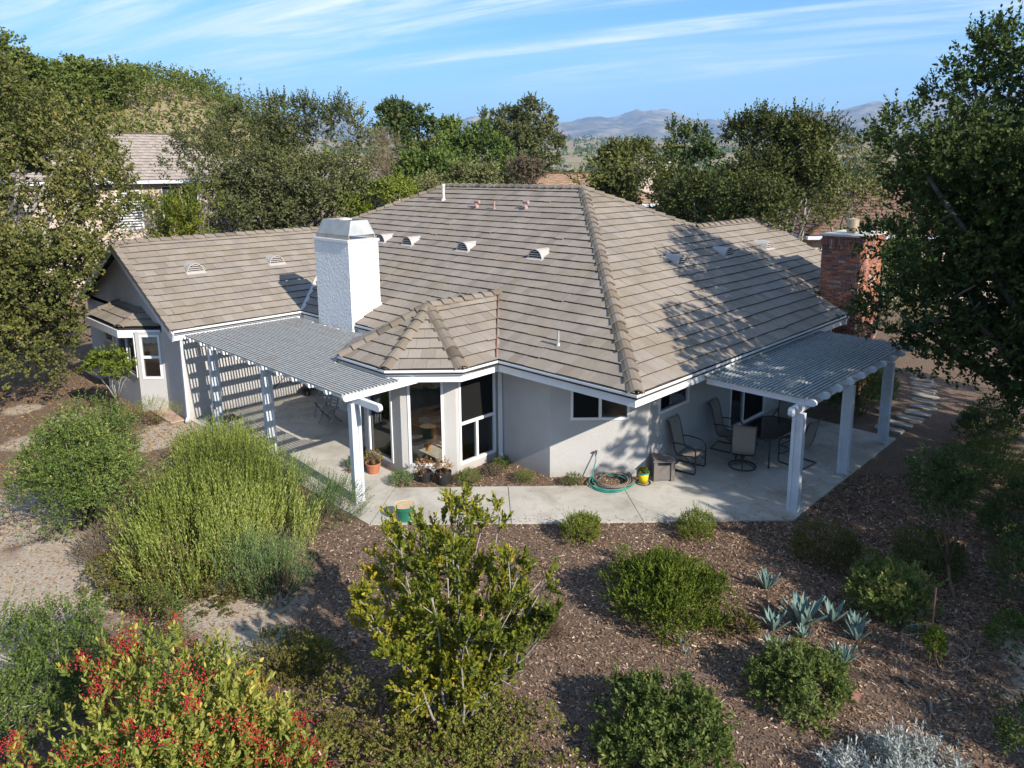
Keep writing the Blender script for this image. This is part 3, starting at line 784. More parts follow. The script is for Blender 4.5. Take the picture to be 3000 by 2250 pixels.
# ------------------------------------------------------------------ roof vents and pipes
def vent_parts():
    r, nseg = 0.27, 14
    root = MB()                                    # hood: half barrel running level into the slope, local x = down slope
    vs, fs = [], []
    for k in range(nseg + 1):
        t = math.pi * k / nseg; c, sn = math.cos(t), math.sin(t)
        vs += [(0.0, r * c, r * sn * 1.05), (0.0, (r - 0.022) * c, (r - 0.022) * sn * 1.05), (-0.75, r * c * 1.1, r * sn * 1.05), (-0.06, (r - 0.022) * c, (r - 0.022) * sn * 1.05)]
    for k in range(nseg):
        a, b = 4 * k, 4 * k + 4
        fs += [(a, b, b + 2, a + 2), (a, a + 1, b + 1, b), (a + 1, a + 3, b + 3, b + 1)]
    root.add(vs, fs)
    return root, r
def roof_vent(f, u, w):
    p = f.P(u, w, 0.07)
    ang = math.atan2(-f.i.y, -f.i.x)
    M = Matrix.Translation(p) @ Matrix.Rotation(ang, 4, 'Z')
    global VENT
    if VENT is None:
        m, r = vent_parts(); h = m.build('roof_vent', 'vent_paint', house, smooth=False)
        parts = []
        g = MB(); g.add([(-0.055, r * 0.98 * math.cos(math.pi * k / 14), r * 0.98 * math.sin(math.pi * k / 14)) for k in range(15)], [tuple(range(15))]); parts.append(g.build('opening', 'dark_void', h))
        for k in range(4):
            z = 0.022 + k * 0.060; hw = math.sqrt(max(0.001, (r - 0.03) ** 2 - (z + 0.012) ** 2))
            g = MB(); g.add([(-0.045, -hw, z + 0.016), (-0.045, hw, z + 0.016), (-0.003, hw, z), (-0.003, -hw, z), (-0.045, -hw, z + 0.026), (-0.045, hw, z + 0.026), (-0.003, hw, z + 0.012), (-0.003, -hw, z + 0.012)],
                            [(0, 1, 2, 3), (4, 7, 6, 5), (2, 6, 7, 3), (0, 4, 5, 1)])
            parts.append(g.build('louver', 'vent_paint', h))
        g = MB(); g.add([(0.07, -0.30, -0.015), (0.07, 0.30, -0.015), (-0.06, 0.30, 0.045), (-0.06, -0.30, 0.045), (0.07, -0.30, -0.035), (0.07, 0.30, -0.035), (-0.06, 0.30, 0.02), (-0.06, -0.30, 0.02)], [(0, 1, 2, 3), (0, 4, 5, 1), (1, 5, 6, 2), (3, 7, 4, 0)]); parts.append(g.build('flange', 'vent_paint', h))
        VENT = h; o = h
    else:
        o = copy_tree(VENT, house)
    o.matrix_parent_inverse = Matrix.Translation((-16, -16, 0)); o.matrix_basis = M
VENT = None
for y in (21.14, 19.62, 16.84, 13.80): roof_vent(faces['left'], y - CY, 14.87 - CX)
for x in (17.89, 20.53, 23.24): roof_vent(faces['right'], x - CX, 10.97 - CY)
for x in (9.08, 11.8): roof_vent(faces['wing'], x - 7.31, 22.79 - 20.35)
def pipe(x, y, h, r, mat, cap=None, rz=0.0):
    f = faces['left']; p = f.P(y - CY, x - CX, 0.05)
    m = MB(); m.tube([p, p + Vector((0, 0, h))], r, 12); m.lathe([(r * 2.2, -0.05), (r * 1.7, 0.02), (r * 1.1, 0.09)], 12, p)
    if cap == 'collar': m.tube([p + Vector((0, 0, h - 0.10)), p + Vector((0, 0, h + 0.01))], r * 1.35, 12)
    if cap == 'hood':
        a = p + Vector((0, 0, h)); m.tube([a + Vector((0, -0.11, 0)), a + Vector((0, 0.11, 0))], 0.055, 10)
        m.bar(a + Vector((-0.10, 0, -0.16)), a + Vector((0, 0, -0.02)), 0.10, 0.05)
    m.build('vent_pipe', mat, house)
pipe(17.59, 20.9, 0.60, 0.055, 'pipe_white', 'collar')
pipe(17.21, 18.67, 0.22, 0.045, 'pipe_pink', 'hood'); pipe(17.15, 17.76, 0.30, 0.030, 'pipe_pink'); pipe(17.29, 16.43, 0.22, 0.045, 'pipe_pink', 'hood')
pipe(12.04, 10.46, 0.36, 0.030, 'galvanised')

# ------------------------------------------------------------------ white stucco chimney
X0, X1, Y0, Y1 = 11.18, 12.17, 17.43, 19.22
ch = MB().box((X0, Y0, -0.2), (X1, Y1, 5.0)).build('stucco_chimney', 'stucco_white', house, label='white textured stucco chimney with metal shroud')
MB().box((X0 - 0.03, Y0 - 0.03, 5.0), (X1 + 0.03, Y1 + 0.03, 5.075)).build('chimney_cap', 'white_paint', ch)
sh = MB(); a, b = 0.10, 0.26; z0, z1 = 5.20, 5.62
def frustum(m, x0, x1, y0, y1, x2, x3, y2, y3, z0, z1, top=True):
    vs = [(x0, y0, z0), (x1, y0, z0), (x1, y1, z0), (x0, y1, z0), (x2, y2, z1), (x3, y2, z1), (x3, y3, z1), (x2, y3, z1)]
    fs = [(0, 1, 5, 4), (1, 2, 6, 5), (2, 3, 7, 6), (3, 0, 4, 7)]
    if top: fs.append((4, 5, 6, 7))
    return m.add(vs, fs)
frustum(sh, X0 + 0.06, X1 - 0.06, Y0 + 0.06, Y1 - 0.06, X0 + 0.22, X1 - 0.22, Y0 + 0.16, Y1 - 0.16, 5.20, 5.60, False)
frustum(sh, X0 + 0.08, X1 - 0.08, Y0 + 0.08, Y1 - 0.08, X0 + 0.235, X1 - 0.235, Y0 + 0.175, Y1 - 0.175, 5.20, 5.60, False)
sh.box((X0 + 0.04, Y0 + 0.05, 5.075), (X0 + 0.06, Y1 - 0.05, 5.21))
for (x, y) in ((X0 + 0.05, Y0 + 0.05), (X1 - 0.09, Y0 + 0.05), (X1 - 0.09, Y1 - 0.09)): sh.box((x, y, 5.075), (x + 0.03, y + 0.03, 5.21))
sh.build('shroud', 'galvanised', ch)
fl = MB().lathe([(0.0, 5.075), (0.15, 5.075), (0.15, 5.58), (0.22, 5.585), (0.22, 5.62), (0, 5.66)], 16, ((X0 + X1) / 2, (Y0 + Y1) / 2, 0)); fl.build('flue', 'pipe_white', ch)
fb = MB(); fb.bar((X0 + 0.35, Y0 - 0.03, Z0 + 0.10), (X1 + 0.05, Y0 - 0.03, Z0 + 0.53), 0.05, 0.14); fb.build('flashing', 'white_paint', ch)

# ------------------------------------------------------------------ brick chimney
X0, X1, Y0, Y1 = 22.34, 24.16, 7.74, 8.88
core = MB().box((X0 + 0.012, Y0 + 0.012, -0.2), (X1 - 0.012, Y1, 4.93)).build('brick_chimney', 'mortar', house, label='red brick chimney with stone cap beside the right lattice cover')
brng = random.Random(11)
bricks = []                                   # (x, y, z, length axis, (lx, ly, lz))
BH, BL, J = 0.057, 0.196, 0.011
zc, row = 0.0, 0
while zc < 4.55:
    out = 0.0
    o = (BL + J) / 2 if row % 2 else 0.0
    for axis, lo, hi in (('y', Y0, Y1), ('x', X0, X1)):
        p = lo - o + (0.0 if axis == 'x' else 0.1)
        while p < hi:
            a, b = max(p, lo), min(p + BL, hi)
            if b - a > 0.03: bricks.append((axis, a, b, zc, zc + BH, 0.0))
            p += BL + J
    zc += BH + J; row += 1
for axis, lo, hi in (('y', Y0 - 0.03, Y1), ('x', X0 - 0.03, X1 + 0.03)):      # rowlock, soldiers, top course
    p = lo
    while p < hi - 0.03: bricks.append((axis, p, min(p + 0.095, hi), zc, zc + 0.095, 0.03)); p += 0.106
    p = lo - 0.02
    while p < hi - 0.02: bricks.append((axis, p, min(p + 0.062, hi + 0.02), zc + 0.105, zc + 0.295, 0.055)); p += 0.072
    p = lo
    while p < hi - 0.03: bricks.append((axis, p, min(p + BL, hi), zc + 0.305, zc + 0.365, 0.03)); p += BL + J
bsingle, bobj = sorted(bricks, key=lambda b: -b[3])[:300], {}
keys = set(map(id, bsingle)); brick_mb = MB()
for b in bricks:
    axis, a, c, z0, z1, pr = b
    pj = pr + brng.uniform(-0.004, 0.007); tone = min(1, max(0, brng.gauss(0.5, 0.26)))
    if axis == 'y': lo, hi = (X0 - pj, a, z0), (X0 + 0.08, c, z1)
    else: lo, hi = (a, Y0 - pj, z0), (c, Y0 + 0.08, z1)
    if id(b) in keys:
        k = (axis, round(c - a, 3), round(z1 - z0, 3))
        size = [h - l for l, h in zip(lo, hi)]
        if k not in bobj: o = MB().box((0, 0, 0), size).build('brick', 'brick', core); bobj[k] = o
        else: o = link_copy(bobj[k], core)
        o.matrix_basis = Matrix.Translation(lo) @ Matrix.Rotation(brng.uniform(-0.006, 0.006), 4, 'Y')
        o.color = (tone, 0, 0, 1)
    else: brick_mb.box(lo, hi, tone)
brick_mb.build('brick_courses', 'brick', core, kind='stuff')
MB().box((X0 - 0.08, Y0 - 0.08, 4.93), (X1 + 0.08, Y1 + 0.08, 4.985)).build('chimney_cap', 'stone_cap', core)
cxm, cym = (X0 + X1) / 2 - 0.1, (Y0 + Y1) / 2
MB().lathe([(0.16, 4.985), (0.16, 5.05), (0.19, 5.06), (0.13, 5.13), (0.17, 5.13), (0.175, 5.15), (0.175, 5.39), (0.18, 5.40), (0.0, 5.45)], 24, (cxm, cym, 0)).build('flue_cap', 'flue_metal', core, smooth=False)

# ================================================================== lattice patio covers
pg = world_root('pergola', (8.0, 16, 0), 'white lattice patio cover between the bay and the left wing', 'pergola', 'lattice patio covers')
def post(parent, x, y, z1, mat='post_paint', rot=False):
    """two planks with a recessed spacer"""
    m = MB()
    if rot:
        m.box((x - 0.07, y - 0.115, 0), (x + 0.07, y - 0.045, z1)); m.box((x - 0.052, y - 0.045, 0), (x + 0.052, y + 0.045, z1)); m.box((x - 0.07, y + 0.045, 0), (x + 0.07, y + 0.115, z1))
    else:
        m.box((x - 0.115, y - 0.07, 0), (x - 0.045, y + 0.07, z1)); m.box((x - 0.045, y - 0.052, 0), (x + 0.045, y + 0.052, z1)); m.box((x + 0.045, y - 0.07, 0), (x + 0.115, y + 0.07, z1))
    return m.build('post', mat, parent)
def rafter(parent, p_out, p_in, w, z0, z1, mat, name='rafter'):
    """plank on edge with clipped outer corners"""
    p_out, p_in = Vector(p_out), Vector(p_in); d = (p_in - p_out).normalized(); q = Vector((-d.y, d.x)) * w / 2
    c = 0.045
    prof = [(0, z0 + c), (c, z0), ((p_in - p_out).length, z0), ((p_in - p_out).length, z1), (c, z1), (0, z1 - c)]
    m = MB(); vs = []
    for sg in (1, -1): vs += [(p_out.x + d.x * t + q.x * sg, p_out.y + d.y * t + q.y * sg, z) for t, z in prof]
    k = len(prof)
    m.add(vs, [tuple(range(k))[::-1], tuple(range(k, 2 * k))] + [(i, (i + 1) % k, k + (i + 1) % k, k + i) for i in range(k)])
    return m.build(name, mat, parent)
ZB, ZR, ZS = 2.225, 2.375, 2.515            # bottoms of beams, rafters, slats
for y in (12.66, 16.50, 19.58): post(pg, 8.06, y, ZB - 0.002)
for x in (8.08,): rafter(pg, (x, 11.72), (x, 20.5), 0.09, ZB, ZR - 0.004, 'white_paint', 'beam')
for i in range(12):
    y = 20.14 - i * 0.70
    xin = 11.1 if y > 15.9 else (10.0 if y > 14.95 else 8.84)
    if y < 12.6: y, xin = 12.44, 10.02
    rafter(pg, (7.66, y), (xin, y), 0.07, ZR, ZS - 0.002, 'white_paint')
def lat_x(x):      # the slats stop at the bay's gutter
    lo = 12.40
    if x <= 8.87: return [(lo, 20.28)]
    near = 21.67 - x                           # angled gutter of the bay, front
    far = min(5.80 + x, 16.0)                  # and back
    out = []
    if near > lo + 0.1: out.append((lo, near))
    if x < 10.9: out.append((far, 20.28))
    else: out.append((16.0, 17.38)); out.append((19.28, 20.28))
    return out
slat_mesh = {}
def slat(parent, p, L, along, w, h, mat, z):
    k = (along, mat, w)
    if k not in slat_mesh:
        o = MB().box((0, 0, 0), (1, w, h) if along == 'x' else (w, 1, h)).build('lattice_slat', mat, parent); slat_mesh[k] = o
    else: o = link_copy(slat_mesh[k], parent)
    o.matrix_basis = Matrix.Translation((p[0], p[1], z + trng.uniform(-0.003, 0.003))) @ Matrix.Rotation(trng.uniform(-0.0012, 0.0012), 4, 'Z') @ Matrix.Diagonal((L, 1, 1, 1) if along == 'x' else (1, L, 1, 1))
    o.matrix_parent_inverse = WORLD_OF[parent.name].inverted()
    return o
x = 7.62
while x < 11.06:
    for a, b in lat_x(x):
        if b - a > 0.2: slat(pg, (x, a + trng.uniform(-0.012, 0.012)), b - a, 'y', 0.040, 0.045, 'lattice_paint', ZS)
    x += 0.086
hk = MB(); c = Vector((7.935, 19.49, 0.62))
hk.tube([c + Vector((0, 0, -0.06))] + [c + Vector((-0.01, -0.045 * math.cos(t) * 1.0, 0.08 + 0.05 * math.sin(t))) for t in [i * 0.35 - 0.5 for i in range(11)]], 0.009, 6)
hk.box((7.93, 19.44, 0.53), (7.94, 19.54, 0.57)); hk.build('hook', 'iron', pg)

pr = world_root('pergola', (16.8, 6.8, 0), 'grey weathered lattice patio cover in shade on the right', 'pergola', 'lattice patio covers')
ZB, ZR, ZS = 2.13, 2.31, 2.45
for xx in (14.03, 16.68, 19.33): post(pr, xx, 5.78, ZB - 0.002, rot=True)
for yy in (5.80,): rafter(pr, (13.62, yy), (20.0, yy), 0.09, ZB, ZR - 0.004, 'post_paint', 'beam')
for i in range(10): rafter(pr, (14.03 + i * 0.672 + (0.0 if i else 0.02), 5.46), (14.03 + i * 0.672, 7.86), 0.07, ZR, ZS - 0.002, 'post_paint')
y = 5.62
while y < 7.86:
    slat(pr, (13.93 + trng.uniform(-0.015, 0.015), y), 6.22, 'x', 0.040, 0.045, 'lattice_lichen', ZS)
    y += 0.089
# ================================================================== the ground and what is laid on it
def pol(bearing, dist, z=0.0):
    """map position: degrees to the right of the drone's heading, metres away"""
    a = R(YAW - bearing); return Vector((dist * math.cos(a), dist * math.sin(a), z))
_fr = np.random.default_rng(5)
_K = [( _fr.normal(size=(14, 3)), _fr.uniform(0, 6.28, 14)) for _ in range(4)]
def fnoise(P, freq, which=0):
    """smooth random field, roughly -1..1"""
    k, ph = _K[which]
    return np.sin((P * freq) @ k.T + ph).sum(axis=1) / 5.3
def sstep(x, a, b):
    t = np.clip((x - a) / (b - a), 0, 1); return t * t * (3 - 2 * t)
def terrain(x, y):
    r = np.hypot(x, y); br = YAW - np.degrees(np.arctan2(y, x))
    br = (br + 180) % 360 - 180
    z = 17.0 * sstep(r, 42, 105) * (1 - sstep(br, -24, -10)) * sstep(br, -75, -45)
    z += 1.0 * sstep(r, 45, 90)
    z -= 10 * sstep(r, 95, 260) * sstep(br, -12, 2)
    z += 95 * sstep(r, 700, 2600) + 14 * np.sin(x * 0.004 + 1) * np.sin(y * 0.005) * sstep(r, 600, 1500)
    P = np.stack([x, y, np.zeros_like(x)], 1)
    z += 0.05 * fnoise(P, 0.6, 0) * sstep(np.hypot(x - 14, y - 14), 9, 14) + 0.6 * fnoise(P, 0.05, 1) * sstep(r, 40, 90)
    return z
def mk_ground():
    m, n, l, out = nt('garden_ground')
    at = n.new('ShaderNodeAttribute'); at.attribute_name = 'sand'
    at2 = n.new('ShaderNodeAttribute'); at2.attribute_name = 'grass'
    f1 = noise(n, l, 34, 5, 0.75); f2 = noise(n, l, 1.4, 5, 0.6)
    mul = ramp(n, l, f1, [(0.32, (0.045, 0.030, 0.022)), (0.47, (0.13, 0.088, 0.062)), (0.60, (0.25, 0.175, 0.12)), (0.76, (0.46, 0.35, 0.245))])
    mul = mixc(n, l, mapr(n, l, f2, 0.35, 0.7, 0, 0.4), mul, (0.22, 0.165, 0.13))
    snd = ramp(n, l, noise(n, l, 22, 6, 0.7), [(0.35, (0.30, 0.235, 0.17)), (0.6, (0.50, 0.42, 0.33)), (0.78, (0.58, 0.51, 0.42))])
    fac = vmath(n, l, 'ADD', at.outputs['Fac'], vmath(n, l, 'MULTIPLY', vmath(n, l, 'SUBTRACT', noise(n, l, 2.2, 6, 0.7), 0.5), 0.9))
    c = mixc(n, l, mapr(n, l, fac, 0.38, 0.62), mul, snd)
    grs = ramp(n, l, noise(n, l, 0.02, 6, 0.65), [(0.35, (0.20, 0.155, 0.085)), (0.55, (0.30, 0.235, 0.13)), (0.7, (0.13, 0.13, 0.06))])
    c = mixc(n, l, at2.outputs['Fac'], c, grs)
    princ(n, l, out, c, 0.95, 0.1, 0, bump(n, l, f1, 0.9, 0.03))
mk_ground()
SAND = [(2.2, 17.5, 1.7), (3.0, 14.6, 1.2), (2.0, 13.4, 1.5), (0.5, 15.5, 1.6), (4.7, 11.0, 1.0), (4.3, 10.0, 0.6), (7.0, 20.3, 0.8), (6.3, 19.6, 0.6), (5.2, 23.6, 0.5), (1.0, 12.0, 1.2),
        (12.3, 1.0, 0.8), (11.3, 0.5, 0.9), (10.6, 0.3, 0.7), (0.0, 19.5, 1.5), (4.0, 22.2, 0.6), (4.6, 25.4, 0.5)]
rr = np.concatenate([[0.0005], np.arange(0.15, 22, 0.16), 22 * 1.09 ** np.arange(1, 75)])
na = 320
th = np.linspace(0, 2 * np.pi, na, endpoint=False)
gx = (9 + rr[:, None] * np.cos(th)[None]).ravel(); gy = (9 + rr[:, None] * np.sin(th)[None]).ravel()
gx = np.append(gx, 9.0); gy = np.append(gy, 9.0)
gz_ = terrain(gx, gy) - 0.035
nr = len(rr)
ii, jj = np.meshgrid(np.arange(nr - 1), np.arange(na), indexing='ij')
GF = np.stack([ii * na + jj, (ii + 1) * na + jj, (ii + 1) * na + (jj + 1) % na, ii * na + (jj + 1) % na], -1).reshape(-1, 4)
ground = mesh_np('ground', np.stack([gx, gy, gz_], 1), GF, 'garden_ground', smooth=True, kind='structure')
cen = np.zeros((0, 3)); me = ground.data
sand = np.zeros(len(gx))
for x, y, r in SAND: sand = np.maximum(sand, np.exp(-((gx - x) ** 2 + (gy - y) ** 2) / (r * r) * 0.7))
me.attributes.new('sand', 'FLOAT', 'POINT').data.foreach_set('value', sand.astype(np.float32))
me.attributes.new('grass', 'FLOAT', 'POINT').data.foreach_set('value', sstep(np.hypot(gx, gy), 34, 60).astype(np.float32))

# concrete terrace: slabs cast between joints
patio = empty('patio', (13, 9, 0)); WORLD_OF[patio.name] = Matrix.Translation((13, 9, 0)); patio['kind'] = 'structure'
a_, b_ = 19.27, 21.70                                    # the walk runs along x + y = constant
slabs = [
 [(7.62, 11.65), (9.02, 12.68), (8.24, 12.68), (7.62, 12.68)],
 [(7.66, a_ - 7.66 + 0.04), (9.64, a_ - 9.64), (10.81, b_ - 10.81), (9.03, b_ - 9.03)],
 [(9.65, a_ - 9.65), (11.52, a_ - 11.52), (12.62, b_ - 12.62), (10.82, b_ - 10.82)],
 [(11.53, a_ - 11.53), (13.68, a_ - 13.68), (14.1, 5.62), (16.70, 5.62), (16.70, 8.99), (13.45, 8.99), (12.63, b_ - 12.63 + 0.0)],
 [(16.71, 5.62), (19.87, 5.62), (19.96, 8.99), (16.71, 8.99)],
 [(7.62, 12.69), (9.02, 12.69), (9.5, 13.3), (9.5, 14.9), (7.66, 16.6)],
 [(7.66, 16.61), (9.5, 14.91), (10.4, 15.6), (11.86, 15.6), (11.86, 17.6), (7.7, 18.6)],
 [(7.7, 18.61), (11.86, 17.61), (11.86, 20.58), (7.7, 20.58)],
]
for p in slabs: MB().prism(ccw(p), -0.12, 0.0).build('slab', 'concrete', patio)
MB().box((7.95, 19.65, 0.004), (8.75, 20.25, 0.016)).build('door_mat', 'black_plastic')
tag(bpy.data.objects['door_mat'], 'dark mat on the concrete behind the far left post', 'mat')
cb = MB(); cb.tube([(9.9, 20.58, 0.25), (10.3, 20.57, 0.42), (10.8, 20.57, 0.75), (11.2, 20.57, 1.0), (11.5, 20.57, 1.35)], 0.012, 6)
tag(cb.build('cable', 'black_plastic'), 'black cable running up the left wing wall under the lattice', 'cable')

# stepping stones on the side path
st_xy = [(20.48, 6.0), (21.13, 5.93), (21.81, 5.87), (22.41, 5.82), (23.1, 5.88), (23.76, 6.02), (24.34, 6.19), (24.93, 6.37), (25.55, 6.57), (26.2, 6.8)]
names = ['nearest', 'second', 'third', 'fourth', 'fifth', 'sixth', 'seventh', 'eighth', 'ninth', 'farthest']
for i, (x, y) in enumerate(st_xy):
    m = MB(); k = 10; pts = []
    for j in range(k):
        t = 2 * math.pi * j / k; ex = 0.19 * (abs(math.cos(t)) ** 0.35) * math.copysign(1, math.cos(t)); ey = 0.36 * (abs(math.sin(t)) ** 0.35) * math.copysign(1, math.sin(t))
        pts.append((ex * random.uniform(0.9, 1.05), ey * random.uniform(0.92, 1.05)))
    m.prism(ccw(pts), -0.06, 0.012)
    o = m.build('stepping_stone', 'step_stone'); o.location = (x, y, 0); o.rotation_euler = (0, 0, random.uniform(-0.12, 0.12))
    tag(o, f'flat pale stepping stone, {names[i]} of the row leading past the right lattice cover', 'stepping stone', 'stepping stones of the side path')

# ================================================================== garden furniture and small things
def sling_chair(swivel=False):
    root = empty('patio_chair')
    prof = [(-0.27, 0.40), (-0.20, 0.425), (-0.05, 0.405), (0.12, 0.385), (0.19, 0.41), (0.235, 0.52), (0.30, 0.80), (0.36, 1.05), (0.41, 1.16), (0.46, 1.18)]
    m = MB(); hw = 0.25
    for i, (y, z) in enumerate(prof):
        sag = 0.02
        m.v += [(-hw, y, z), (0, y + (sag if z > 0.5 else 0), z - (0 if z > 0.5 else sag)), (hw, y, z)]
    for i in range(len(prof) - 1): m.f += [[3 * i, 3 * i + 1, 3 * i + 4, 3 * i + 3], [3 * i + 1, 3 * i + 2, 3 * i + 5, 3 * i + 4]]
    n0 = len(m.v); m.v += [(x, y + 0.006, z - 0.006) for x, y, z in m.v[:n0]]; m.f += [[i + n0 for i in reversed(f)] for f in list(m.f)]
    m.build('sling', 'sling_fabric', None, smooth=True).parent = root
    for sg in (-1, 1):
        fr = MB(); fr.tube([(sg * 0.265, y, z) for y, z in prof], 0.016, 7); fr.build('side_frame', 'chair_metal').parent = root
        ar = MB()
        pts = [(0.29, 0.67), (0.15, 0.69), (-0.05, 0.685), (-0.20, 0.655), (-0.285, 0.58), (-0.30, 0.45)]
        if not swivel: pts += [(-0.29, 0.25), (-0.30, 0.07), (-0.27, 0.022), (-0.15, 0.018), (0.25, 0.018), (0.36, 0.022)]
        ar.tube([(sg * 0.30, y, z) for y, z in pts], 0.017, 7); ar.build('arm', 'chair_metal').parent = root
    cr = MB(); cr.tube([(-0.27, 0.17, 0.39), (0.27, 0.17, 0.39)], 0.014, 6); cr.tube([(-0.30, -0.295, 0.42), (0.30, -0.295, 0.42)], 0.014, 6)
    if not swivel:
        cr.tube([(-0.30, 0.35, 0.022), (0.30, 0.35, 0.022)], 0.016, 6)
        for sg in (-1, 1): cr.tube([(sg * 0.30, -0.295, 0.2), (sg * 0.285, -0.18, 0.27), (sg * 0.27, -0.02, 0.38)], 0.014, 6)
    cr.build('cross_bar', 'chair_metal').parent = root
    if swivel:
        b = MB(); ring = [(0.31 * math.cos(t), 0.31 * math.sin(t), 0.03) for t in [2 * math.pi * i / 28 for i in range(29)]]
        b.tube(ring, 0.018, 7, False)
        for i in range(5):
            t = 2 * math.pi * i / 5 + 0.3; b.tube([(0.3 * math.cos(t), 0.3 * math.sin(t), 0.04), (0.12 * math.cos(t), 0.12 * math.sin(t), 0.10), (0, 0, 0.16)], 0.014, 6)
        b.build('swivel_base', 'chair_metal').parent = root
        c = MB(); c.tube([(0, 0, 0.10), (0, 0, 0.30)], 0.035, 10); c.bar((-0.24, 0, 0.31), (0.24, 0, 0.31), 0.10, 0.03); c.bar((0, -0.22, 0.33), (0, 0.2, 0.33), 0.10, 0.02); c.build('pedestal', 'chair_metal').parent = root
    return root
rocker = sling_chair()
rocker.location = (14.45, 8.50, 0); rocker.rotation_euler = (0, 0, R(8))
tag(rocker, 'high backed tan sling chair against the wall beside the hose box', 'chair', 'sling patio chairs')
for (x, y, rz, lab) in ((16.25, 8.45, 10, 'high backed sling chair behind the glass table, by the patio door'), (16.55, 6.82, 175, 'sling chair on curved base in front of the glass table'), (17.75, 7.65, -80, 'sling chair at the far end of the glass table')):
    c = copy_tree(rocker); c.location = (x, y, 0); c.rotation_euler = (0, 0, R(rz)); tag(c, lab, 'chair', 'sling patio chairs')
sw = sling_chair(True); sw.location = (15.42, 7.63, 0); sw.rotation_euler = (0, 0, R(118))
tag(sw, 'swivel sling chair on round spoked base with its back to the camera', 'chair', 'sling patio chairs')

pt = world_root('patio_table', (16.55, 7.55, 0), 'dark glass topped patio table among sling chairs', 'table')
ring = []
for i in range(40):
    t = 2 * math.pi * i / 40; c, s_ = math.cos(t), math.sin(t)
    ring.append((16.55 + 0.88 * math.copysign(abs(c) ** 0.55, c), 7.55 + 0.52 * math.copysign(abs(s_) ** 0.55, s_)))
MB().tube([(x, y, 0.70) for x, y in ring + ring[:1]], 0.02, 7, False).build('rim', 'chair_metal', pt)
plain('dark_glass', (0.02, 0.024, 0.026), (0.015, 0.018, 0.02), 3, 0.05, 0.6)
MB().prism(ccw(ring), 0.698, 0.706).build('glass_top', 'dark_glass', pt)
for sx in (-1, 1):
    for sy in (-1, 1):
        MB().tube([(16.55 + sx * 0.72, 7.55 + sy * 0.38, 0.69), (16.55 + sx * 0.76, 7.55 + sy * 0.40, 0.35), (16.55 + sx * 0.80, 7.55 + sy * 0.42, 0.0)], 0.022, 8).build('leg', 'chair_metal', pt)

# hose box
hb = world_root('hose_box', (13.5, 8.75, 0), 'brown plastic hose reel box beside the sling chair', 'storage box')
d1, d2 = Vector((0.707, -0.707)), Vector((0.707, 0.707)); o2 = Vector((13.26, 8.66))
def ob(m, u0, u1, v0, v1, z0, z1): return m.prism([o2 + d1 * u0 + d2 * v0, o2 + d1 * u1 + d2 * v0, o2 + d1 * u1 + d2 * v1, o2 + d1 * u0 + d2 * v1], z0, z1)
m = MB(); ob(m, 0.03, 0.44, 0.03, 0.42, 0.03, 0.45); m.build('body', 'reel_plastic', hb)
for u, v in ((0, 0), (0.39, 0), (0, 0.37), (0.39, 0.37)):
    m = MB(); ob(m, u, u + 0.08, v, v + 0.08, 0, 0.46); m.build('leg', 'reel_plastic', hb)
m = MB(); ob(m, -0.02, 0.49, -0.02, 0.47, 0.46, 0.485); ob(m, 0.0, 0.47, 0.0, 0.45, 0.485, 0.505); m.build('lid', 'reel_plastic', hb)
m = MB(); ob(m, 0.09, 0.38, 0.02, 0.03, 0.38, 0.44); m.build('slot', 'dark_void', hb)

bk = world_root('bucket', (13.05, 8.80, 0), 'yellow plastic bucket full of weeds beside the hose box', 'bucket')
MB().lathe([(0.0, 0.005), (0.095, 0.005), (0.125, 0.26), (0.115, 0.26), (0.09, 0.02)], 20, (13.05, 8.80, 0)).build('body', 'yellow_plastic', bk, smooth=True)
MB().lathe([(0.132, 0.24), (0.14, 0.25), (0.14, 0.275), (0.122, 0.275), (0.122, 0.25)], 20, (13.05, 8.80, 0)).build('rim', 'teal_plastic', bk, smooth=True)
MB().tube([(13.05 + 0.16 * math.cos(t), 8.80 + 0.16 * math.sin(t), 0.012) for t in [i * 0.25 for i in range(26)]], 0.012, 6, False).build('bottom_ring', 'black_plastic', bk)

# garden hose: two coils and the run up to the tap
hose = world_root('garden_hose', (12.54, 9.26, 0), 'coiled green and tan garden hose on the bed edge below the tap', 'hose')
def coil(cx_, cy_, r0, turns, z, n=64, seed=0):
    q = random.Random(seed); pts = []
    ph = q.uniform(0, 6)
    for i in range(int(n * turns)):
        t = 2 * math.pi * i / n; k = i / n
        r = r0 + 0.05 * math.sin(t * 0.37 + ph) + 0.03 * math.sin(1.7 * t + ph * 2)
        pts.append((cx_ + 0.03 * math.sin(k * 2.1 + ph) + r * math.cos(t), cy_ + 0.03 * math.cos(k * 1.7) + r * math.sin(t), z + 0.013 * (k % 3) + 0.01 * math.sin(3 * t + ph)))
    return pts
MB().tube(coil(12.50, 9.30, 0.46, 3.6, 0.025, seed=1), 0.013, 7).build('green_coil', 'hose_green', hose, smooth=True)
MB().tube(coil(12.60, 9.30, 0.38, 6.4, 0.055, seed=2), 0.014, 7).build('tan_coil', 'hose_tan', hose, smooth=True)
MB().tube([(12.55, 9.79, 0.55), (12.52, 9.74, 0.50), (12.47, 9.72, 0.40), (12.40, 9.72, 0.22), (12.36, 9.70, 0.08), (12.30, 9.60, 0.03), (12.22, 9.45, 0.03)], 0.013, 8).build('riser', 'hose_green', hose, smooth=True)
tap = world_root('hose_tap', (12.58, 9.84, 0.6), 'small brass hose tap on the stucco wall under the window', 'tap')
MB().tube([(12.64, 9.82, 0.60), (12.56, 9.76, 0.60), (12.55, 9.77, 0.545)], 0.018, 8).build('spout', 'brass', tap)
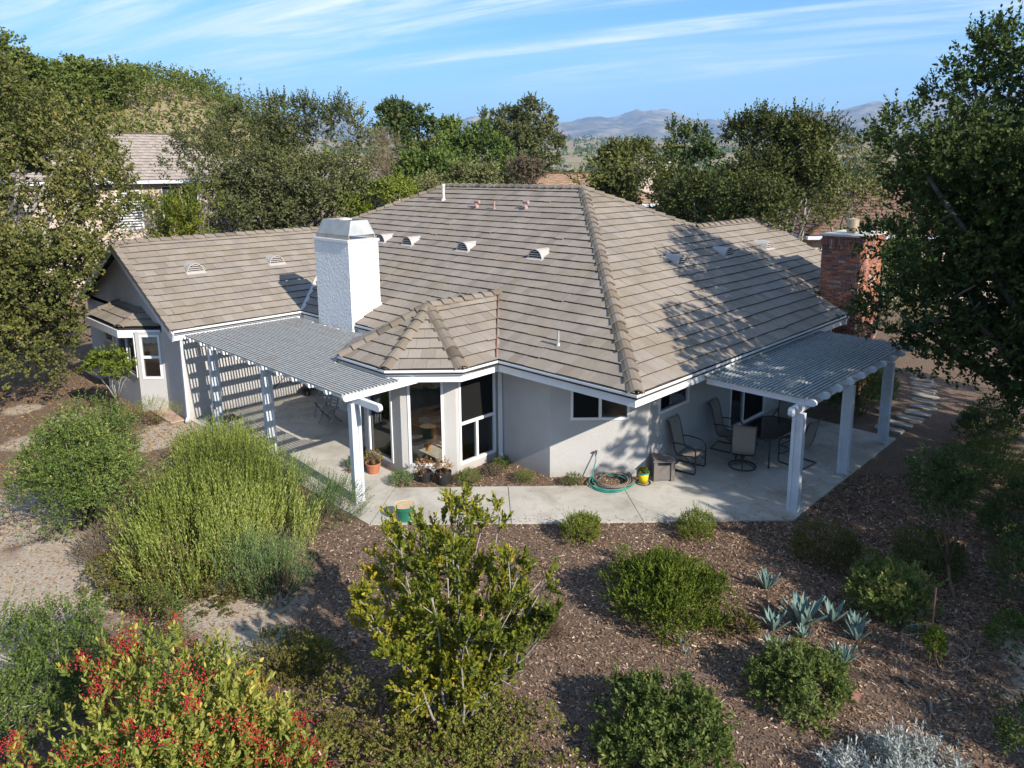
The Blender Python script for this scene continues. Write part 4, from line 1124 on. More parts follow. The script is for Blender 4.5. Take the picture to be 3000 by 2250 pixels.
MB().lathe([(0.0, 0.0), (0.035, 0.0), (0.035, 0.012), (0, 0.014)], 12, (12.555, 9.765, 0.635)).build('handle', 'brass', tap)
MB().tube([(12.555, 9.765, 0.60), (12.555, 9.765, 0.64)], 0.008, 6).build('stem', 'brass', tap)
tag(MB().tube([(12.72, 9.76, 0.26), (12.695, 9.735, 0.26)], 0.035, 14).build('drain_cap', 'galvanised'), 'small round pipe cap on the wall right of the tap', 'pipe cap')

# pots
def pot(name, loc, r, h, mat, label, cat='flower pot', group=None):
    p = world_root(name, loc, label, cat, group)
    MB().lathe([(0, 0.0), (r * 0.72, 0.0), (r * 0.98, h * 0.82), (r * 1.06, h * 0.83), (r * 1.08, h), (r * 0.97, h), (r * 0.95, h * 0.86)], 24, loc).build('pot', mat, p, smooth=False)
    MB().lathe([(0, h * 0.87), (r * 0.96, h * 0.87)], 24, loc).build('soil', 'potting_soil', p)
    return p
pot_t = pot('flower_pot', (9.17, 13.72, -0.03), 0.17, 0.28, 'terracotta', 'terracotta pot of yellowing geraniums beside the bay', group='pots around the bay')
pot_b1 = pot('flower_pot', (9.72, 12.48, -0.03), 0.15, 0.26, 'black_plastic', 'smaller black nursery pot of dry geraniums under the bay window', group='pots around the bay')
pot_b2 = pot('flower_pot', (9.95, 12.10, -0.03), 0.18, 0.30, 'black_plastic', 'larger black nursery pot of dry geraniums in front of the bay window', group='pots around the bay')
pot_p = pot('flower_pot', (11.2, 20.3, 0), 0.16, 0.26, 'black_plastic', 'black pot in the back corner of the left patio', group='pots around the bay')
pot_g = pot('flower_pot', (8.25, 11.30, 0), 0.20, 0.30, 'green_glaze', 'green glazed pot with pale clay saucer behind the tall yellow shrub', group='pots around the bay')
MB().lathe([(0.0, 0.303), (0.20, 0.306), (0.22, 0.325), (0.21, 0.325), (0.19, 0.315), (0, 0.312)], 24, (8.25, 11.30, 0)).build('saucer', 'saucer_clay', pot_g)

# folding wooden chairs on the left patio
def folding_chair():
    r = empty('folding_chair')
    for sx in (-0.21, 0.21):
        m = MB(); m.bar((sx, -0.22, 0), (sx, 0.24, 0.86), 0.025, 0.045, (1, 0, 0)); m.build('leg', 'weathered_wood').parent = r
        m = MB(); m.bar((sx * 0.86, 0.26, 0), (sx * 0.86, -0.20, 0.44), 0.025, 0.045, (1, 0, 0)); m.build('leg', 'weathered_wood').parent = r
    for i in range(6): m = MB(); m.box((-0.2, -0.2 + i * 0.07, 0.43), (0.2, -0.145 + i * 0.07, 0.448)); m.build('seat_slat', 'weathered_wood').parent = r
    for i in range(4): y = 0.10 + i * 0.038; z = 0.58 + i * 0.075; m = MB(); m.bar((-0.2, y, z), (0.2, y, z), 0.014, 0.05); m.build('back_slat', 'weathered_wood').parent = r
    return r
fc = folding_chair(); fc.location = (10.30, 17.45, 0); fc.rotation_euler = (0, 0, R(-75)); tag(fc, 'weathered wooden folding chair under the left lattice cover, nearer the bay', 'folding chair', 'wooden folding chairs')
f2 = copy_tree(fc); f2.location = (10.55, 18.15, 0); f2.rotation_euler = (0, 0, R(-60)); tag(f2, 'weathered wooden folding chair under the left lattice cover, nearer the wing', 'folding chair', 'wooden folding chairs')

# inside the bay: table with papers, pet carrier
tb = world_root('dining_table', (11.25, 14.0, 0), 'round orange oak table with papers seen through the bay window', 'table')
MB().lathe([(0, 0.70), (0.60, 0.70), (0.64, 0.72), (0.64, 0.75), (0, 0.755)], 36, (11.25, 14.0, 0)).build('table_top', 'oak_wood', tb)
MB().lathe([(0.08, 0.06), (0.06, 0.2), (0.09, 0.4), (0.06, 0.6), (0.2, 0.70)], 16, (11.25, 14.0, 0)).build('pedestal', 'oak_wood', tb)
for i in range(4):
    t = i * math.pi / 2 + 0.5; MB().tube([(11.25, 14.0, 0.16), (11.25 + 0.25 * math.cos(t), 14 + 0.25 * math.sin(t), 0.12), (11.25 + 0.45 * math.cos(t), 14 + 0.45 * math.sin(t), 0.03)], 0.035, 8).build('foot', 'oak_wood', tb)
for i, (x, y, rz, z) in enumerate(((10.95, 13.95, 20, 0.757), (11.0, 14.05, -15, 0.763), (10.98, 14.0, 40, 0.769), (11.15, 13.75, 60, 0.757), (11.45, 13.9, 5, 0.757))):
    m = MB().box((-0.11, -0.15, 0), (0.11, 0.15, 0.005)); o = m.build('paper_sheet', 'paper' if i < 4 else 'valance_cloth'); o.location = (x, y, z); o.rotation_euler = (0, 0, R(rz))
    tag(o, ['loose white paper at the near edge of the oak table', 'white paper on the table pile, slightly turned', 'topmost white paper on the table pile', 'white paper lying flat on the right of the table pile', 'red patterned cloth on the oak table'][i], 'paper' if i < 4 else 'cloth')
MB().lathe([(0, 0.012), (0.9, 0.012), (0.9, 0.02), (0, 0.021)], 36, (10.9, 13.6, 0.004)).build('rug', 'rug')
tag(bpy.data.objects['rug'], 'pale round rug under the oak table behind the bay window', 'rug')
pc_ = world_root('pet_carrier', (11.95, 13.15, 0), 'beige plastic pet carrier behind the lower bay window panes', 'pet carrier')
m = MB(); frustum(m, 11.72, 12.22, 12.95, 13.45, 11.76, 12.18, 12.98, 13.42, 0.02, 0.24); frustum(m, 11.72, 12.22, 12.95, 13.45, 11.82, 12.12, 13.03, 13.37, 0.26, 0.50); m.build('shell', 'crate_plastic', pc_)
MB().box((11.70, 12.93, 0.235), (12.24, 13.47, 0.265)).build('rim', 'crate_plastic', pc_)
m = MB()
for i in range(7): m.bar((11.80 + i * 0.055, 12.96, 0.06), (11.80 + i * 0.055, 12.99, 0.42), 0.006, 0.006)
m.build('door_grille', 'iron', pc_)
# ================================================================== plants: shared tools
def mk_leaf(name, stops, trans=0.13, rough=0.6, spec=0.12):
    m, n, l, out = nt(name)
    at = n.new('ShaderNodeAttribute'); at.attribute_name = 'tone'
    c = ramp(n, l, at.outputs['Fac'], stops)
    p = n.new('ShaderNodeBsdfPrincipled'); l.new(c, p.inputs['Base Color']); p.inputs['Roughness'].default_value = rough; p.inputs['Specular IOR Level'].default_value = spec
    t = n.new('ShaderNodeBsdfTranslucent'); l.new(mixc(n, l, 1.0, c, (1.15, 1.25, 0.6), 'MULTIPLY'), t.inputs['Color'])
    mx = n.new('ShaderNodeMixShader'); mx.inputs[0].default_value = trans; l.new(p.outputs[0], mx.inputs[1]); l.new(t.outputs[0], mx.inputs[2])
    l.new(mx.outputs[0], out.inputs['Surface'])
mk_leaf('leaf_oak_dark', [(0.0, (0.022, 0.036, 0.012)), (0.45, (0.049, 0.077, 0.021)), (0.8, (0.088, 0.119, 0.034)), (1.0, (0.176, 0.168, 0.046))])
mk_leaf('leaf_oak_olive', [(0.0, (0.037, 0.045, 0.015)), (0.4, (0.099, 0.112, 0.030)), (0.75, (0.179, 0.173, 0.048)), (1.0, (0.356, 0.285, 0.098))])
mk_leaf('leaf_oak_grey', [(0.0, (0.039, 0.048, 0.019)), (0.45, (0.099, 0.109, 0.039)), (0.8, (0.158, 0.160, 0.063)), (1.0, (0.270, 0.248, 0.112))])
mk_leaf('leaf_oak_deep', [(0.0, (0.018, 0.032, 0.011)), (0.45, (0.048, 0.075, 0.020)), (0.8, (0.095, 0.125, 0.032)), (1.0, (0.21, 0.20, 0.06))])
mk_leaf('leaf_green', [(0.0, (0.034, 0.058, 0.015)), (0.45, (0.090, 0.131, 0.029)), (0.8, (0.155, 0.208, 0.048)), (1.0, (0.279, 0.288, 0.085))])
mk_leaf('leaf_hill', [(0.0, (0.041, 0.058, 0.013)), (0.45, (0.101, 0.128, 0.026)), (0.8, (0.162, 0.189, 0.039)), (1.0, (0.230, 0.232, 0.058))])
mk_leaf('leaf_bright', [(0.0, (0.06, 0.085, 0.012)), (0.5, (0.14, 0.18, 0.022)), (1.0, (0.26, 0.26, 0.05))])
mk_leaf('leaf_yellow', [(0.0, (0.047, 0.068, 0.012)), (0.35, (0.115, 0.142, 0.019)), (0.6, (0.230, 0.230, 0.026)), (0.85, (0.459, 0.338, 0.026)), (1.0, (0.567, 0.365, 0.036))], 0.22)
mk_leaf('leaf_toyon', [(0.0, (0.052, 0.084, 0.014)), (0.35, (0.132, 0.174, 0.028)), (0.62, (0.276, 0.280, 0.055)), (0.85, (0.425, 0.370, 0.085)), (0.965, (0.517, 0.370, 0.060)), (1.0, (0.517, 0.123, 0.030))], 0.22, 0.5, 0.2)
mk_leaf('leaf_rosemary', [(0.0, (0.071, 0.089, 0.023)), (0.4, (0.186, 0.229, 0.046)), (0.75, (0.314, 0.351, 0.081)), (1.0, (0.429, 0.433, 0.178))], 0.2)
mk_leaf('leaf_juniper', [(0.0, (0.056, 0.088, 0.035)), (0.5, (0.136, 0.200, 0.072)), (1.0, (0.256, 0.304, 0.120))], 0.2)
mk_leaf('leaf_brown', [(0.0, (0.044, 0.041, 0.014)), (0.5, (0.124, 0.113, 0.031)), (0.8, (0.194, 0.171, 0.042)), (1.0, (0.171, 0.205, 0.042))], 0.2)
mk_leaf('leaf_sage', [(0.0, (0.052, 0.072, 0.019)), (0.5, (0.124, 0.163, 0.042)), (0.85, (0.202, 0.227, 0.066)), (1.0, (0.312, 0.247, 0.072))], 0.25)
mk_leaf('leaf_silver', [(0.0, (0.16, 0.18, 0.17)), (0.5, (0.29, 0.31, 0.30)), (1.0, (0.43, 0.45, 0.44))], 0.15, 0.7)
mk_leaf('leaf_dry', [(0.0, (0.06, 0.045, 0.03)), (0.5, (0.14, 0.11, 0.075)), (1.0, (0.26, 0.21, 0.14))], 0.2, 0.8)
mk_leaf('leaf_geranium', [(0.0, (0.10, 0.13, 0.03)), (0.4, (0.20, 0.19, 0.045)), (0.7, (0.33, 0.17, 0.06)), (1.0, (0.36, 0.22, 0.11))], 0.3)
mk_leaf('chips', [(0.0, (0.04, 0.026, 0.018)), (0.35, (0.125, 0.075, 0.050)), (0.6, (0.24, 0.152, 0.10)), (0.85, (0.42, 0.295, 0.195)), (1.0, (0.60, 0.48, 0.35))], 0.0, 0.9, 0.1)
mk_leaf('litter', [(0.0, (0.12, 0.06, 0.025)), (0.5, (0.28, 0.16, 0.07)), (1.0, (0.46, 0.33, 0.18))], 0.1, 0.8, 0.1)
plain('bark_grey', (0.20, 0.18, 0.155), (0.11, 0.095, 0.08), 6, 0.95, 0.1, bscale=20, bstr=0.6, stretch=(3, 3, 0.7))
plain('bark_pale', (0.36, 0.33, 0.29), (0.24, 0.22, 0.19), 12, 0.9, 0.1)
plain('bark_brown', (0.16, 0.105, 0.07), (0.10, 0.065, 0.045), 12, 0.9, 0.1)
m_, n_, l_, o_ = nt('berry'); princ(n_, l_, o_, ramp(n_, l_, noise(n_, l_, 9, 3), [(0.3, (0.22, 0.008, 0.012)), (0.7, (0.42, 0.016, 0.018))]), 0.35, 0.5)

def unit(v): return v / np.maximum(np.linalg.norm(v, axis=-1, keepdims=True), 1e-9)
def shoots(P, D, n, span, tilt, l, w, g, tone, tvar=0.16, lvar=0.25, tvar_tilt=14, hexa=False):
    """leaves set in a spiral along short shoots -> V, F, tone"""
    N = len(P); D = unit(D)
    ref = np.where(np.abs(D[:, 2:3]) < 0.9, np.array([[0, 0, 1.0]]), np.array([[1.0, 0, 0]]))
    e1 = unit(np.cross(D, ref)); e2 = np.cross(D, e1)
    j = np.arange(n)[None, :]
    az = j * 2.3999 + g.uniform(0, 6.28, (N, 1)) + g.normal(0, 0.3, (N, n))
    t = (j + g.uniform(0, 1, (N, n))) / n
    sp = span * g.uniform(0.7, 1.3, (N, 1))
    base = P[:, None, :] + D[:, None, :] * (sp * t)[..., None]
    tl = np.radians(tilt + g.normal(0, tvar_tilt, (N, n)) - 15 * t)
    ax = np.cos(tl)[..., None] * D[:, None, :] + np.sin(tl)[..., None] * (np.cos(az)[..., None] * e1[:, None, :] + np.sin(az)[..., None] * e2[:, None, :])
    ax = unit(ax + g.normal(0, 0.08, ax.shape))
    sd = unit(np.cross(np.broadcast_to(D[:, None, :], ax.shape) + g.normal(0, 0.25, ax.shape), ax))
    L = (l * g.uniform(1 - lvar, 1 + lvar, (N, n)))[..., None]; W = (w * g.uniform(1 - lvar, 1 + lvar, (N, n)))[..., None] * 0.5
    nr = np.cross(ax, sd)
    v0 = base; v1 = base + ax * L * 0.52 + sd * W + nr * W * 0.3; v2 = base + ax * L; v3 = base + ax * L * 0.52 - sd * W + nr * W * 0.3
    if hexa:                                      # fuller, slightly curled blade
        cu = nr * L * g.uniform(-0.10, 0.16, (N, n, 1))
        a1, a2 = ax * L * 0.30, ax * L * 0.70
        V = np.stack([v0, base + a1 + sd * W * 0.9 + nr * W * 0.3, base + a2 + sd * W * 0.85 + nr * W * 0.3 + cu * 0.4, v2 + cu, base + a2 - sd * W * 0.85 + nr * W * 0.3 + cu * 0.4, base + a1 - sd * W * 0.9 + nr * W * 0.3], 2).reshape(-1, 3)
        F = np.arange(len(V)).reshape(-1, 6)
    else:
        V = np.stack([v0, v1, v2, v3], 2).reshape(-1, 3)
        F = np.arange(len(V)).reshape(-1, 4)
    tn = np.clip((np.asarray(tone).reshape(-1, 1) * np.ones((N, n)) + g.normal(0, tvar, (N, n))).ravel(), 0, 1)
    return V, F, tn
def join(parts):
    Vs, Fs, Ts, o = [], [], [], 0
    for V, F, T in parts: Vs.append(V); Fs.append(F + o); Ts.append(T); o += len(V)
    return np.concatenate(Vs), np.concatenate(Fs), np.concatenate(Ts)
def sample_lobes(lobes, n, g, lump=0.2, gap=-0.45, gapf=1.1, lower=0.35, inner=0.25, zsq=1.0):
    """points and outward directions spread through lumpy ellipsoids; a smooth field leaves gaps"""
    L = np.array([l[:4] for l in lobes]); sq = np.array([l[4] if len(l) > 4 else zsq for l in lobes])
    pw = L[:, 3] ** 2; pw = pw / pw.sum()
    k = g.choice(len(L), size=int(n * 2.2), p=pw)
    d = unit(g.normal(size=(len(k), 3)))
    keep = (d[:, 2] > -0.25) | (g.uniform(size=len(k)) < lower)
    d, k = d[keep], k[keep]
    rf = np.where(g.uniform(size=len(k)) < inner, g.uniform(0.35, 0.85, len(k)), g.uniform(0.82, 1.08, len(k)))
    rf = rf * (1 + lump * fnoise(d * 1.0 + L[k, :3] * 0.37, 2.6, 2))
    rad = np.stack([L[k, 3], L[k, 3], L[k, 3] * sq[k]], 1)
    P = L[k, :3] + d * rad * rf[:, None]
    nz = fnoise(P, gapf / max(0.25, float(np.mean(L[:, 3]))) * 1.6, 3)
    keep = nz > gap
    P, d, nz = P[keep][:n], d[keep][:n], nz[keep][:n]
    return P, d, nz
def clump_points(lobes, n, g, rc, per=9, **k):
    """shoots gathered in separate clumps spread over the lobes"""
    C, dc, nz = sample_lobes(lobes, max(8, n // per), g, **k)
    m = len(C)
    d = unit(g.normal(size=(m, per, 3)) + 0.75 * dc[:, None, :] + np.array([0, 0, 0.25]))
    r = rc * g.uniform(0.55, 1.25, (m, 1, 1)) * g.uniform(0.55, 1.05, (m, per, 1))
    P = C[:, None, :] + d * r * np.array([1, 1, 0.75])
    tc = np.repeat(g.normal(0, 0.09, m), per)
    return P.reshape(-1, 3), d.reshape(-1, 3), np.repeat(nz, per), tc
def limb_mb(base, lobes, r0, g, curve=0.25, tips=1.0, ends=None):
    m = MB(); b = Vector(base)
    ends = ends if ends is not None else [Vector(l[:3]) for l in lobes]
    c = sum(ends, Vector((0, 0, 0))) / len(ends)
    fork = b.lerp(Vector((c.x, c.y, max(c.z * 0.55, b.z + 0.5))), 0.45)
    lean = Vector((g.normal(0, curve), g.normal(0, curve), 0)) * (fork - b).length * 0.3
    m.tube([b + Vector((0, 0, -0.15)), b.lerp(fork, 0.15), b.lerp(fork, 0.55) + lean, fork], [r0 * 1.35, r0 * 1.05, r0 * 0.9, r0 * 0.8], 9)
    for e in ends:
        v = e - fork; q = Vector((g.normal(0, curve), g.normal(0, curve), g.normal(0.15, curve))) * v.length * 0.3
        m.tube([fork, fork + v * 0.4 + q, fork + v * 0.75 + q * 0.6, e], [r0 * 0.55, r0 * 0.4, r0 * 0.25, r0 * 0.1], 6)
        for _ in range(3):
            s = fork + v * g.uniform(0.45, 0.85) + q * 0.7; t = Vector(unit(g.normal(size=3) + np.array([0, 0, 0.4]))) * min(0.7, v.length * 0.3) * tips
            m.tube([s, s + t * 0.5 + Vector((0, 0, 0.03)), s + t], [r0 * 0.2, r0 * 0.12, r0 * 0.05], 5)
    return m
def tree(name, base, lobes, mat, n, nl, l, w, label, cat, seed, group=None, r0=0.18, span=0.3, tilt=55, gap=-0.4, gapf=1.1, lump=0.22, up=0.45, tone=0.45, bark='bark_grey', lower=0.35, inner=0.25, sprigs=0, twiggy=1.0, rc=0.0, per=9, trim=1.0):
    g = np.random.default_rng(seed)
    root = world_root(name, base, label, cat, group)
    n, l, w = int(n * 0.80), l * 1.09, w * 1.09
    cut = (0.6 * rc + 0.7 * span) * trim
    lobes = [(a, b, c, max(0.3 * r_, r_ - cut)) for a, b, c, r_ in lobes]
    if rc: P, d, nz, tc = clump_points(lobes, n, g, rc, per, lump=lump, gap=gap, gapf=gapf, lower=lower, inner=inner)
    else:
        P, d, nz = sample_lobes(lobes, n, g, lump, gap, gapf, lower, inner); tc = 0.0
    D = d + np.array([0, 0, up]) + g.normal(0, 0.35, d.shape)
    tn = tone + 0.16 * fnoise(P, 0.9, 1) + tc
    parts = [shoots(P, D, nl, span, tilt, l, w, g, tn, 0.11)]
    if sprigs:                                   # long thin shoots that break the outline
        top = np.argsort(-(P[:, 2] + d[:, 2] * 2 + g.normal(0, 1.2, len(P))))[:sprigs]
        Q = P[top]; DD = unit(d[top] * 0.7 + np.array([0, 0, 0.9]) + g.normal(0, 0.3, (sprigs, 3)))
        parts.append(shoots(Q, DD, nl + 3, span * 1.7, 40, l * 0.85, w * 0.85, g, tn[top]))
    V, F, T = join(parts)
    mesh_np('crown', V, F, mat, root, T)
    m = limb_mb(base, lobes, r0, g, tips=twiggy)
    m.build('trunk', bark, root, smooth=True)
    return root
def shrub(name, base, lobes, mat, n, nl, l, w, label, seed, cat='shrub', group=None, span=0.12, tilt=45, gap=-0.6, gapf=1.0, lump=0.15, up=0.7, tone=0.45, stem='bark_brown', stems=12, stem_r=0.012, lower=0.12, inner=0.3, tvar=0.16, tfield=0.18, zsq=1.0, out_stems=0.85, sprigs=0, rc=0.0, per=7):
    g = np.random.default_rng(seed)
    root = world_root(name, base, label, cat, group)
    n, l, w = int(n * 0.70), l * 1.15, w * 1.15
    tc = 0.0; cut = 0.6 * rc + 0.6 * span
    lobes = [(*o[:3], max(0.4 * o[3], o[3] - cut), *o[4:]) for o in lobes]
    if rc: P, d, nz, tc = clump_points(lobes, n, g, rc, per, lump=lump, gap=gap, gapf=gapf, lower=lower, inner=inner, zsq=zsq)
    else: P, d, nz = sample_lobes(lobes, n, g, lump, gap, gapf, lower, inner, zsq)
    P[:, 2] = np.maximum(P[:, 2], base[2] + 0.02)
    D = d + np.array([0, 0, up]) + g.normal(0, 0.3, d.shape)
    tn = tone + tfield * fnoise(P, 1.9, 1) + tc
    V, F, T = shoots(P, D, nl, span, tilt, l, w, g, tn, tvar)
    if sprigs:
        ok = np.where(d[:, 2] > 0.0)[0]; sel = g.choice(ok, min(sprigs, len(ok)), replace=False)
        DD = unit(d[sel] * 0.8 + np.array([0, 0, 0.8]) + g.normal(0, 0.3, (len(sel), 3)))
        V, F, T = join([(V, F, T), shoots(P[sel], DD, nl + 6, span * 2.4, 45, l * 0.9, w * 0.9, g, np.broadcast_to(tn, (len(P),))[sel] + 0.1, tvar)])
    mesh_np('foliage', V, F, mat, root, T)
    m = MB(); b = Vector(base)
    for i in g.choice(len(P), size=min(stems, len(P)), replace=False):
        e = Vector(P[i]); e = b.lerp(e, out_stems); s = b + Vector((g.normal(0, 0.06), g.normal(0, 0.06), -0.03))
        mid = s.lerp(e, 0.5) + Vector((g.normal(0, 0.05), g.normal(0, 0.05), 0.08 * (e - s).length))
        m.tube([s, mid, e], [stem_r, stem_r * 0.75, stem_r * 0.35], 5)
    m.build('stem', stem, root, smooth=True)
    return root

# ================================================================== foreground garden
# tall open shrub with upright leaves, yellowing on the left
g = np.random.default_rng(21)
cs = world_root('tall_shrub', (5.3, 6.35, -0.03), 'tall open multi stemmed shrub with upright green and yellow leaves, front centre', 'shrub')
stems_mb, SP, SD = MB(), [], []
for i in range(27):
    az = i * 2.39996 + g.uniform(-0.3, 0.3); rr_ = 1.32 * math.sqrt((i + 0.5) / 27) * g.uniform(0.85, 1.08)
    top = (3.15 - 1.25 * (rr_ / 1.32) ** 2) * g.uniform(0.72, 1.02)
    b = Vector((5.3 + 0.16 * math.cos(az), 6.35 + 0.16 * math.sin(az), -0.05)); e = Vector((5.3 + rr_ * math.cos(az), 6.35 + rr_ * math.sin(az), top))
    k = Vector((g.normal(0, 0.07), g.normal(0, 0.07), 0)); pts = []
    for t in np.linspace(0, 1, 7):
        p = b.lerp(e, t); o = Vector((math.cos(az), math.sin(az), 0)) * (-0.06 * rr_ * math.sin(math.pi * t) * (1 - t)) + k * math.sin(2 * math.pi * t)
        pts.append(p + o)
    stems_mb.tube(pts, [0.022 * (1 - 0.75 * t) for t in np.linspace(0, 1, 7)], 6)
    for q in range(18):
        t = g.uniform(0.14, 1.0); ix = min(5, int(t * 6)); p = pts[ix].lerp(pts[ix + 1], t * 6 - ix)
        dr = Vector(unit(np.array([math.cos(az) * 0.35, math.sin(az) * 0.35, 0.75]) + g.normal(0, 0.42, 3))); L = g.uniform(0.18, 0.50) * (1.15 - 0.4 * t)
        stems_mb.tube([p, p + dr * L * 0.5 + Vector((0, 0, 0.02)), p + dr * L], [0.008, 0.006, 0.003], 4)
        for s_ in range(8):
            u = g.uniform(0.2, 1.0); SP.append(p + dr * L * u); SD.append(np.array(dr) * 0.6 + np.array([0, 0, 0.5]) + g.normal(0, 0.38, 3))
SP, SD = np.array([tuple(p) for p in SP]), np.array(SD)
side = (SP[:, 0] - 5.3) * -0.707 + (SP[:, 1] - 6.35) * 0.707          # towards the left of the picture
tn = 0.38 + 0.26 * np.clip(fnoise(SP, 1.3, 0) + 0.7 * side + 0.35 * (SP[:, 2] - 1.7), -0.6, 1.3)
V, F, T = shoots(SP, SD, 9, 0.14, 38, 0.064, 0.030, g, tn, 0.12, hexa=True)
mesh_np('foliage', V, F, 'leaf_yellow', cs, T); stems_mb.build('stem', 'bark_pale', cs, smooth=True)
for i, (x, y, z) in enumerate(((5.55, 6.1, 1.55), (5.72, 5.92, 1.5))):
    m = MB(); m.add([(0, 0, 0), (0.05, 0.03, 0.03), (0.07, 0.02, -0.05), (0.02, 0.0, -0.09), (0.002, 0.004, 0), (0.052, 0.034, 0.03), (0.072, 0.024, -0.05), (0.022, 0.004, -0.09)], [(0, 1, 2, 3), (7, 6, 5, 4), (0, 4, 5, 1), (1, 5, 6, 2), (2, 6, 7, 3), (3, 7, 4, 0)])
    if not i: plain('pink_ribbon', (0.62, 0.16, 0.20), (0.5, 0.12, 0.16), 20, 0.5)
    o = m.build('ribbon', 'pink_ribbon'); o.location = (x, y, z)
    tag(o, ['pink ribbon tied in the tall shrub, left of two', 'pink ribbon tied in the tall shrub, right of two'][i], 'ribbon', 'pink ribbons')

# red berried shrub in the near left corner
g = np.random.default_rng(33)
ty = world_root('berry_shrub', (2.15, 6.75, -0.03), 'wide leafy shrub covered in clusters of red berries, front left corner', 'shrub')
TL_ = [(2.0, 6.75, 0.95, 1.15), (1.65, 7.4, 0.8, 0.9), (2.5, 6.2, 0.75, 0.9), (1.5, 6.2, 0.85, 0.95), (2.15, 7.25, 1.25, 0.72), (1.5, 7.5, 1.15, 0.6), (2.6, 6.5, 1.05, 0.6), (2.75, 5.75, 0.5, 0.65), (1.1, 7.8, 0.5, 0.7), (2.4, 6.75, 1.1, 0.65), (1.8, 5.6, 0.6, 0.8)]
P, d, nz = sample_lobes(TL_, 3300, g, 0.24, -0.75, 1.2, 0.1, 0.25)
P[:, 2] = np.maximum(P[:, 2], 0.05)
D = d * 0.9 + np.array([0, 0, 0.75]) + g.normal(0, 0.3, d.shape)
tn = 0.53 + 0.18 * fnoise(P, 1.6, 1)
V, F, T = shoots(P, D, 11, 0.16, 48, 0.070, 0.027, g, tn, 0.17, hexa=True)
sel = np.where(d[:, 2] > 0.15)[0]; sel = g.choice(sel, 150, replace=False)
V, F, T = join([(V, F, T), shoots(P[sel], unit(d[sel] * 0.7 + np.array([0, 0, 0.9]) + g.normal(0, 0.25, (150, 3))), 16, 0.34, 45, 0.062, 0.024, g, tn[sel] + 0.06, 0.15, hexa=True)])
mesh_np('foliage', V, F, 'leaf_toyon', ty, T)
m = MB()
for i in g.choice(len(P), 40, replace=False):
    e = Vector(P[i]) * 0.85 + Vector((2.15, 6.75, 0.4)) * 0.15; b = Vector((2.15 + g.normal(0, 0.15), 6.75 + g.normal(0, 0.15), 0)); m.tube([b, b.lerp(e, 0.5) + Vector((0, 0, 0.15)), e], [0.022, 0.014, 0.006], 5)
m.build('stem', 'bark_grey', ty, smooth=True)
OCT = np.array([(1, 0, 0), (-1, 0, 0), (0, 1, 0), (0, -1, 0), (0, 0, 1), (0, 0, -1)], float)
OF = np.array([(0, 2, 4), (2, 1, 4), (1, 3, 4), (3, 0, 4), (2, 0, 5), (1, 2, 5), (3, 1, 5), (0, 3, 5)])
outer = np.where((d[:, 2] > 0.1) & (fnoise(P, 0.9, 0) > -0.75))[0]
ci = g.choice(outer, 230, replace=False); cc = P[ci] + d[ci] * 0.11 + np.array([0, 0, 0.09])
B = (cc[:, None, :] + g.normal(0, 1, (230, 38, 3)) * np.array([0.05, 0.05, 0.04])).reshape(-1, 3)
br = g.uniform(0.009, 0.0135, len(B))
BV = (B[:, None, :] + OCT[None] * br[:, None, None]).reshape(-1, 3); BF = (OF[None] + (np.arange(len(B)) * 6)[:, None, None]).reshape(-1, 3)
mesh_np('berries', BV, BF, 'berry', ty, smooth=True, kind='stuff')

# rosemary: dense upright spikes
def spikes(name, base, lobes, n, hmin, hmax, mat, label, seed, needles=16, nl=0.05, nw=0.011, lean=0.35, tone=0.5, cat='shrub', group=None, tilt=32, tfield=0.2):
    g = np.random.default_rng(seed)
    root = world_root(name, base, label, cat, group)
    L = np.array(lobes); pw = L[:, 2] ** 2 / (L[:, 2] ** 2).sum(); k = g.choice(len(L), n, p=pw)
    r = np.sqrt(g.uniform(0, 1, n)); a = g.uniform(0, 6.283, n)
    off = np.stack([np.cos(a), np.sin(a)], 1) * r[:, None]
    xy = L[k, :2] + off * L[k, 2:3]
    dome = L[k, 3] * np.sqrt(np.clip(1 - 0.85 * r ** 2, 0.05, 1))
    H = g.uniform(hmin, hmax, n)
    z0 = np.maximum(0.02, dome - H * 0.75) * g.uniform(0.55, 1.05, n)
    P = np.stack([xy[:, 0], xy[:, 1], z0], 1)
    D = np.stack([off[:, 0] * lean, off[:, 1] * lean, np.ones(n)], 1) + g.normal(0, 0.13, (n, 3))
    keep = fnoise(P * np.array([1, 1, 0.2]), 2.6, 3) > -0.45; P, D = P[keep], D[keep]; n = len(P)
    tn = tone + tfield * fnoise(P, 1.1, 1) + g.normal(0, 0.14, n)
    sp = (hmin + hmax) / 2
    V, F, T = shoots(P, D, needles, sp, tilt, nl, nw, g, tn, 0.12)
    mesh_np('foliage', V, F, mat, root, T)
    m = MB()
    for i in g.choice(n, min(n, 240), replace=False):
        p = Vector(P[i]); b = Vector((base[0] + (p.x - base[0]) * 0.6, base[1] + (p.y - base[1]) * 0.6, 0)); m.tube([b, p], [0.008, 0.005], 4)
    m.build('stem', 'bark_brown', root)
    return root
spikes('rosemary', (5.5, 14.0, -0.03), [(4.6, 12.5, 1.15, 1.0), (5.3, 13.4, 1.3, 1.25), (6.0, 14.6, 1.3, 1.25), (6.5, 15.9, 1.1, 1.1), (6.9, 17.2, 0.85, 0.9), (5.6, 12.2, 0.95, 1.05), (4.7, 14.0, 1.0, 1.0), (6.3, 13.2, 0.9, 1.1)], 5200, 0.45, 0.85, 'leaf_rosemary', 'large mass of tall spiky yellow green rosemary left of the walk', 41, needles=18, nl=0.066, nw=0.017, tilt=24, tfield=0.28)
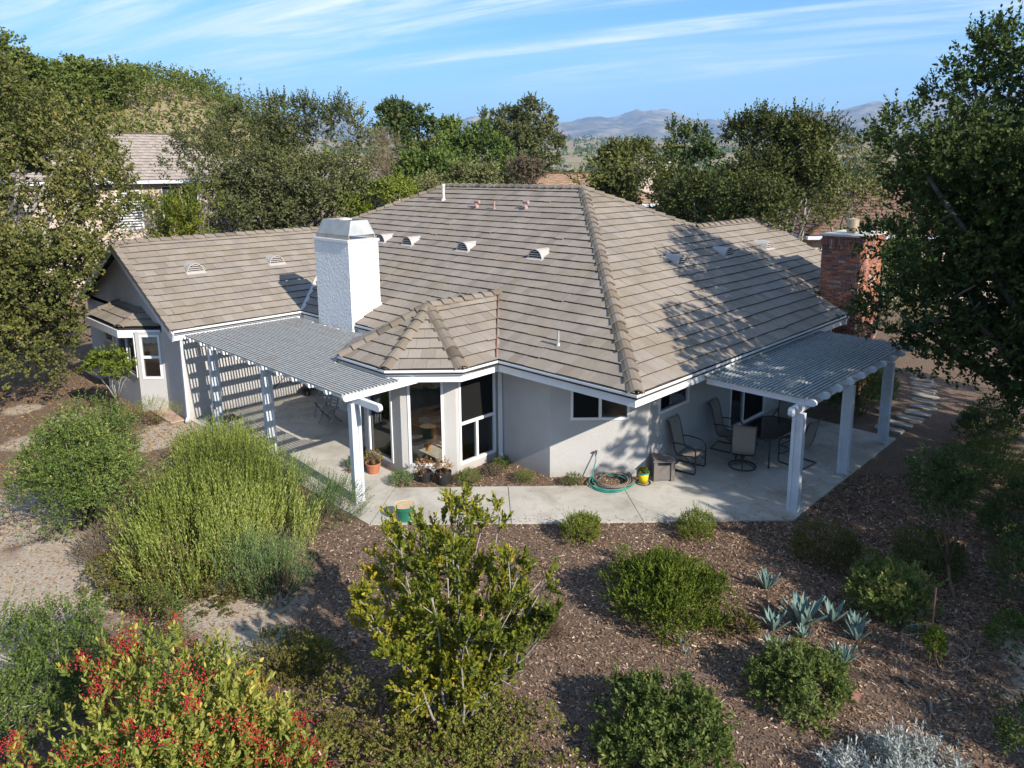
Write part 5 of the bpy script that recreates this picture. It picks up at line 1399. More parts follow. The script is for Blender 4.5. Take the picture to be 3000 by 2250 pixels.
spikes('rosemary', (5.15, 10.75, -0.03), [(5.15, 10.75, 0.55, 0.95), (5.0, 11.25, 0.5, 1.0)], 620, 0.35, 0.65, 'leaf_juniper', 'smaller grey green rosemary clump at the near end of the spiky mass', 42, needles=18)
spikes('juniper', (7.15, 13.0, -0.03), [(7.15, 12.6, 0.75, 0.8), (6.9, 13.4, 0.85, 0.9), (7.2, 14.6, 0.55, 0.75), (7.25, 18.2, 0.6, 0.6), (7.3, 16.6, 0.5, 0.65)], 2200, 0.28, 0.50, 'leaf_juniper', 'low soft blue green shrub along the edge of the left patio', 43, needles=18, lean=0.9, nl=0.045)

# mounds and shrubs
A = shrub
A('round_shrub', (9.05, 5.85, -0.03), [(9.2, 5.7, 0.28, 0.86, 0.75), (9.5, 5.42, 0.28, 0.66, 0.85), (8.95, 6.05, 0.32, 0.62, 0.9), (9.4, 5.95, 0.42, 0.55, 0.8)], 'leaf_bright', 6500, 8, 0.040, 0.017, 'dense dark green rounded shrub in the mulch, right of centre', 51, tone=0.13, tfield=0.16, span=0.10, tilt=28, up=1.1, gap=-1.2, sprigs=160, rc=0.10)
A('low_shrub', (8.75, 3.45, -0.03), [(8.8, 3.4, 0.16, 0.62, 0.8), (9.02, 3.22, 0.16, 0.46, 0.85), (8.6, 3.6, 0.18, 0.42, 0.9)], 'leaf_sage', 1900, 9, 0.052, 0.022, 'dark low sage shrub just below the agaves', 52, tone=0.25, span=0.09, tilt=52, gap=-0.30, lump=0.34, gapf=1.6, group='sage shrubs in the mulch', sprigs=60, rc=0.12)
A('low_shrub', (6.8, 4.25, -0.03), [(6.75, 4.2, 0.2, 0.76, 0.85), (6.98, 3.92, 0.2, 0.52, 0.9), (6.52, 4.48, 0.22, 0.5, 0.9)], 'leaf_sage', 2300, 10, 0.058, 0.025, 'big sage shrub at the bottom edge, right of the tall shrub', 53, tone=0.36, span=0.10, tilt=52, gap=-0.30, lump=0.34, gapf=1.6, group='sage shrubs in the mulch', sprigs=80, rc=0.13)
A('low_shrub', (11.75, 3.25, -0.03), [(11.75, 3.25, 0.18, 0.66, 0.8), (12.0, 3.05, 0.18, 0.52, 0.85), (11.5, 3.5, 0.18, 0.46, 0.85)], 'leaf_sage', 2300, 9, 0.050, 0.020, 'green sage shrub with yellow tips right of the agaves', 54, tone=0.58, span=0.10, tilt=42, gap=-0.30, lump=0.34, gapf=1.6, group='sage shrubs in the mulch', sprigs=80, rc=0.12)
A('low_shrub', (12.65, 4.55, -0.03), [(12.65, 4.55, 0.15, 0.60, 0.75)], 'leaf_brown', 1500, 7, 0.035, 0.014, 'small dark shrub in shade below the patio corner', 55, tone=0.5, span=0.09, gap=-0.8)
A('low_shrub', (13.55, 3.1, -0.03), [(13.55, 3.1, 0.2, 0.55, 0.9)], 'leaf_oak_olive', 1400, 7, 0.04, 0.016, 'small shaded shrub beside the thin dark tree', 56, tone=0.35, span=0.10, gap=-0.7)
A('low_shrub', (10.1, 8.2, -0.03), [(10.1, 8.2, 0.12, 0.40, 1.0), (10.2, 8.1, 0.25, 0.28, 0.9)], 'leaf_bright', 900, 8, 0.035, 0.014, 'small bright lime shrub at the walk edge, nearer the tall shrub', 57, tone=0.62, span=0.10, tilt=35, up=1.2, gap=-0.8, group='lime shrubs along the walk', sprigs=40)
A('low_shrub', (11.75, 6.72, -0.03), [(11.75, 6.72, 0.10, 0.38, 0.95)], 'leaf_bright', 800, 8, 0.033, 0.013, 'small bright lime shrub at the walk edge, nearer the patio post', 58, tone=0.70, span=0.09, tilt=35, up=1.2, gap=-0.8, group='lime shrubs along the walk', sprigs=40)
A('low_shrub', (10.0, 7.15, -0.03), [(10.0, 7.15, 0.12, 0.15, 1.6)], 'leaf_sage', 110, 7, 0.03, 0.012, 'tiny thin grey green plant behind the round shrub', 59, tone=0.6, span=0.09)
A('silver_shrub', (8.3, 2.15, -0.03), [(8.1, 2.05, 0.05, 0.62, 0.45), (8.5, 1.7, 0.05, 0.5, 0.5), (7.75, 2.4, 0.04, 0.42, 0.45)], 'leaf_silver', 1300, 9, 0.055, 0.015, 'silver white leaved shrub at the bottom right edge', 60, tone=0.5, span=0.12, tilt=60, gap=-0.7, stem='bark_pale', stems=60, sprigs=70, rc=0.10)
A('ground_cover', (4.6, 6.2, -0.03), [(4.75, 6.2, 0.08, 1.15, 0.5), (4.0, 6.9, 0.10, 1.05, 0.6), (5.3, 5.5, 0.05, 0.95, 0.38), (4.3, 5.6, 0.05, 1.0, 0.42), (5.3, 6.7, 0.05, 0.75, 0.35), (3.7, 7.5, 0.05, 0.6, 0.5)], 'leaf_brown', 6000, 6, 0.034, 0.023, 'brownish mat of ground cover under the tall yellow shrub', 61, tone=0.82, span=0.05, tilt=50, gap=-1.3, stems=10, rc=0.10)
A('ground_cover', (3.75, 12.4, -0.03), [(3.75, 12.4, 0.05, 0.9, 0.55), (4.6, 11.7, 0.05, 0.9, 0.5), (3.3, 13.1, 0.05, 0.6, 0.6), (5.2, 11.3, 0.05, 0.5, 0.6)], 'leaf_brown', 4600, 6, 0.034, 0.022, 'brown ground cover mound at the foot of the rosemary', 62, tone=0.42, span=0.05, tilt=50, gap=-1.2, rc=0.10)
A('ground_cover', (4.35, 9.0, -0.03), [(4.35, 9.0, 0.05, 0.55, 0.6), (4.55, 8.6, 0.05, 0.45, 0.6)], 'leaf_brown', 2000, 6, 0.028, 0.018, 'small olive brown mound just behind the berry shrub', 63, tone=0.65, span=0.05, tilt=50, gap=-1.2)
A('dead_bush', (7.55, 6.75, -0.03), [(7.55, 6.75, 0.1, 0.42, 0.7)], 'leaf_dry', 420, 5, 0.03, 0.006, 'dark dead twiggy bush right of the tall shrub', 64, tone=0.1, span=0.10, stem='bark_brown', stems=160, stem_r=0.006)
A('airy_shrub', (1.9, 10.5, -0.03), [(1.9, 10.5, 0.45, 0.95, 0.8), (2.7, 10.3, 0.5, 0.8, 0.9), (1.2, 11.2, 0.35, 0.9, 0.8), (1.2, 10.0, 0.3, 0.8, 0.8)], 'leaf_green', 3600, 8, 0.045, 0.018, 'sprawling open shrub with pale bare branches behind the berry shrub', 65, tone=0.42, span=0.16, tilt=50, gap=-0.2, stem='bark_pale', stems=34, stem_r=0.010, out_stems=1.0, up=0.4, sprigs=110)
A('dry_shrub', (3.5, 14.1, -0.03), [(3.5, 14.1, 0.1, 0.55, 0.9)], 'leaf_dry', 800, 6, 0.05, 0.010, 'grey brown dry tuft between the bushy shrub and the rosemary', 66, tone=0.5, span=0.14, tilt=20, up=1.3, stems=90, stem_r=0.005)
A('bushy_shrub', (3.6, 15.7, -0.03), [(3.6, 15.7, 1.3, 1.05), (4.1, 16.2, 1.6, 0.9), (3.2, 15.3, 0.9, 0.95), (4.0, 15.3, 0.8, 0.9), (3.4, 16.4, 1.2, 0.95), (4.3, 16.7, 1.1, 0.8)], 'leaf_green', 5600, 8, 0.050, 0.023, 'bushy green oak shrub at the left beside the sandy path', 67, tone=0.48, span=0.17, tilt=50, gap=-0.4, lower=0.3, stems=70, stem='bark_grey', stem_r=0.016, up=0.5, sprigs=170, rc=0.22)
g_ = np.random.default_rng(68)
A('bed_plant', (9.25, 12.75, -0.03), [(9.25, 12.75, 0.08, 0.27, 0.75)], 'leaf_juniper', 520, 7, 0.03, 0.010, 'low grey green clump in the bed below the bay corner', 68, tone=0.5, span=0.07, gap=-1, group='low plants in the wall bed')
A('bed_plant', (10.35, 11.70, -0.03), [(10.35, 11.70, 0.08, 0.30, 0.7)], 'leaf_sage', 520, 7, 0.028, 0.010, 'low sage clump in the bed right of the black pots', 69, tone=0.55, span=0.07, gap=-1, group='low plants in the wall bed')
A('bed_plant', (11.05, 11.62, -0.03), [(11.05, 11.62, 0.06, 0.22, 0.7)], 'leaf_dry', 320, 7, 0.028, 0.010, 'dry greyish clump under the small bay panes', 70, tone=0.5, span=0.07, gap=-1, group='low plants in the wall bed')
A('bed_plant', (11.45, 11.75, -0.03), [(11.45, 11.75, 0.08, 0.24, 0.8)], 'leaf_sage', 400, 7, 0.028, 0.010, 'small green clump at the foot of the bay downspout', 71, tone=0.45, span=0.07, gap=-1, group='low plants in the wall bed')
A('bed_plant', (11.30, 10.85, -0.03), [(11.30, 10.85, 0.06, 0.24, 0.7)], 'leaf_sage', 380, 7, 0.026, 0.009, 'grey clump alone in the middle of the mulch bed', 72, tone=0.6, span=0.07, gap=-1, group='low plants in the wall bed')
A('bed_plant', (11.90, 9.92, -0.03), [(11.90, 9.92, 0.06, 0.24, 0.7)], 'leaf_sage', 380, 7, 0.026, 0.009, 'low grey green clump just left of the hose coil', 73, tone=0.4, span=0.07, gap=-1, group='low plants in the wall bed')
A('bed_plant', (8.75, 14.2, -0.03), [(9.05, 14.25, 0.1, 0.26, 0.9)], 'leaf_juniper', 420, 7, 0.035, 0.012, 'green clump behind the terracotta pot beside the bay', 74, tone=0.35, span=0.08, gap=-1, group='low plants in the wall bed')
for (p, n_l, sd, lab) in (((9.17, 13.72, 0.22), 90, 75, 'straggly yellow green geranium growing in the terracotta pot'), ((9.72, 12.48, 0.20), 60, 76, 'dry pinkish geranium in the smaller black pot'), ((9.95, 12.10, 0.24), 80, 77, 'dry straggly geranium in the larger black pot')):
    A('geranium', p, [(p[0], p[1], p[2] + 0.13, 0.22, 0.9)], 'leaf_geranium', n_l * 2 // 3, 5, 0.045, 0.034, lab, sd, cat='plant', tone=0.38 if sd == 75 else 0.75, span=0.08, tilt=60, stems=22, stem_r=0.006, gap=-1)
A('weeds', (13.05, 8.80, 0.22), [(13.05, 8.80, 0.27, 0.10, 0.6)], 'leaf_bright', 60, 5, 0.05, 0.022, 'pulled weeds in the yellow bucket', 78, cat='weeds', tone=0.7, span=0.04, gap=-2, stems=6)
A('weedy_plant', (6.85, 21.1, -0.03), [(6.85, 21.1, 0.35, 0.48, 0.9), (6.5, 21.5, 0.25, 0.4, 0.9), (7.2, 20.75, 0.3, 0.35, 1.0)], 'leaf_bright', 620, 6, 0.032, 0.012, 'wispy yellow green weed in front of the left wing wall', 79, tone=0.55, span=0.16, tilt=40, gap=-0.6, stems=50, stem='bark_brown', stem_r=0.005)
tree('small_tree', (6.5, 22.85, 0), [(6.45, 22.9, 1.62, 0.42), (6.25, 23.2, 1.5, 0.36), (6.75, 22.55, 1.5, 0.36), (6.4, 22.6, 1.35, 0.3), (6.05, 23.4, 1.3, 0.25), (6.9, 22.5, 1.3, 0.22)], 'leaf_bright', 420, 7, 0.085, 0.045, 'small multi stemmed tree with bright leaves beside the nook window', 'tree', 80, r0=0.035, span=0.12, tilt=60, tone=0.30, bark='bark_pale', lump=0.15)

# agaves: every blade is a piece of its own
def mk_agave():
    m, n, l, out = nt('agave_blade')
    c = ramp(n, l, noise(n, l, 5, 4), [(0.3, (0.10, 0.165, 0.145)), (0.7, (0.17, 0.245, 0.215))])
    princ(n, l, out, c, 0.6, 0.3)
mk_agave()
blade = MB(); segs = [(0.0, 0.075, 0.0), (0.12, 0.090, 0.015), (0.35, 0.125, 0.05), (0.6, 0.115, 0.10), (0.82, 0.062, 0.13), (1.0, 0.002, 0.14)]
for t, hw, lift in segs: blade.v += [(t, -hw, 0.035 + lift * 0.2 - 0.0), (t, 0, lift * 0.2 - 0.01), (t, hw, 0.035 + lift * 0.2), (t, 0, lift * 0.2 - 0.035)]
for i in range(len(segs) - 1):
    a = 4 * i; blade.f += [[a, a + 4, a + 5, a + 1], [a + 1, a + 5, a + 6, a + 2], [a + 2, a + 6, a + 7, a + 3], [a + 3, a + 7, a + 4, a]]
blade_obj = None
def agave(x, y, L, n, label, seed, tmin=42):
    L *= 0.70
    global blade_obj
    g = random.Random(seed)
    r = empty('agave', (x, y, -0.02)); tag(r, label, 'agave', 'agaves in the mulch')
    for i in range(n):
        q = i / n; tilt = R(86 - (86 - tmin) * (1 - q) ** 0.8 + g.uniform(-5, 5)); az = i * 2.39996 + g.uniform(-0.2, 0.2); s = L * (0.72 + 0.35 * math.sin(math.pi * min(1, q * 0.9 + 0.15))) * g.uniform(0.88, 1.08)
        if blade_obj is None: blade_obj = blade.build('blade', 'agave_blade', None); blade_obj.parent = r; o = blade_obj
        else: o = link_copy(blade_obj, r)
        o.matrix_basis = Matrix.Translation((0.03 * math.cos(az), 0.03 * math.sin(az), 0.02)) @ Matrix.Rotation(az, 4, 'Z') @ Matrix.Rotation(-tilt, 4, 'Y') @ Matrix.Diagonal((s, s * g.uniform(0.85, 1.1), s, 1))
for a in ((10.38, 4.02, 0.72, 17, 'largest blue grey agave in the middle of the agave group', 1), (10.99, 4.88, 0.46, 12, 'blue grey agave standing alone above the group', 2), (9.98, 4.28, 0.46, 10, 'agave tight against the left of the largest one', 3),
          (10.82, 3.72, 0.48, 10, 'agave tight against the right of the largest one', 4), (10.85, 3.38, 0.40, 12, 'narrow agave right of the group, farther of a pair', 5), (10.62, 3.28, 0.38, 10, 'narrow agave right of the group, nearer of a pair', 6),
          (9.42, 3.98, 0.46, 12, 'agave rising behind the dark sage shrub, left', 7), (9.92, 3.22, 0.46, 12, 'agave rising behind the dark sage shrub, right', 8), (10.12, 3.86, 0.30, 10, 'small agave in front of the largest one', 9),
          (8.72, 5.12, 0.16, 7, 'tiny agave pup left of the group', 10), (8.55, 4.95, 0.15, 6, 'tiny agave pup left of the group, nearest', 11), (11.45, 2.72, 0.20, 7, 'tiny agave pup below the yellow tipped sage', 12)): agave(*a)
A('dead_agave', (9.55, 4.65, -0.03), [(9.55, 4.65, 0.08, 0.24, 0.7)], 'leaf_brown', 160, 6, 0.10, 0.016, 'withered brown plant left of the agave group', 81, tone=0.15, span=0.05, tilt=55, stems=10)

# young plant with stake in a wire ring
A('young_plant', (10.82, 2.3, -0.03), [(10.82, 2.3, 0.28, 0.16, 1.9)], 'leaf_bright', 330, 7, 0.034, 0.014, 'slim young green plant inside the wire ring', 82, cat='plant', tone=0.5, span=0.08, up=1.0, gap=-1)
tag(MB().tube([(10.98, 2.38, 0), (11.0, 2.4, 1.05)], 0.010, 6).build('stake', 'flashing_brown'), 'thin rusty stake beside the young plant', 'stake')
wr = MB()
for z in (0.03, 0.18, 0.33): wr.tube([(10.82 + 0.42 * math.cos(t), 2.3 + 0.42 * math.sin(t), z) for t in [i * 0.2618 for i in range(25)]], 0.0014, 4, False)
for i in range(24): t = i * 0.2618; wr.tube([(10.82 + 0.42 * math.cos(t), 2.3 + 0.42 * math.sin(t), 0), (10.82 + 0.42 * math.cos(t), 2.3 + 0.42 * math.sin(t), 0.34)], 0.0012, 4, False)
tag(wr.build('wire_ring', 'galvanised'), 'low wire ring round the young plant', 'wire ring')
for i, (x, y, s, lab) in enumerate(((9.75, 2.05, 0.42, 'grey dead branch lying on the mulch below the wire ring'), (10.05, 2.45, 0.22, 'short grey stick left of the wire ring'))):
    m = MB(); m.tube([(-s / 2, 0, 0.02), (-s / 6, 0.03, 0.05), (s / 5, 0.0, 0.045), (s / 2, 0.04, 0.02)], [0.022, 0.026, 0.02, 0.006], 7); o = m.build('branch', 'bark_grey', smooth=True); o.location = (x, y, 0); o.rotation_euler = (0, 0, R(-150 + i * 20)); tag(o, lab, 'branch')
rk_ = MB(); bmv = np.array([(1, 0, 0), (0.5, 0.8, 0.1), (-0.5, 0.8, 0), (-1, 0, 0.05), (-0.5, -0.8, 0), (0.5, -0.8, 0), (0.3, 0.1, 0.75), (-0.35, 0.1, 0.65)]) * np.array([0.17, 0.13, 0.14])
rk_.add(bmv, [(0, 1, 6), (1, 2, 7, 6), (2, 3, 7), (3, 4, 7), (4, 5, 6, 7), (5, 0, 6)]); o = rk_.build('rock', 'flashing_brown'); o.location = (9.35, 2.85, -0.02); tag(o, 'small reddish rock right of the dark sage shrub', 'rock')

# shaded right side
tree('thin_tree', (12.85, 2.52, -0.05), [(13.3, 2.95, 1.65, 0.50), (13.55, 2.8, 1.95, 0.42), (13.1, 3.15, 1.95, 0.40), (13.5, 3.1, 1.35, 0.45), (13.8, 2.9, 1.45, 0.45)], 'leaf_oak_deep', 1500, 7, 0.05, 0.022, 'thin dark small tree leaning in the shade at the right', 'tree', 90, r0=0.03, span=0.14, tone=0.45, bark='bark_brown')
A('dark_shrub', (13.2, 1.55, -0.03), [(13.2, 1.55, 0.5, 0.65, 1.1), (13.6, 1.3, 0.6, 0.6, 1.1)], 'leaf_oak_dark', 1800, 8, 0.05, 0.014, 'dark spiky shrub at the right edge in shade', 91, tone=0.5, span=0.2, tilt=30, up=1.1, group='shrubs in the right hand shade')
A('dark_shrub', (12.25, 1.35, -0.03), [(12.25, 1.35, 0.05, 0.6, 0.5), (11.7, 1.05, 0.05, 0.5, 0.5)], 'leaf_green', 1500, 7, 0.035, 0.016, 'grey green ground cover at the right edge below the dark spiky shrub', 92, tone=0.35, span=0.07, group='shrubs in the right hand shade')
A('dark_shrub', (9.75, 0.75, -0.03), [(9.75, 0.75, 0.35, 0.6, 1.0), (10.1, 0.45, 0.3, 0.5, 1.0)], 'leaf_oak_dark', 1800, 7, 0.045, 0.018, 'dark shrub in the bottom right corner', 93, tone=0.4, span=0.1, group='shrubs in the right hand shade', rc=0.12)
A('dark_shrub', (18.4, 3.3, -0.03), [(18.4, 3.3, 0.35, 0.75, 0.95), (17.9, 3.0, 0.3, 0.6, 0.9)], 'leaf_sage', 1300, 8, 0.06, 0.014, 'loose grassy shrub beside the stepping stones', 94, tone=0.45, span=0.22, tilt=25, up=1.3, group='shrubs in the right hand shade')
A('dark_shrub', (21.3, 7.05, -0.03), [(21.3, 7.05, 0.5, 0.75, 1.0), (22.2, 7.0, 0.5, 0.7, 1.0), (20.8, 7.4, 0.4, 0.6, 1.1)], 'leaf_green', 2600, 7, 0.05, 0.018, 'green shrub between the brick chimney and the stepping stones', 95, tone=0.45, span=0.16, tilt=35, up=0.9, group='shrubs in the right hand shade', sprigs=80, rc=0.15)
A('dark_shrub', (16.2, 2.1, -0.03), [(16.2, 2.1, 0.35, 0.7, 0.9), (15.6, 2.3, 0.3, 0.55, 0.9)], 'leaf_oak_dark', 1700, 7, 0.05, 0.018, 'low dark shrub in deep shade right of the patio', 96, tone=0.45, span=0.14, group='shrubs in the right hand shade')
A('dark_shrub', (21.0, 3.9, -0.03), [(21.0, 3.9, 0.3, 0.7, 0.8), (22.0, 4.0, 0.3, 0.7, 0.8)], 'leaf_oak_dark', 1500, 7, 0.06, 0.02, 'low dark shrub on the far side of the stepping stones', 97, tone=0.5, span=0.14, group='shrubs in the right hand shade')

# bark chips and fallen leaves
g = np.random.default_rng(99)
def scatter(name, cx_, cy_, rx, ry, n, l, w, mat, label, reject=None, tone=0.5, tv=0.22, dens=None):
    xy = g.uniform(-1, 1, (int(n * 1.9), 2)) * np.array([rx, ry]) + np.array([cx_, cy_])
    ok = np.ones(len(xy), bool)
    s = xy.sum(1)
    onwalk = (s > a_ + 0.0) & (s < b_) & (xy[:, 0] > 7.6) & (xy[:, 0] < 13.8)
    onpatio = ((xy[:, 0] > 13.5) & (xy[:, 0] < 19.95) & (xy[:, 1] > 5.6)) | ((xy[:, 0] > 7.62) & (xy[:, 1] > 12.7) & (xy[:, 0] < 9.0)) | ((xy[:, 0] > 7.66) & (xy[:, 1] > 14.9)) | ((s > b_) & (xy[:, 0] > 11.9) & (xy[:, 1] < 9.9) & (s > b_ + 0.8))
    inhouse = ((xy[:, 0] > 11.87) & (s > 22.44)) | ((xy[:, 0] > 9.55) & (s > 22.75) & (xy[:, 1] > 12.25))
    ok &= ~(onwalk | onpatio | inhouse)
    if dens is not None: ok &= g.uniform(size=len(xy)) < dens(xy)
    xy = xy[ok][:n]; N = len(xy)
    z = terrain(xy[:, 0], xy[:, 1]) - 0.035 + g.uniform(0.004, 0.016, N)
    P = np.stack([xy[:, 0], xy[:, 1], z], 1)
    a = g.uniform(0, 6.28, N); ax = np.stack([np.cos(a), np.sin(a), g.normal(0, 0.25, N)], 1); ax = unit(ax)
    sd = unit(np.cross(np.array([[0, 0, 1.0]]) + g.normal(0, 0.28, (N, 3)), ax))
    L = (l * g.uniform(0.4, 1.6, N))[:, None]; W = (w * g.uniform(0.5, 1.6, N))[:, None] / 2
    V = np.stack([P - ax * L / 2 - sd * W, P + ax * L / 2 - sd * W * 0.8, P + ax * L / 2 + sd * W, P - ax * L / 2 + sd * W * 0.7], 1).reshape(-1, 3)
    o = mesh_np(name, V, np.arange(4 * N).reshape(-1, 4), mat, None, np.clip(g.normal(tone, tv, N), 0, 1), kind='stuff')
    tag(o, label, name.replace('_', ' '))
    return o
def nosand(xy):
    s = np.zeros(len(xy))
    for x, y, r in SAND: s = np.maximum(s, np.exp(-((xy[:, 0] - x) ** 2 + (xy[:, 1] - y) ** 2) / (r * r) * 0.7))
    return np.clip(1.15 - 1.5 * s, 0.06, 1)
scatter('bark_mulch', 9.5, 7.5, 7.5, 7.5, 100000, 0.046, 0.017, 'chips', 'brown bark chips spread over the planting beds', tone=0.50, tv=0.25, dens=nosand)
scatter('bark_mulch', 16, 3.5, 6, 3.5, 22000, 0.06, 0.024, 'chips', 'bark chips in the shade right of the patio', tone=0.38, dens=nosand)
scatter('leaf_litter', 5.0, 24, 4.5, 7.5, 14000, 0.05, 0.032, 'litter', 'tan fallen oak leaves under the left trees', tone=0.5)
scatter('leaf_litter', 2.5, 15.0, 3.0, 5.0, 5000, 0.04, 0.024, 'litter', 'scattered tan leaves on the sandy left path', tone=0.6)

g = np.random.default_rng(98)
n = 420; t = g.uniform(0, 1, n); s_ = a_ + np.abs(g.normal(0, 0.35, n)) + 0.02; x = 7.9 + 5.8 * t; y = s_ - x
x2 = g.uniform(14, 19.8, 260); y2 = np.concatenate([5.64 + np.abs(g.normal(0, 0.4, 150)), g.uniform(5.7, 8.8, 110)])
x3 = g.uniform(7.8, 11.5, 160); y3 = g.uniform(15.6, 20.3, 160)
P = np.stack([np.concatenate([x, x2, x3]), np.concatenate([y, y2, y3]), np.full(n + 420, 0.006)], 1)
a = g.uniform(0, 6.28, len(P)); ax = np.stack([np.cos(a), np.sin(a), g.normal(0, 0.1, len(P))], 1); sd = np.stack([-np.sin(a), np.cos(a), g.normal(0, 0.2, len(P))], 1)
L = g.uniform(0.008, 0.028, (len(P), 1)); W = L * g.uniform(0.3, 0.7, (len(P), 1))
V = np.stack([P - ax * L, P + sd * W, P + ax * L, P - sd * W], 1).reshape(-1, 3)
tag(mesh_np('leaf_litter', V, np.arange(len(V)).reshape(-1, 4), 'litter', None, np.clip(g.normal(0.35, 0.25, len(P)), 0, 1), kind='stuff'), 'bits of leaf and bark blown onto the concrete', 'leaf litter')
# ================================================================== trees round the house
OAKL = [(5.9, 27.32, 8.2, 1.7), (7.0, 26.00, 7.7, 1.35), (4.33, 26.65, 6.38, 2.46), (6.13, 25.27, 6.21, 1.80), (7.0, 24.47, 6.6, 0.95), (5.20, 25.47, 3.92, 1.52), (5.83, 24.31, 4.51, 1.01), (4.49, 25.61, 2.60, 1.51), (4.89, 25.03, 2.06, 0.96), (3.74, 26.74, 3.26, 2.07), (5.0, 28.6, 8.8, 1.8), (3.6, 24.6, 2.2, 1.3), (2.6, 25.6, 4.2, 2.0), (4.9, 24.6, 3.2, 1.1), (5.4, 27.0, 2.6, 1.3)]
tree('oak_tree', (2.6, 28.6, 0), OAKL, 'leaf_oak_olive', 12500, 8, 0.102, 0.062, 'large olive brown oak at the left, in front of the neighbouring house', 'tree', 101, r0=0.26, span=0.28, tilt=55, gap=-0.6, tone=0.50, sprigs=160, lower=0.8, bark='bark_pale', rc=0.58, per=17, trim=0.25)
OAKC = [(15.80, 37.83, 7.91, 1.99), (18.06, 36.81, 8.60, 2.39), (19.61, 34.86, 8.80, 2.25), (21.40, 33.80, 8.81, 2.04), (15.64, 35.73, 5.87, 1.81), (17.74, 33.61, 6.29, 2.49), (19.13, 31.67, 6.28, 2.24), (20.83, 31.79, 7.15, 1.27), (15.99, 32.26, 4.86, 1.50), (18.36, 30.97, 4.79, 1.53), (17.0, 35.5, 4.5, 2.4), (19.5, 33.5, 4.5, 2.3)]
OAKC = [(x, y, z - (0.45 if z > 6 else 0.0), rr_ * 0.94) for x, y, z, rr_ in OAKC]
tree('oak_tree', (18.2, 35.0, 0), OAKC, 'leaf_oak_grey', 9500, 7, 0.13, 0.075, 'wide dense grey green oak behind the left wing', 'tree', 102, r0=0.35, span=0.36, tilt=55, gap=-0.5, tone=0.47, sprigs=420, rc=0.80, per=17, trim=0.6)
OAKR = [(19.60, 4.00, 8.25, 1.45), (19.72, 3.31, 6.34, 2.05), (18.48, 4.43, 7.05, 1.15), (17.78, 5.12, 7.26, 0.75), (17.68, 5.44, 7.56, 0.46), (18.47, 4.45, 5.34, 1.34), (17.84, 4.89, 4.95, 0.82), (18.15, 3.60, 3.82, 1.40), (17.41, 4.56, 3.69, 0.81), (17.28, 5.04, 3.75, 0.61), (17.55, 4.00, 3.04, 0.70), (17.74, 3.03, 3.17, 0.87), (19.93, 4.79, 9.14, 0.74), (20.11, 3.98, 9.57, 0.62), (19.4, 1.6, 6.5, 2.2), (18.6, 1.2, 4.6, 1.9), (20.4, 2.0, 8.2, 1.8), (18.3, 0.2, 6.0, 1.9), (18.9, 3.0, 4.9, 1.3), (18.6, 2.2, 3.3, 1.2), (19.0, 3.8, 4.3, 1.0), (19.6, 4.0, 5.6, 1.3), (18.0, 2.0, 3.0, 1.0), (19.2, 4.4, 6.6, 1.2), (18.3, 2.9, 6.6, 1.3)]
tree('oak_tree', (20.6, -0.2, 0), OAKR, 'leaf_oak_deep', 20000, 8, 0.098, 0.060, 'big dark oak overhanging the brick chimney at the right edge', 'tree', 103, r0=0.26, span=0.26, tilt=55, gap=-0.85, tone=0.50, sprigs=300, lower=0.9, inner=0.35, rc=0.48, per=16, trim=0.10)
# oaks just outside the picture whose shade falls into it
shade = [(16.5, -3.6, 6.2, 2.3), (18.8, -4.0, 7.2, 2.2), (14.6, -4.2, 6.0, 2.0), (16.8, -6.4, 7.2, 2.3), (20.5, -5.0, 6.8, 2.2), (13.6, -3.0, 5.0, 1.5), (15.0, 0.9, 6.0, 1.35), (17.0, 0.6, 6.4, 1.6), (16.0, 0.0, 5.5, 1.5), (14.3, 0.0, 5.4, 1.3), (13.4, 0.0, 6.0, 1.1), (15.6, -0.8, 7.2, 1.4), (13.0, -6.0, 5.6, 1.7), (12.6, -7.6, 6.4, 1.8), (15.2, -2.4, 5.0, 1.6), (17.6, -2.0, 5.4, 1.7), (14.4, -6.4, 6.4, 2.0), (14.6, 0.2, 8.0, 1.2), (16.4, 0.2, 8.3, 1.2), (13.6, -0.2, 7.4, 1.0), (15.4, -1.6, 8.8, 1.1), (22.0, -3.0, 6.5, 2.3), (24.5, -2.5, 6.5, 2.3), (22.6, -0.6, 6.3, 1.8), (25.5, -0.5, 6.0, 1.8), (12.2, -8.2, 6.2, 1.8), (10.6, -9.0, 6.0, 1.6)]
tree('oak_tree', (17, -5, 0), shade, 'leaf_oak_dark', 6500, 7, 0.19, 0.115, 'oak standing right of the picture, shading the patio side', 'tree', 104, r0=0.3, span=0.3, gap=-0.45)
# trees behind the house
def bt(name, base, lobes, mat, n, label, seed, l=0.16, w=0.10, **k):
    return tree(name, base, lobes, mat, int(n * 0.72), 7, l * 1.14, w * 1.14, label, 'tree', seed, r0=k.pop('r0', 0.16), span=k.pop('span', 0.36), sprigs=k.pop('sprigs', 90), rc=k.pop('rc', 0.55), per=12, **k)
bt('background_tree', (33, 43, 0), [(32.67, 44.24, 10.14, 1.67), (33.98, 43.24, 9.81, 1.68), (32.54, 43.09, 8.16, 1.98), (33.83, 42.09, 7.66, 1.83), (33, 43, 5.0, 2.4)], 'leaf_oak_dark', 3400, 'tall dark green tree left of centre on the skyline', 111, l=0.19, w=0.12, tone=0.62)
bt('background_tree', (38, 45, 0), [(37.44, 44.29, 8.22, 1.43), (39.18, 45.44, 9.70, 1.29), (38.2, 44.8, 6.0, 1.8)], 'leaf_green', 1900, 'pale loose tree behind the tall dark one at left of centre', 112, l=0.2, w=0.12, tone=0.6, gap=-0.2)
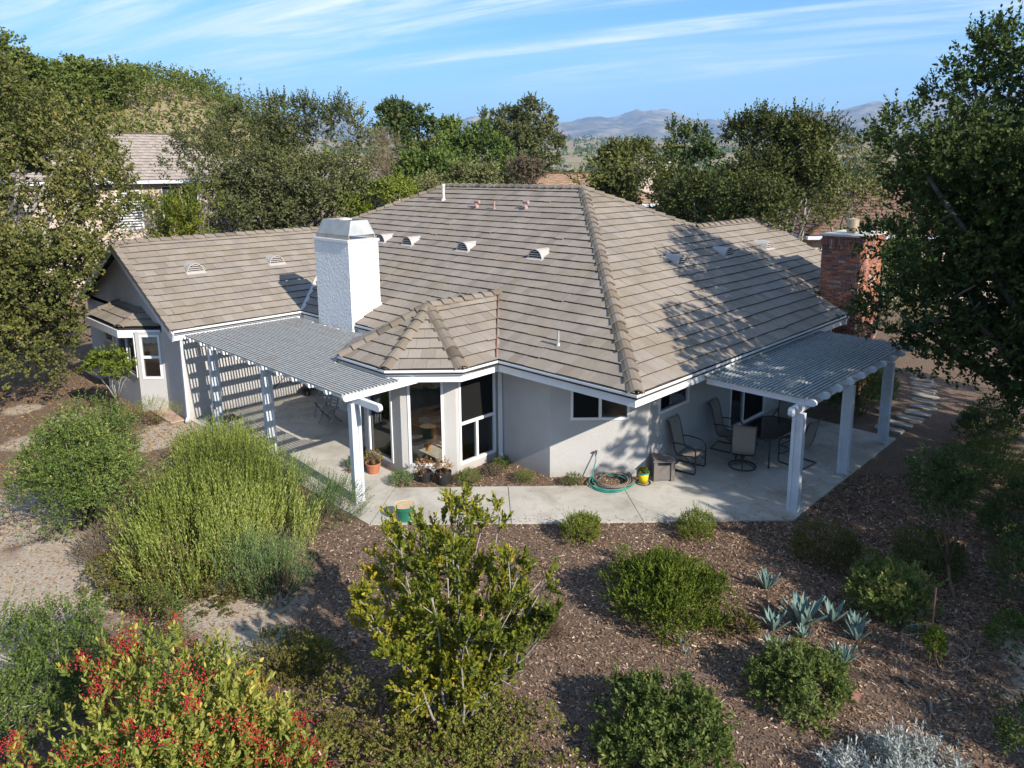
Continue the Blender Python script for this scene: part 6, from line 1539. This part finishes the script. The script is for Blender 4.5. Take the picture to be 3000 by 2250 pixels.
bt('background_tree', (31, 34.5, 0), [(32.76, 35.08, 8.58, 1.33), (31.88, 35.88, 8.01, 1.33), (32.70, 33.76, 7.54, 1.31), (30.96, 34.02, 6.84, 1.14), (31.5, 34.5, 5, 1.9)], 'leaf_green', 3000, 'rounded green tree in front of the dark pine like tree at centre', 113, tone=0.55)
bt('background_tree', (28, 34.5, 0), [(29.03, 34.38, 6.86, 1.25), (27.12, 34.65, 6.74, 1.36), (28, 34.5, 5, 1.7), (27.9, 33.6, 7.2, 1.0)], 'leaf_green', 2500, 'bushy green tree behind the left end of the main ridge', 114, tone=0.62)
bt('background_tree', (42, 41, 0), [(42.30, 42.55, 10.39, 1.84), (43.84, 40.97, 10.37, 2.03), (44.59, 40.15, 8.93, 1.67), (41.63, 40.38, 8.53, 2.15), (41.50, 43.34, 9.33, 1.48), (41.38, 37.73, 7.45, 1.39), (38.52, 37.84, 7.12, 1.34), (42, 40.5, 6, 2.6)], 'leaf_oak_grey', 4600, 'broad dark grey green tree at the centre of the skyline', 115, l=0.2, w=0.12, tone=0.42)
bt('background_tree', (31, 23.5, 0), [(32.06, 23.92, 7.28, 1.11), (30.69, 24.07, 6.81, 0.84), (33.45, 23.71, 7.28, 1.13), (30.61, 22.52, 6.35, 1.17), (28.69, 23.36, 6.26, 0.69), (31, 23.5, 5, 1.7)], 'leaf_oak_olive', 3000, 'yellowish tree directly behind the roof peak', 116, l=0.14, w=0.085, tone=0.48)
bt('background_tree', (31.5, 19.5, 0), [(32.12, 20.31, 8.36, 0.92), (32.59, 19.54, 8.12, 0.80), (31.18, 19.92, 7.24, 1.01), (31.97, 18.63, 7.22, 1.00), (30.69, 18.81, 6.15, 1.20), (31.4, 19.2, 4.8, 1.7)], 'leaf_oak_dark', 2900, 'dark green tree right of the yellowish one behind the roof peak', 117, l=0.14, w=0.085, tone=0.62, gap=-0.2)
bt('background_tree', (29.6, 13.6, 0), [(29.54, 14.71, 8.6, 0.8), (30.01, 13.72, 8.4, 0.95), (30.57, 12.43, 8.3, 0.8), (29.73, 14.33, 7.93, 1.16), (30.33, 13.00, 7.53, 1.24), (30.78, 11.90, 8.06, 0.65), (29.23, 15.32, 8.14, 0.78), (29.01, 13.51, 6.61, 1.13), (29.64, 12.07, 6.42, 1.11), (27.9, 14.33, 6.63, 0.92)], 'leaf_oak_olive', 5200, 'tall open tree with thin crown rising behind the right roof', 118, l=0.11, w=0.06, tone=0.36, gap=-0.15, gapf=1.5, sprigs=420, bark='bark_pale', inner=0.4, twiggy=1.2, trim=0.7)
bt('background_tree', (26.4, 13.4, 0), [(26.0, 13.97, 5.97, 0.87), (26.2, 15.66, 5.75, 0.92), (26.1, 12.84, 5.65, 0.94), (26.3, 11.74, 5.19, 0.83), (26.2, 13.49, 5.0, 0.67), (27.50, 18.24, 6.22, 0.81), (26.6, 11.17, 5.03, 0.66), (27, 16.5, 5.4, 1.1), (27, 14, 4.2, 1.2)], 'leaf_oak_olive', 3600, 'low spreading tree along the back of the right roof', 119, l=0.11, w=0.06, tone=0.34, trim=0.4)
bt('background_tree', (34, 12.5, 0), [(34.66, 12.95, 7.56, 0.73), (34.94, 12.18, 6.74, 0.83), (33.62, 12.87, 6.35, 1.03), (33.90, 12.11, 5.54, 1.02), (32.51, 12.96, 5.37, 0.91)], 'leaf_oak_grey', 2000, 'thin greyish tree in front of the brown neighbouring roof', 120, l=0.11, w=0.05, tone=0.6, gap=-0.1, inner=0.4, twiggy=1.2, bark='bark_pale', trim=0.4)
bt('background_tree', (11.8, 30.8, 0), [(11.30, 32.07, 5.45, 0.8), (12.46, 31.63, 5.5, 0.8), (12.88, 30.38, 5.67, 0.77), (10.45, 31.30, 5.37, 0.74), (11.35, 29.92, 5.20, 0.92), (12.20, 28.9, 5.03, 0.72), (11.8, 30.8, 3.6, 1.6)], 'leaf_yellow', 2600, 'yellow green shrubby tree just behind the left wing ridge', 121, l=0.11, w=0.05, tone=0.30, r0=0.1)
bt('background_shrub', (21.0, 31.0, 0), [(21.16, 31.56, 6.00, 0.81), (21.23, 30.30, 5.68, 0.68), (19.65, 30.36, 5.19, 0.66), (20.8, 30.8, 4.2, 1.1)], 'leaf_bright', 1500, 'bright green tall shrub between the left oak and the main ridge', 122, l=0.12, w=0.07, tone=0.3, r0=0.1)
bt('background_shrub', (21.9, 29.6, 0), [(21.6, 29.6, 5.75, 0.75), (22.35, 29.5, 5.75, 0.6), (22, 29.7, 4.4, 1.0)], 'leaf_bright', 1400, 'rounded lime yellow shrub peeking over the left hip', 123, l=0.09, w=0.05, tone=0.55, r0=0.1)
bt('background_shrub', (30.5, 28.9, 0), [(30.23, 29.16, 6.83, 0.73), (30.77, 28.59, 6.70, 0.57), (30.5, 28.9, 5.4, 1.0)], 'leaf_dry', 1300, 'rusty brown shrub behind the middle of the main ridge', 124, l=0.11, w=0.06, tone=0.35, r0=0.1)
bt('background_shrub', (28.3, 31.2, 0), [(27.9, 31.6, 6.5, 0.9), (29.0, 30.6, 6.4, 0.9), (28.4, 31.2, 5.2, 1.2), (25.9, 31.5, 6.0, 0.9), (24.6, 30.6, 5.9, 0.7)], 'leaf_oak_grey', 2400, 'olive shrubs along the back of the main ridge', 125, l=0.12, w=0.07, tone=0.7, r0=0.1)
bt('bare_shrub', (26.8, 37.3, 0), [(26.9, 37.3, 8.2, 1.05), (26.5, 37.6, 7.0, 1.1), (27.1, 36.9, 6.6, 1.0)], 'leaf_dry', 1500, 'pale grey leafless shrub beside the hidden roof behind the oak', 126, l=0.22, w=0.018, tone=0.85, gap=-0.3, r0=0.1, inner=0.5, bark='bark_pale', twiggy=2.0)
bt('background_shrub', (29.5, 9.6, 0), [(28.6, 10.2, 3.6, 1.0), (29.6, 9.4, 3.4, 1.1), (30.6, 8.8, 3.2, 1.0), (31.5, 9.6, 3.8, 1.0), (29.4, 9.6, 2.0, 1.3), (31.2, 8.8, 1.8, 1.2)], 'leaf_oak_dark', 2600, 'dark green shrubs behind the brick chimney', 127, l=0.11, w=0.06, tone=0.5, r0=0.1, trim=0.4)
# wooded hill at the upper left: three grown trees, copied
HILL = [(17.03, 78.17, 15.89, 2.44), (19.57, 77.57, 14.45, 2.29), (23.50, 80.65, 14.96, 2.68), (27.85, 83.48, 15.94, 2.63), (29.91, 80.63, 14.71, 2.38), (31.55, 77.85, 13.93, 2.36), (31.87, 75.55, 12.45, 1.86), (16.80, 74.12, 12.48, 2.35), (19.68, 73.41, 11.81, 2.41), (23.35, 74.42, 12.02, 2.54), (26.55, 73.34, 11.47, 2.16), (17.03, 82.26, 17.89, 1.69), (26.15, 67.08, 10.37, 1.62), (31.51, 89.62, 16.2, 1.81), (29.84, 93.35, 16.67, 1.84), (26.40, 91.26, 17.0, 1.51), (13.5, 80, 17.5, 2.6), (10.5, 74, 14, 2.6), (13.5, 70, 11.5, 2.4), (35.5, 80, 13.2, 2.0), (33.6, 70.5, 9.6, 2.0), (29.2, 68.5, 9.6, 2.0), (22, 66, 9.2, 2.2), (18, 64, 8.0, 2.2)]
protos = []
for q in range(3):
    gq = np.random.default_rng(200 + q)
    lob = [(gq.normal(0, 1.0), gq.normal(0, 1.0), gq.normal(0, 0.5), gq.uniform(1.1, 1.7)) for _ in range(7)] + [(0, 0, -1.8, 2.2)]
    protos.append(lob)
places = ['at the top left corner of the picture', 'second from the left edge on the hilltop', 'in the middle of the hill crest', 'on the crest right of the middle', 'on the right shoulder of the hill', 'farther down the right shoulder', 'lowest on the right shoulder', 'on the left slope', 'on the slope left of middle', 'on the middle slope above the neighbouring roof', 'on the slope right of middle', 'highest on the skyline at far left', 'at its foot beside the grey oak', 'behind the crest, right of two', 'behind the crest, left of two', 'behind the crest at the left', 'just outside the left edge on the crest', 'outside the left edge on the slope', 'outside the left edge, low', 'behind the right shoulder', 'low behind the grey oak', 'low above the neighbouring roof', 'low behind the neighbouring roof', 'lowest at the left']
first = {}
for i, (x, y, z, r) in enumerate(HILL):
    q = i % 3; zg = float(terrain(np.array([x]), np.array([y]))[0])
    lab = f'rounded green oak on the wooded hill, {places[i]}'
    s = r / 2.2
    if q not in first:
        t = tree('hill_tree', (0, 0, -7.0), protos[q], 'leaf_hill', 3000, 6, 0.24, 0.15, lab, 'tree', 210 + q, 'trees on the wooded hill', r0=0.2, span=0.40, gap=-0.6, tone=0.5, rc=0.7, per=13, trim=0.7)
        WORLD_OF.pop(t.name, None); first[q] = t
    else:
        t = copy_tree(first[q]); tag(t, lab, 'tree', 'trees on the wooded hill')
    t.location = (x, y, z - 7.0 * s); t.scale = (s * 1.15, s * 1.15, s); t.rotation_euler = (0, 0, i * 1.7)
g = np.random.default_rng(301)
n = 800; br_ = g.uniform(-44, -16, n); ds = g.uniform(58, 120, n)
P = np.array([tuple(pol(b, d)) for b, d in zip(br_, ds)]); P[:, 2] = terrain(P[:, 0], P[:, 1])
parts = []
Q = (P[:, None, :] + g.normal(0, 1, (n, 18, 3)) * np.array([1.4, 1.4, 0.5]) + np.array([0, 0, 0.8])).reshape(-1, 3)
V, F, T = shoots(Q, np.tile(np.array([[0, 0, 1.0]]), (len(Q), 1)) + g.normal(0, 0.5, (len(Q), 3)), 4, 0.4, 60, 0.34, 0.2, g, np.full(len(Q), 0.42))
tag(mesh_np('brush', V, F, 'leaf_hill', None, T, kind='stuff'), 'low brush covering the hill between the oaks', 'brush')

# ================================================================== neighbouring houses
plain('far_stucco', (0.50, 0.40, 0.33), (0.44, 0.35, 0.29), 1.0, 0.9)
plain('far_trim', (0.62, 0.66, 0.72), (0.55, 0.59, 0.65), 1.0, 0.7)
plain('far_white', (0.70, 0.69, 0.66), (0.62, 0.61, 0.58), 1.0, 0.8)
def mk_far_tile(name, c):
    m, n, l, out = nt(name)
    at = n.new('ShaderNodeAttribute'); at.attribute_name = 'tone'
    v = vmath(n, l, 'ADD', at.outputs['Fac'], vmath(n, l, 'MULTIPLY', vmath(n, l, 'SUBTRACT', noise(n, l, 1.6, 5, 0.6), 0.5), 0.5))
    princ(n, l, out, ramp(n, l, v, [(0.0, tuple(x * 0.28 for x in c)), (0.35, tuple(x * 0.72 for x in c)), (0.8, c)]), 0.9, 0.1)
mk_far_tile('far_tile_tan', (0.36, 0.305, 0.26)); mk_far_tile('far_tile_red', (0.21, 0.125, 0.092)); mk_far_tile('far_tile_orange', (0.38, 0.24, 0.155))
plain('far_glass', (0.05, 0.06, 0.065), (0.03, 0.035, 0.04), 1.0, 0.1, 0.6)
def neighbour(name, loc, rz, L, W, wall_h, slope, tile_mat, label, wall_mat='far_stucco', zbase=0.0, windows=()):
    """hip roofed house; roof courses stepped, the first 60 tiles of each course strip joined per slope"""
    r = empty(name, (loc[0], loc[1], zbase), R(rz)); tag(r, label, 'house', 'houses behind the garden')
    def ch(m, nm, mat, par=r, kind=None):
        o = m.build(nm, mat); o.parent = par
        if kind: o['kind'] = kind
        return o
    m = MB(); m.box((-L / 2, -W / 2, -1.0), (L / 2, W / 2, wall_h)); w = ch(m, 'wall', wall_mat)
    ov = 0.5; hl, hw = L / 2 + ov, W / 2 + ov; rise = hw * slope; rl = max(0.0, hl - hw)
    z0 = wall_h - 0.12
    m = MB(); m.add([(-hl, -hw, z0), (hl, -hw, z0), (hl, hw, z0), (-hl, hw, z0), (-rl, 0, z0 + rise), (rl, 0, z0 + rise)], [(0, 1, 5, 4), (1, 2, 5), (2, 3, 4, 5), (3, 0, 4), (3, 2, 1, 0)]); rf = ch(m, 'roof', tile_mat)
    m = MB(); k = int(hw / 0.30)
    for sgn in (-1, 1):
        for i in range(k):
            a, b = i / k, min(1, (i + 1.15) / k)
            for j in range(int(2 * hl / 0.33)):
                x0 = -hl + j * 0.33 + (0.165 if i % 2 else 0); x1 = x0 + 0.322
                lim = hl - a * hw
                if x0 < -lim or x1 > lim: continue
                y0, y1 = sgn * hw * (1 - a), sgn * hw * (1 - b); za, zb = z0 + rise * a, z0 + rise * b
                q = 0.004 * ((i * 7 + j * 13) % 5)
                m.add([(x0, y0, za + 0.075 + q), (x1, y0, za + 0.075 + q), (x1, y1, zb + 0.04 + q), (x0, y1, zb + 0.04 + q), (x0, y0, za + 0.01), (x1, y0, za + 0.01)], [(0, 1, 2, 3), (0, 4, 5, 1)] if sgn < 0 else [(3, 2, 1, 0), (1, 5, 4, 0)]); m.t += [0.55 + 0.08 * ((i * 7 + j * 13) % 5), 0.0]
    for sgn in (-1, 1):                                # hip ends
        for i in range(k):
            a, b = i / k, min(1, (i + 1.15) / k)
            for j in range(int(2 * hw / 0.33)):
                y0 = -hw + j * 0.33 + (0.165 if i % 2 else 0); y1 = y0 + 0.322; lim = hw * (1 - a)
                if y0 < -lim or y1 > lim: continue
                xa, xb = sgn * (hl - a * hw), sgn * (hl - b * hw); za, zb = z0 + rise * a, z0 + rise * b
                m.add([(xa, y0, za + 0.075), (xa, y1, za + 0.075), (xb, y1, zb + 0.04), (xb, y0, zb + 0.04), (xa, y0, za + 0.01), (xa, y1, za + 0.01)], [(0, 1, 2, 3), (0, 4, 5, 1)] if sgn > 0 else [(3, 2, 1, 0), (1, 5, 4, 0)]); m.t += [0.55 + 0.08 * ((i * 7 + j * 13) % 5), 0.0]
    ch(m, 'tile_field', tile_mat, rf, 'stuff')
    m = MB()
    for a, b in (((-hl, -hw), (hl, -hw)), ((hl, -hw), (hl, hw)), ((hl, hw), (-hl, hw)), ((-hl, hw), (-hl, -hw))): m.obox(a, b, 0.05, z0 - 0.16, z0 + 0.02)
    ch(m, 'gutter', 'far_trim')
    m = MB()
    for sx in (-1, 1):
        for sy in (-1, 1): m.bar((sx * hl, sy * hw, z0 + 0.10), (sx * rl, 0, z0 + rise + 0.10), 0.22, 0.06)
    if rl > 0: m.bar((-rl, 0, z0 + rise + 0.10), (rl, 0, z0 + rise + 0.10), 0.22, 0.06)
    ch(m, 'ridge_cap', tile_mat, rf)
    for (u0, u1, za, zb, kind) in windows:
        m = MB(); y = -W / 2
        for q in ((u0 - 0.06, u0, za, zb), (u1, u1 + 0.06, za, zb), (u0 - 0.06, u1 + 0.06, za - 0.06, za), (u0 - 0.06, u1 + 0.06, zb, zb + 0.06)): m.box((q[0], y - 0.04, q[2]), (q[1], y + 0.02, q[3]))
        wd = ch(m, 'window', 'far_white')
        if kind == 'glass': m = MB(); m.box((u0, y - 0.015, za), (u1, y - 0.005, zb)); ch(m, 'pane', 'far_glass', wd)
        else:
            m = MB(); m.box((u0, y - 0.012, za), (u1, y - 0.006, zb)); ch(m, 'pane', 'far_glass', wd)
            z = za
            while z < zb - 0.05: s_ = MB(); s_.box((u0, y - 0.035, z), (u1, y - 0.018, z + 0.085)); ch(s_, 'shutter_slat', 'far_white', wd); z += 0.15
    return r
p = pol(-27.2, 50)
neighbour('neighbour_house', (p.x + 1.0, p.y + 1.5), -7, 13, 9.0, 5.6, 0.55, 'far_tile_tan', 'tan roofed house with pale blue gutter behind the left oak', zbase=1.0, windows=[(-2.1, -0.9, 2.8, 4.9, 'shutter'), (0.3, 1.2, 3.0, 5.1, 'glass'), (1.4, 2.2, 3.0, 5.1, 'glass')])
p = pol(-12.3, 52)
neighbour('neighbour_house', (p.x, p.y), 20, 9, 8, 4.9, 0.45, 'far_tile_tan', 'house corner with grey hip roof behind the wide grey oak', zbase=1.0, windows=[(0.5, 1.6, 2.5, 4.2, 'glass')])
p = pol(4.6, 52)
neighbour('neighbour_house', (p.x, p.y), -45, 11, 8, 4.2, 0.42, 'far_tile_orange', 'orange brown tiled roof just behind the roof peak', zbase=0.6)
p = pol(26.5, 47)
neighbour('neighbour_house', (p.x, p.y), -45, 11, 9, 2.6, 0.45, 'far_tile_red', 'long reddish brown tiled roof behind the brick chimney', zbase=1.0, windows=[(-2, -0.8, 0.9, 2.1, 'glass'), (2, 3.2, 0.9, 2.1, 'glass')])
p = pol(10.2, 150)
neighbour('neighbour_house', (p.x, p.y), -30, 8, 7, 8.6, 0.3, 'far_tile_tan', 'small pale house far off between the trees', wall_mat='far_stucco', zbase=-0.5, windows=[(-3, -1.8, 5, 7, 'glass'), (1, 2.2, 5, 7, 'glass')])

# distant houses, trees and ridge
FAR = [(5.6, 900, 0, 12), (6.6, 950, 0, 11), (7.4, 900, 0, 12), (8.5, 1100, 0, 10), (9.4, 1100, 0, 12)]
for i, (b, d, z, s) in enumerate(FAR):
    p = pol(b, d); zg = float(terrain(np.array([p.x]), np.array([p.y]))[0])
    r = empty('distant_house', (p.x, p.y, zg), R(20 * i)); tag(r, f'tiny white house on the far slope, {["first", "second", "third", "fourth", "fifth"][i]} from the left', 'house', 'tiny distant houses')
    m = MB(); m.box((-s, -s * 0.6, -3), (s, s * 0.6, 6)); o = m.build('wall', 'far_white'); o.parent = r
    m = MB(); m.add([(-s - 1, -s * 0.6 - 1, 6), (s + 1, -s * 0.6 - 1, 6), (s + 1, s * 0.6 + 1, 6), (-s - 1, s * 0.6 + 1, 6), (-s * 0.5, 0, 9.5), (s * 0.5, 0, 9.5)], [(0, 1, 5, 4), (1, 2, 5), (2, 3, 4, 5), (3, 0, 4), (3, 2, 1, 0)]); o = m.build('roof', 'far_tile_red'); o.parent = r
g = np.random.default_rng(302)
n = 2600; br_ = g.uniform(-14, 46, n); ds = np.concatenate([g.uniform(75, 300, 900), g.uniform(300, 1500, 900), g.uniform(1500, 2700, 800)])
P = np.array([tuple(pol(b, d)) for b, d in zip(br_, ds)]); P[:, 2] = terrain(P[:, 0], P[:, 1])
keep = fnoise(P, 0.012, 0) > -0.35; P, ds = P[keep], ds[keep]
sz = np.clip(ds / 90, 1.4, 5.0)
Q = (P[:, None, :] + g.normal(0, 1, (len(P), 13, 3)) * (np.array([1.0, 1.0, 0.75])[None, None] * sz[:, None, None]) + np.array([0, 0, 1.0])[None, None] * sz[:, None, None] * 1.3)
sc_ = np.repeat(sz, 13); Q = Q.reshape(-1, 3)
a1 = unit(g.normal(size=Q.shape)); a2 = unit(np.cross(a1, g.normal(size=Q.shape)))
k = (sc_ * 0.78)[:, None]
V = np.stack([Q - a1 * k, Q + a2 * k * 0.7, Q + a1 * k, Q - a2 * k * 0.7], 1).reshape(-1, 3)
tag(mesh_np('far_woods', V, np.arange(len(V)).reshape(-1, 4), 'leaf_hill', None, np.clip(g.normal(0.35, 0.16, len(Q)), 0, 1), kind='stuff'), 'distant woods across the valley', 'woods')

# mountains
def mk_mountain():
    m, n, l, out = nt('mountain_scrub')
    c = ramp(n, l, noise(n, l, 0.0035, 9, 0.7), [(0.38, (0.035, 0.04, 0.025)), (0.5, (0.14, 0.105, 0.07)), (0.62, (0.34, 0.26, 0.17))])
    princ(n, l, out, c, 0.95, 0.1)
mk_mountain()
nb, nd = 560, 80
bb_ = np.linspace(-40, 60, nb); dd_ = np.linspace(5200, 10500, nd)
Bm, Dm = np.meshgrid(bb_, dd_, indexing='ij')
an = np.radians(YAW - Bm); X = Dm * np.cos(an); Y = Dm * np.sin(an)
t = np.clip((Dm - 5200) / 3800, 0, 1)
crest = 520 + 60 * np.sin(Bm * 0.21 + 0.6) + 45 * np.sin(Bm * 0.53 + 2.2) + 25 * np.sin(Bm * 1.3) + 90 * np.exp(-((Bm - 9.5) / 4.0) ** 2) + 110 * np.exp(-((Bm - 27) / 6.0) ** 2)
PP = np.stack([X.ravel(), Y.ravel(), np.zeros(X.size)], 1)
rid = sum((1 - np.abs(fnoise(PP, f_, k_))) * a__ for f_, a__, k_ in ((0.0012, 150, 0), (0.0027, 110, 1), (0.0055, 60, 2), (0.012, 26, 3))).reshape(X.shape)
Z = 60 + (crest - 270 + rid) * np.sin(t * np.pi / 2) ** 1.3 * np.where(Dm > 9000, 1 - (Dm - 9000) / 3000, 1)
ii, jj = np.meshgrid(np.arange(nb - 1), np.arange(nd - 1), indexing='ij')
MF = np.stack([ii * nd + jj, (ii + 1) * nd + jj, (ii + 1) * nd + jj + 1, ii * nd + jj + 1], -1).reshape(-1, 4)
mesh_np('mountains', np.stack([X.ravel(), Y.ravel(), Z.ravel()], 1), MF, 'mountain_scrub', smooth=True, kind='structure')

# the air between here and the mountains
m, n, l, out = nt('haze_air')
vol = n.new('ShaderNodeVolumePrincipled'); vol.inputs['Color'].default_value = (0.42, 0.66, 1.0, 1); vol.inputs['Density'].default_value = 0.00011; vol.inputs['Anisotropy'].default_value = 0.0
l.new(vol.outputs[0], out.inputs['Volume'])
hz = MB().box((-14000, -14000, -40), (14000, 14000, 980)).build('haze', 'haze_air', kind='stuff')
tag(hz, 'pale haze over the valley fading the mountains', 'haze')
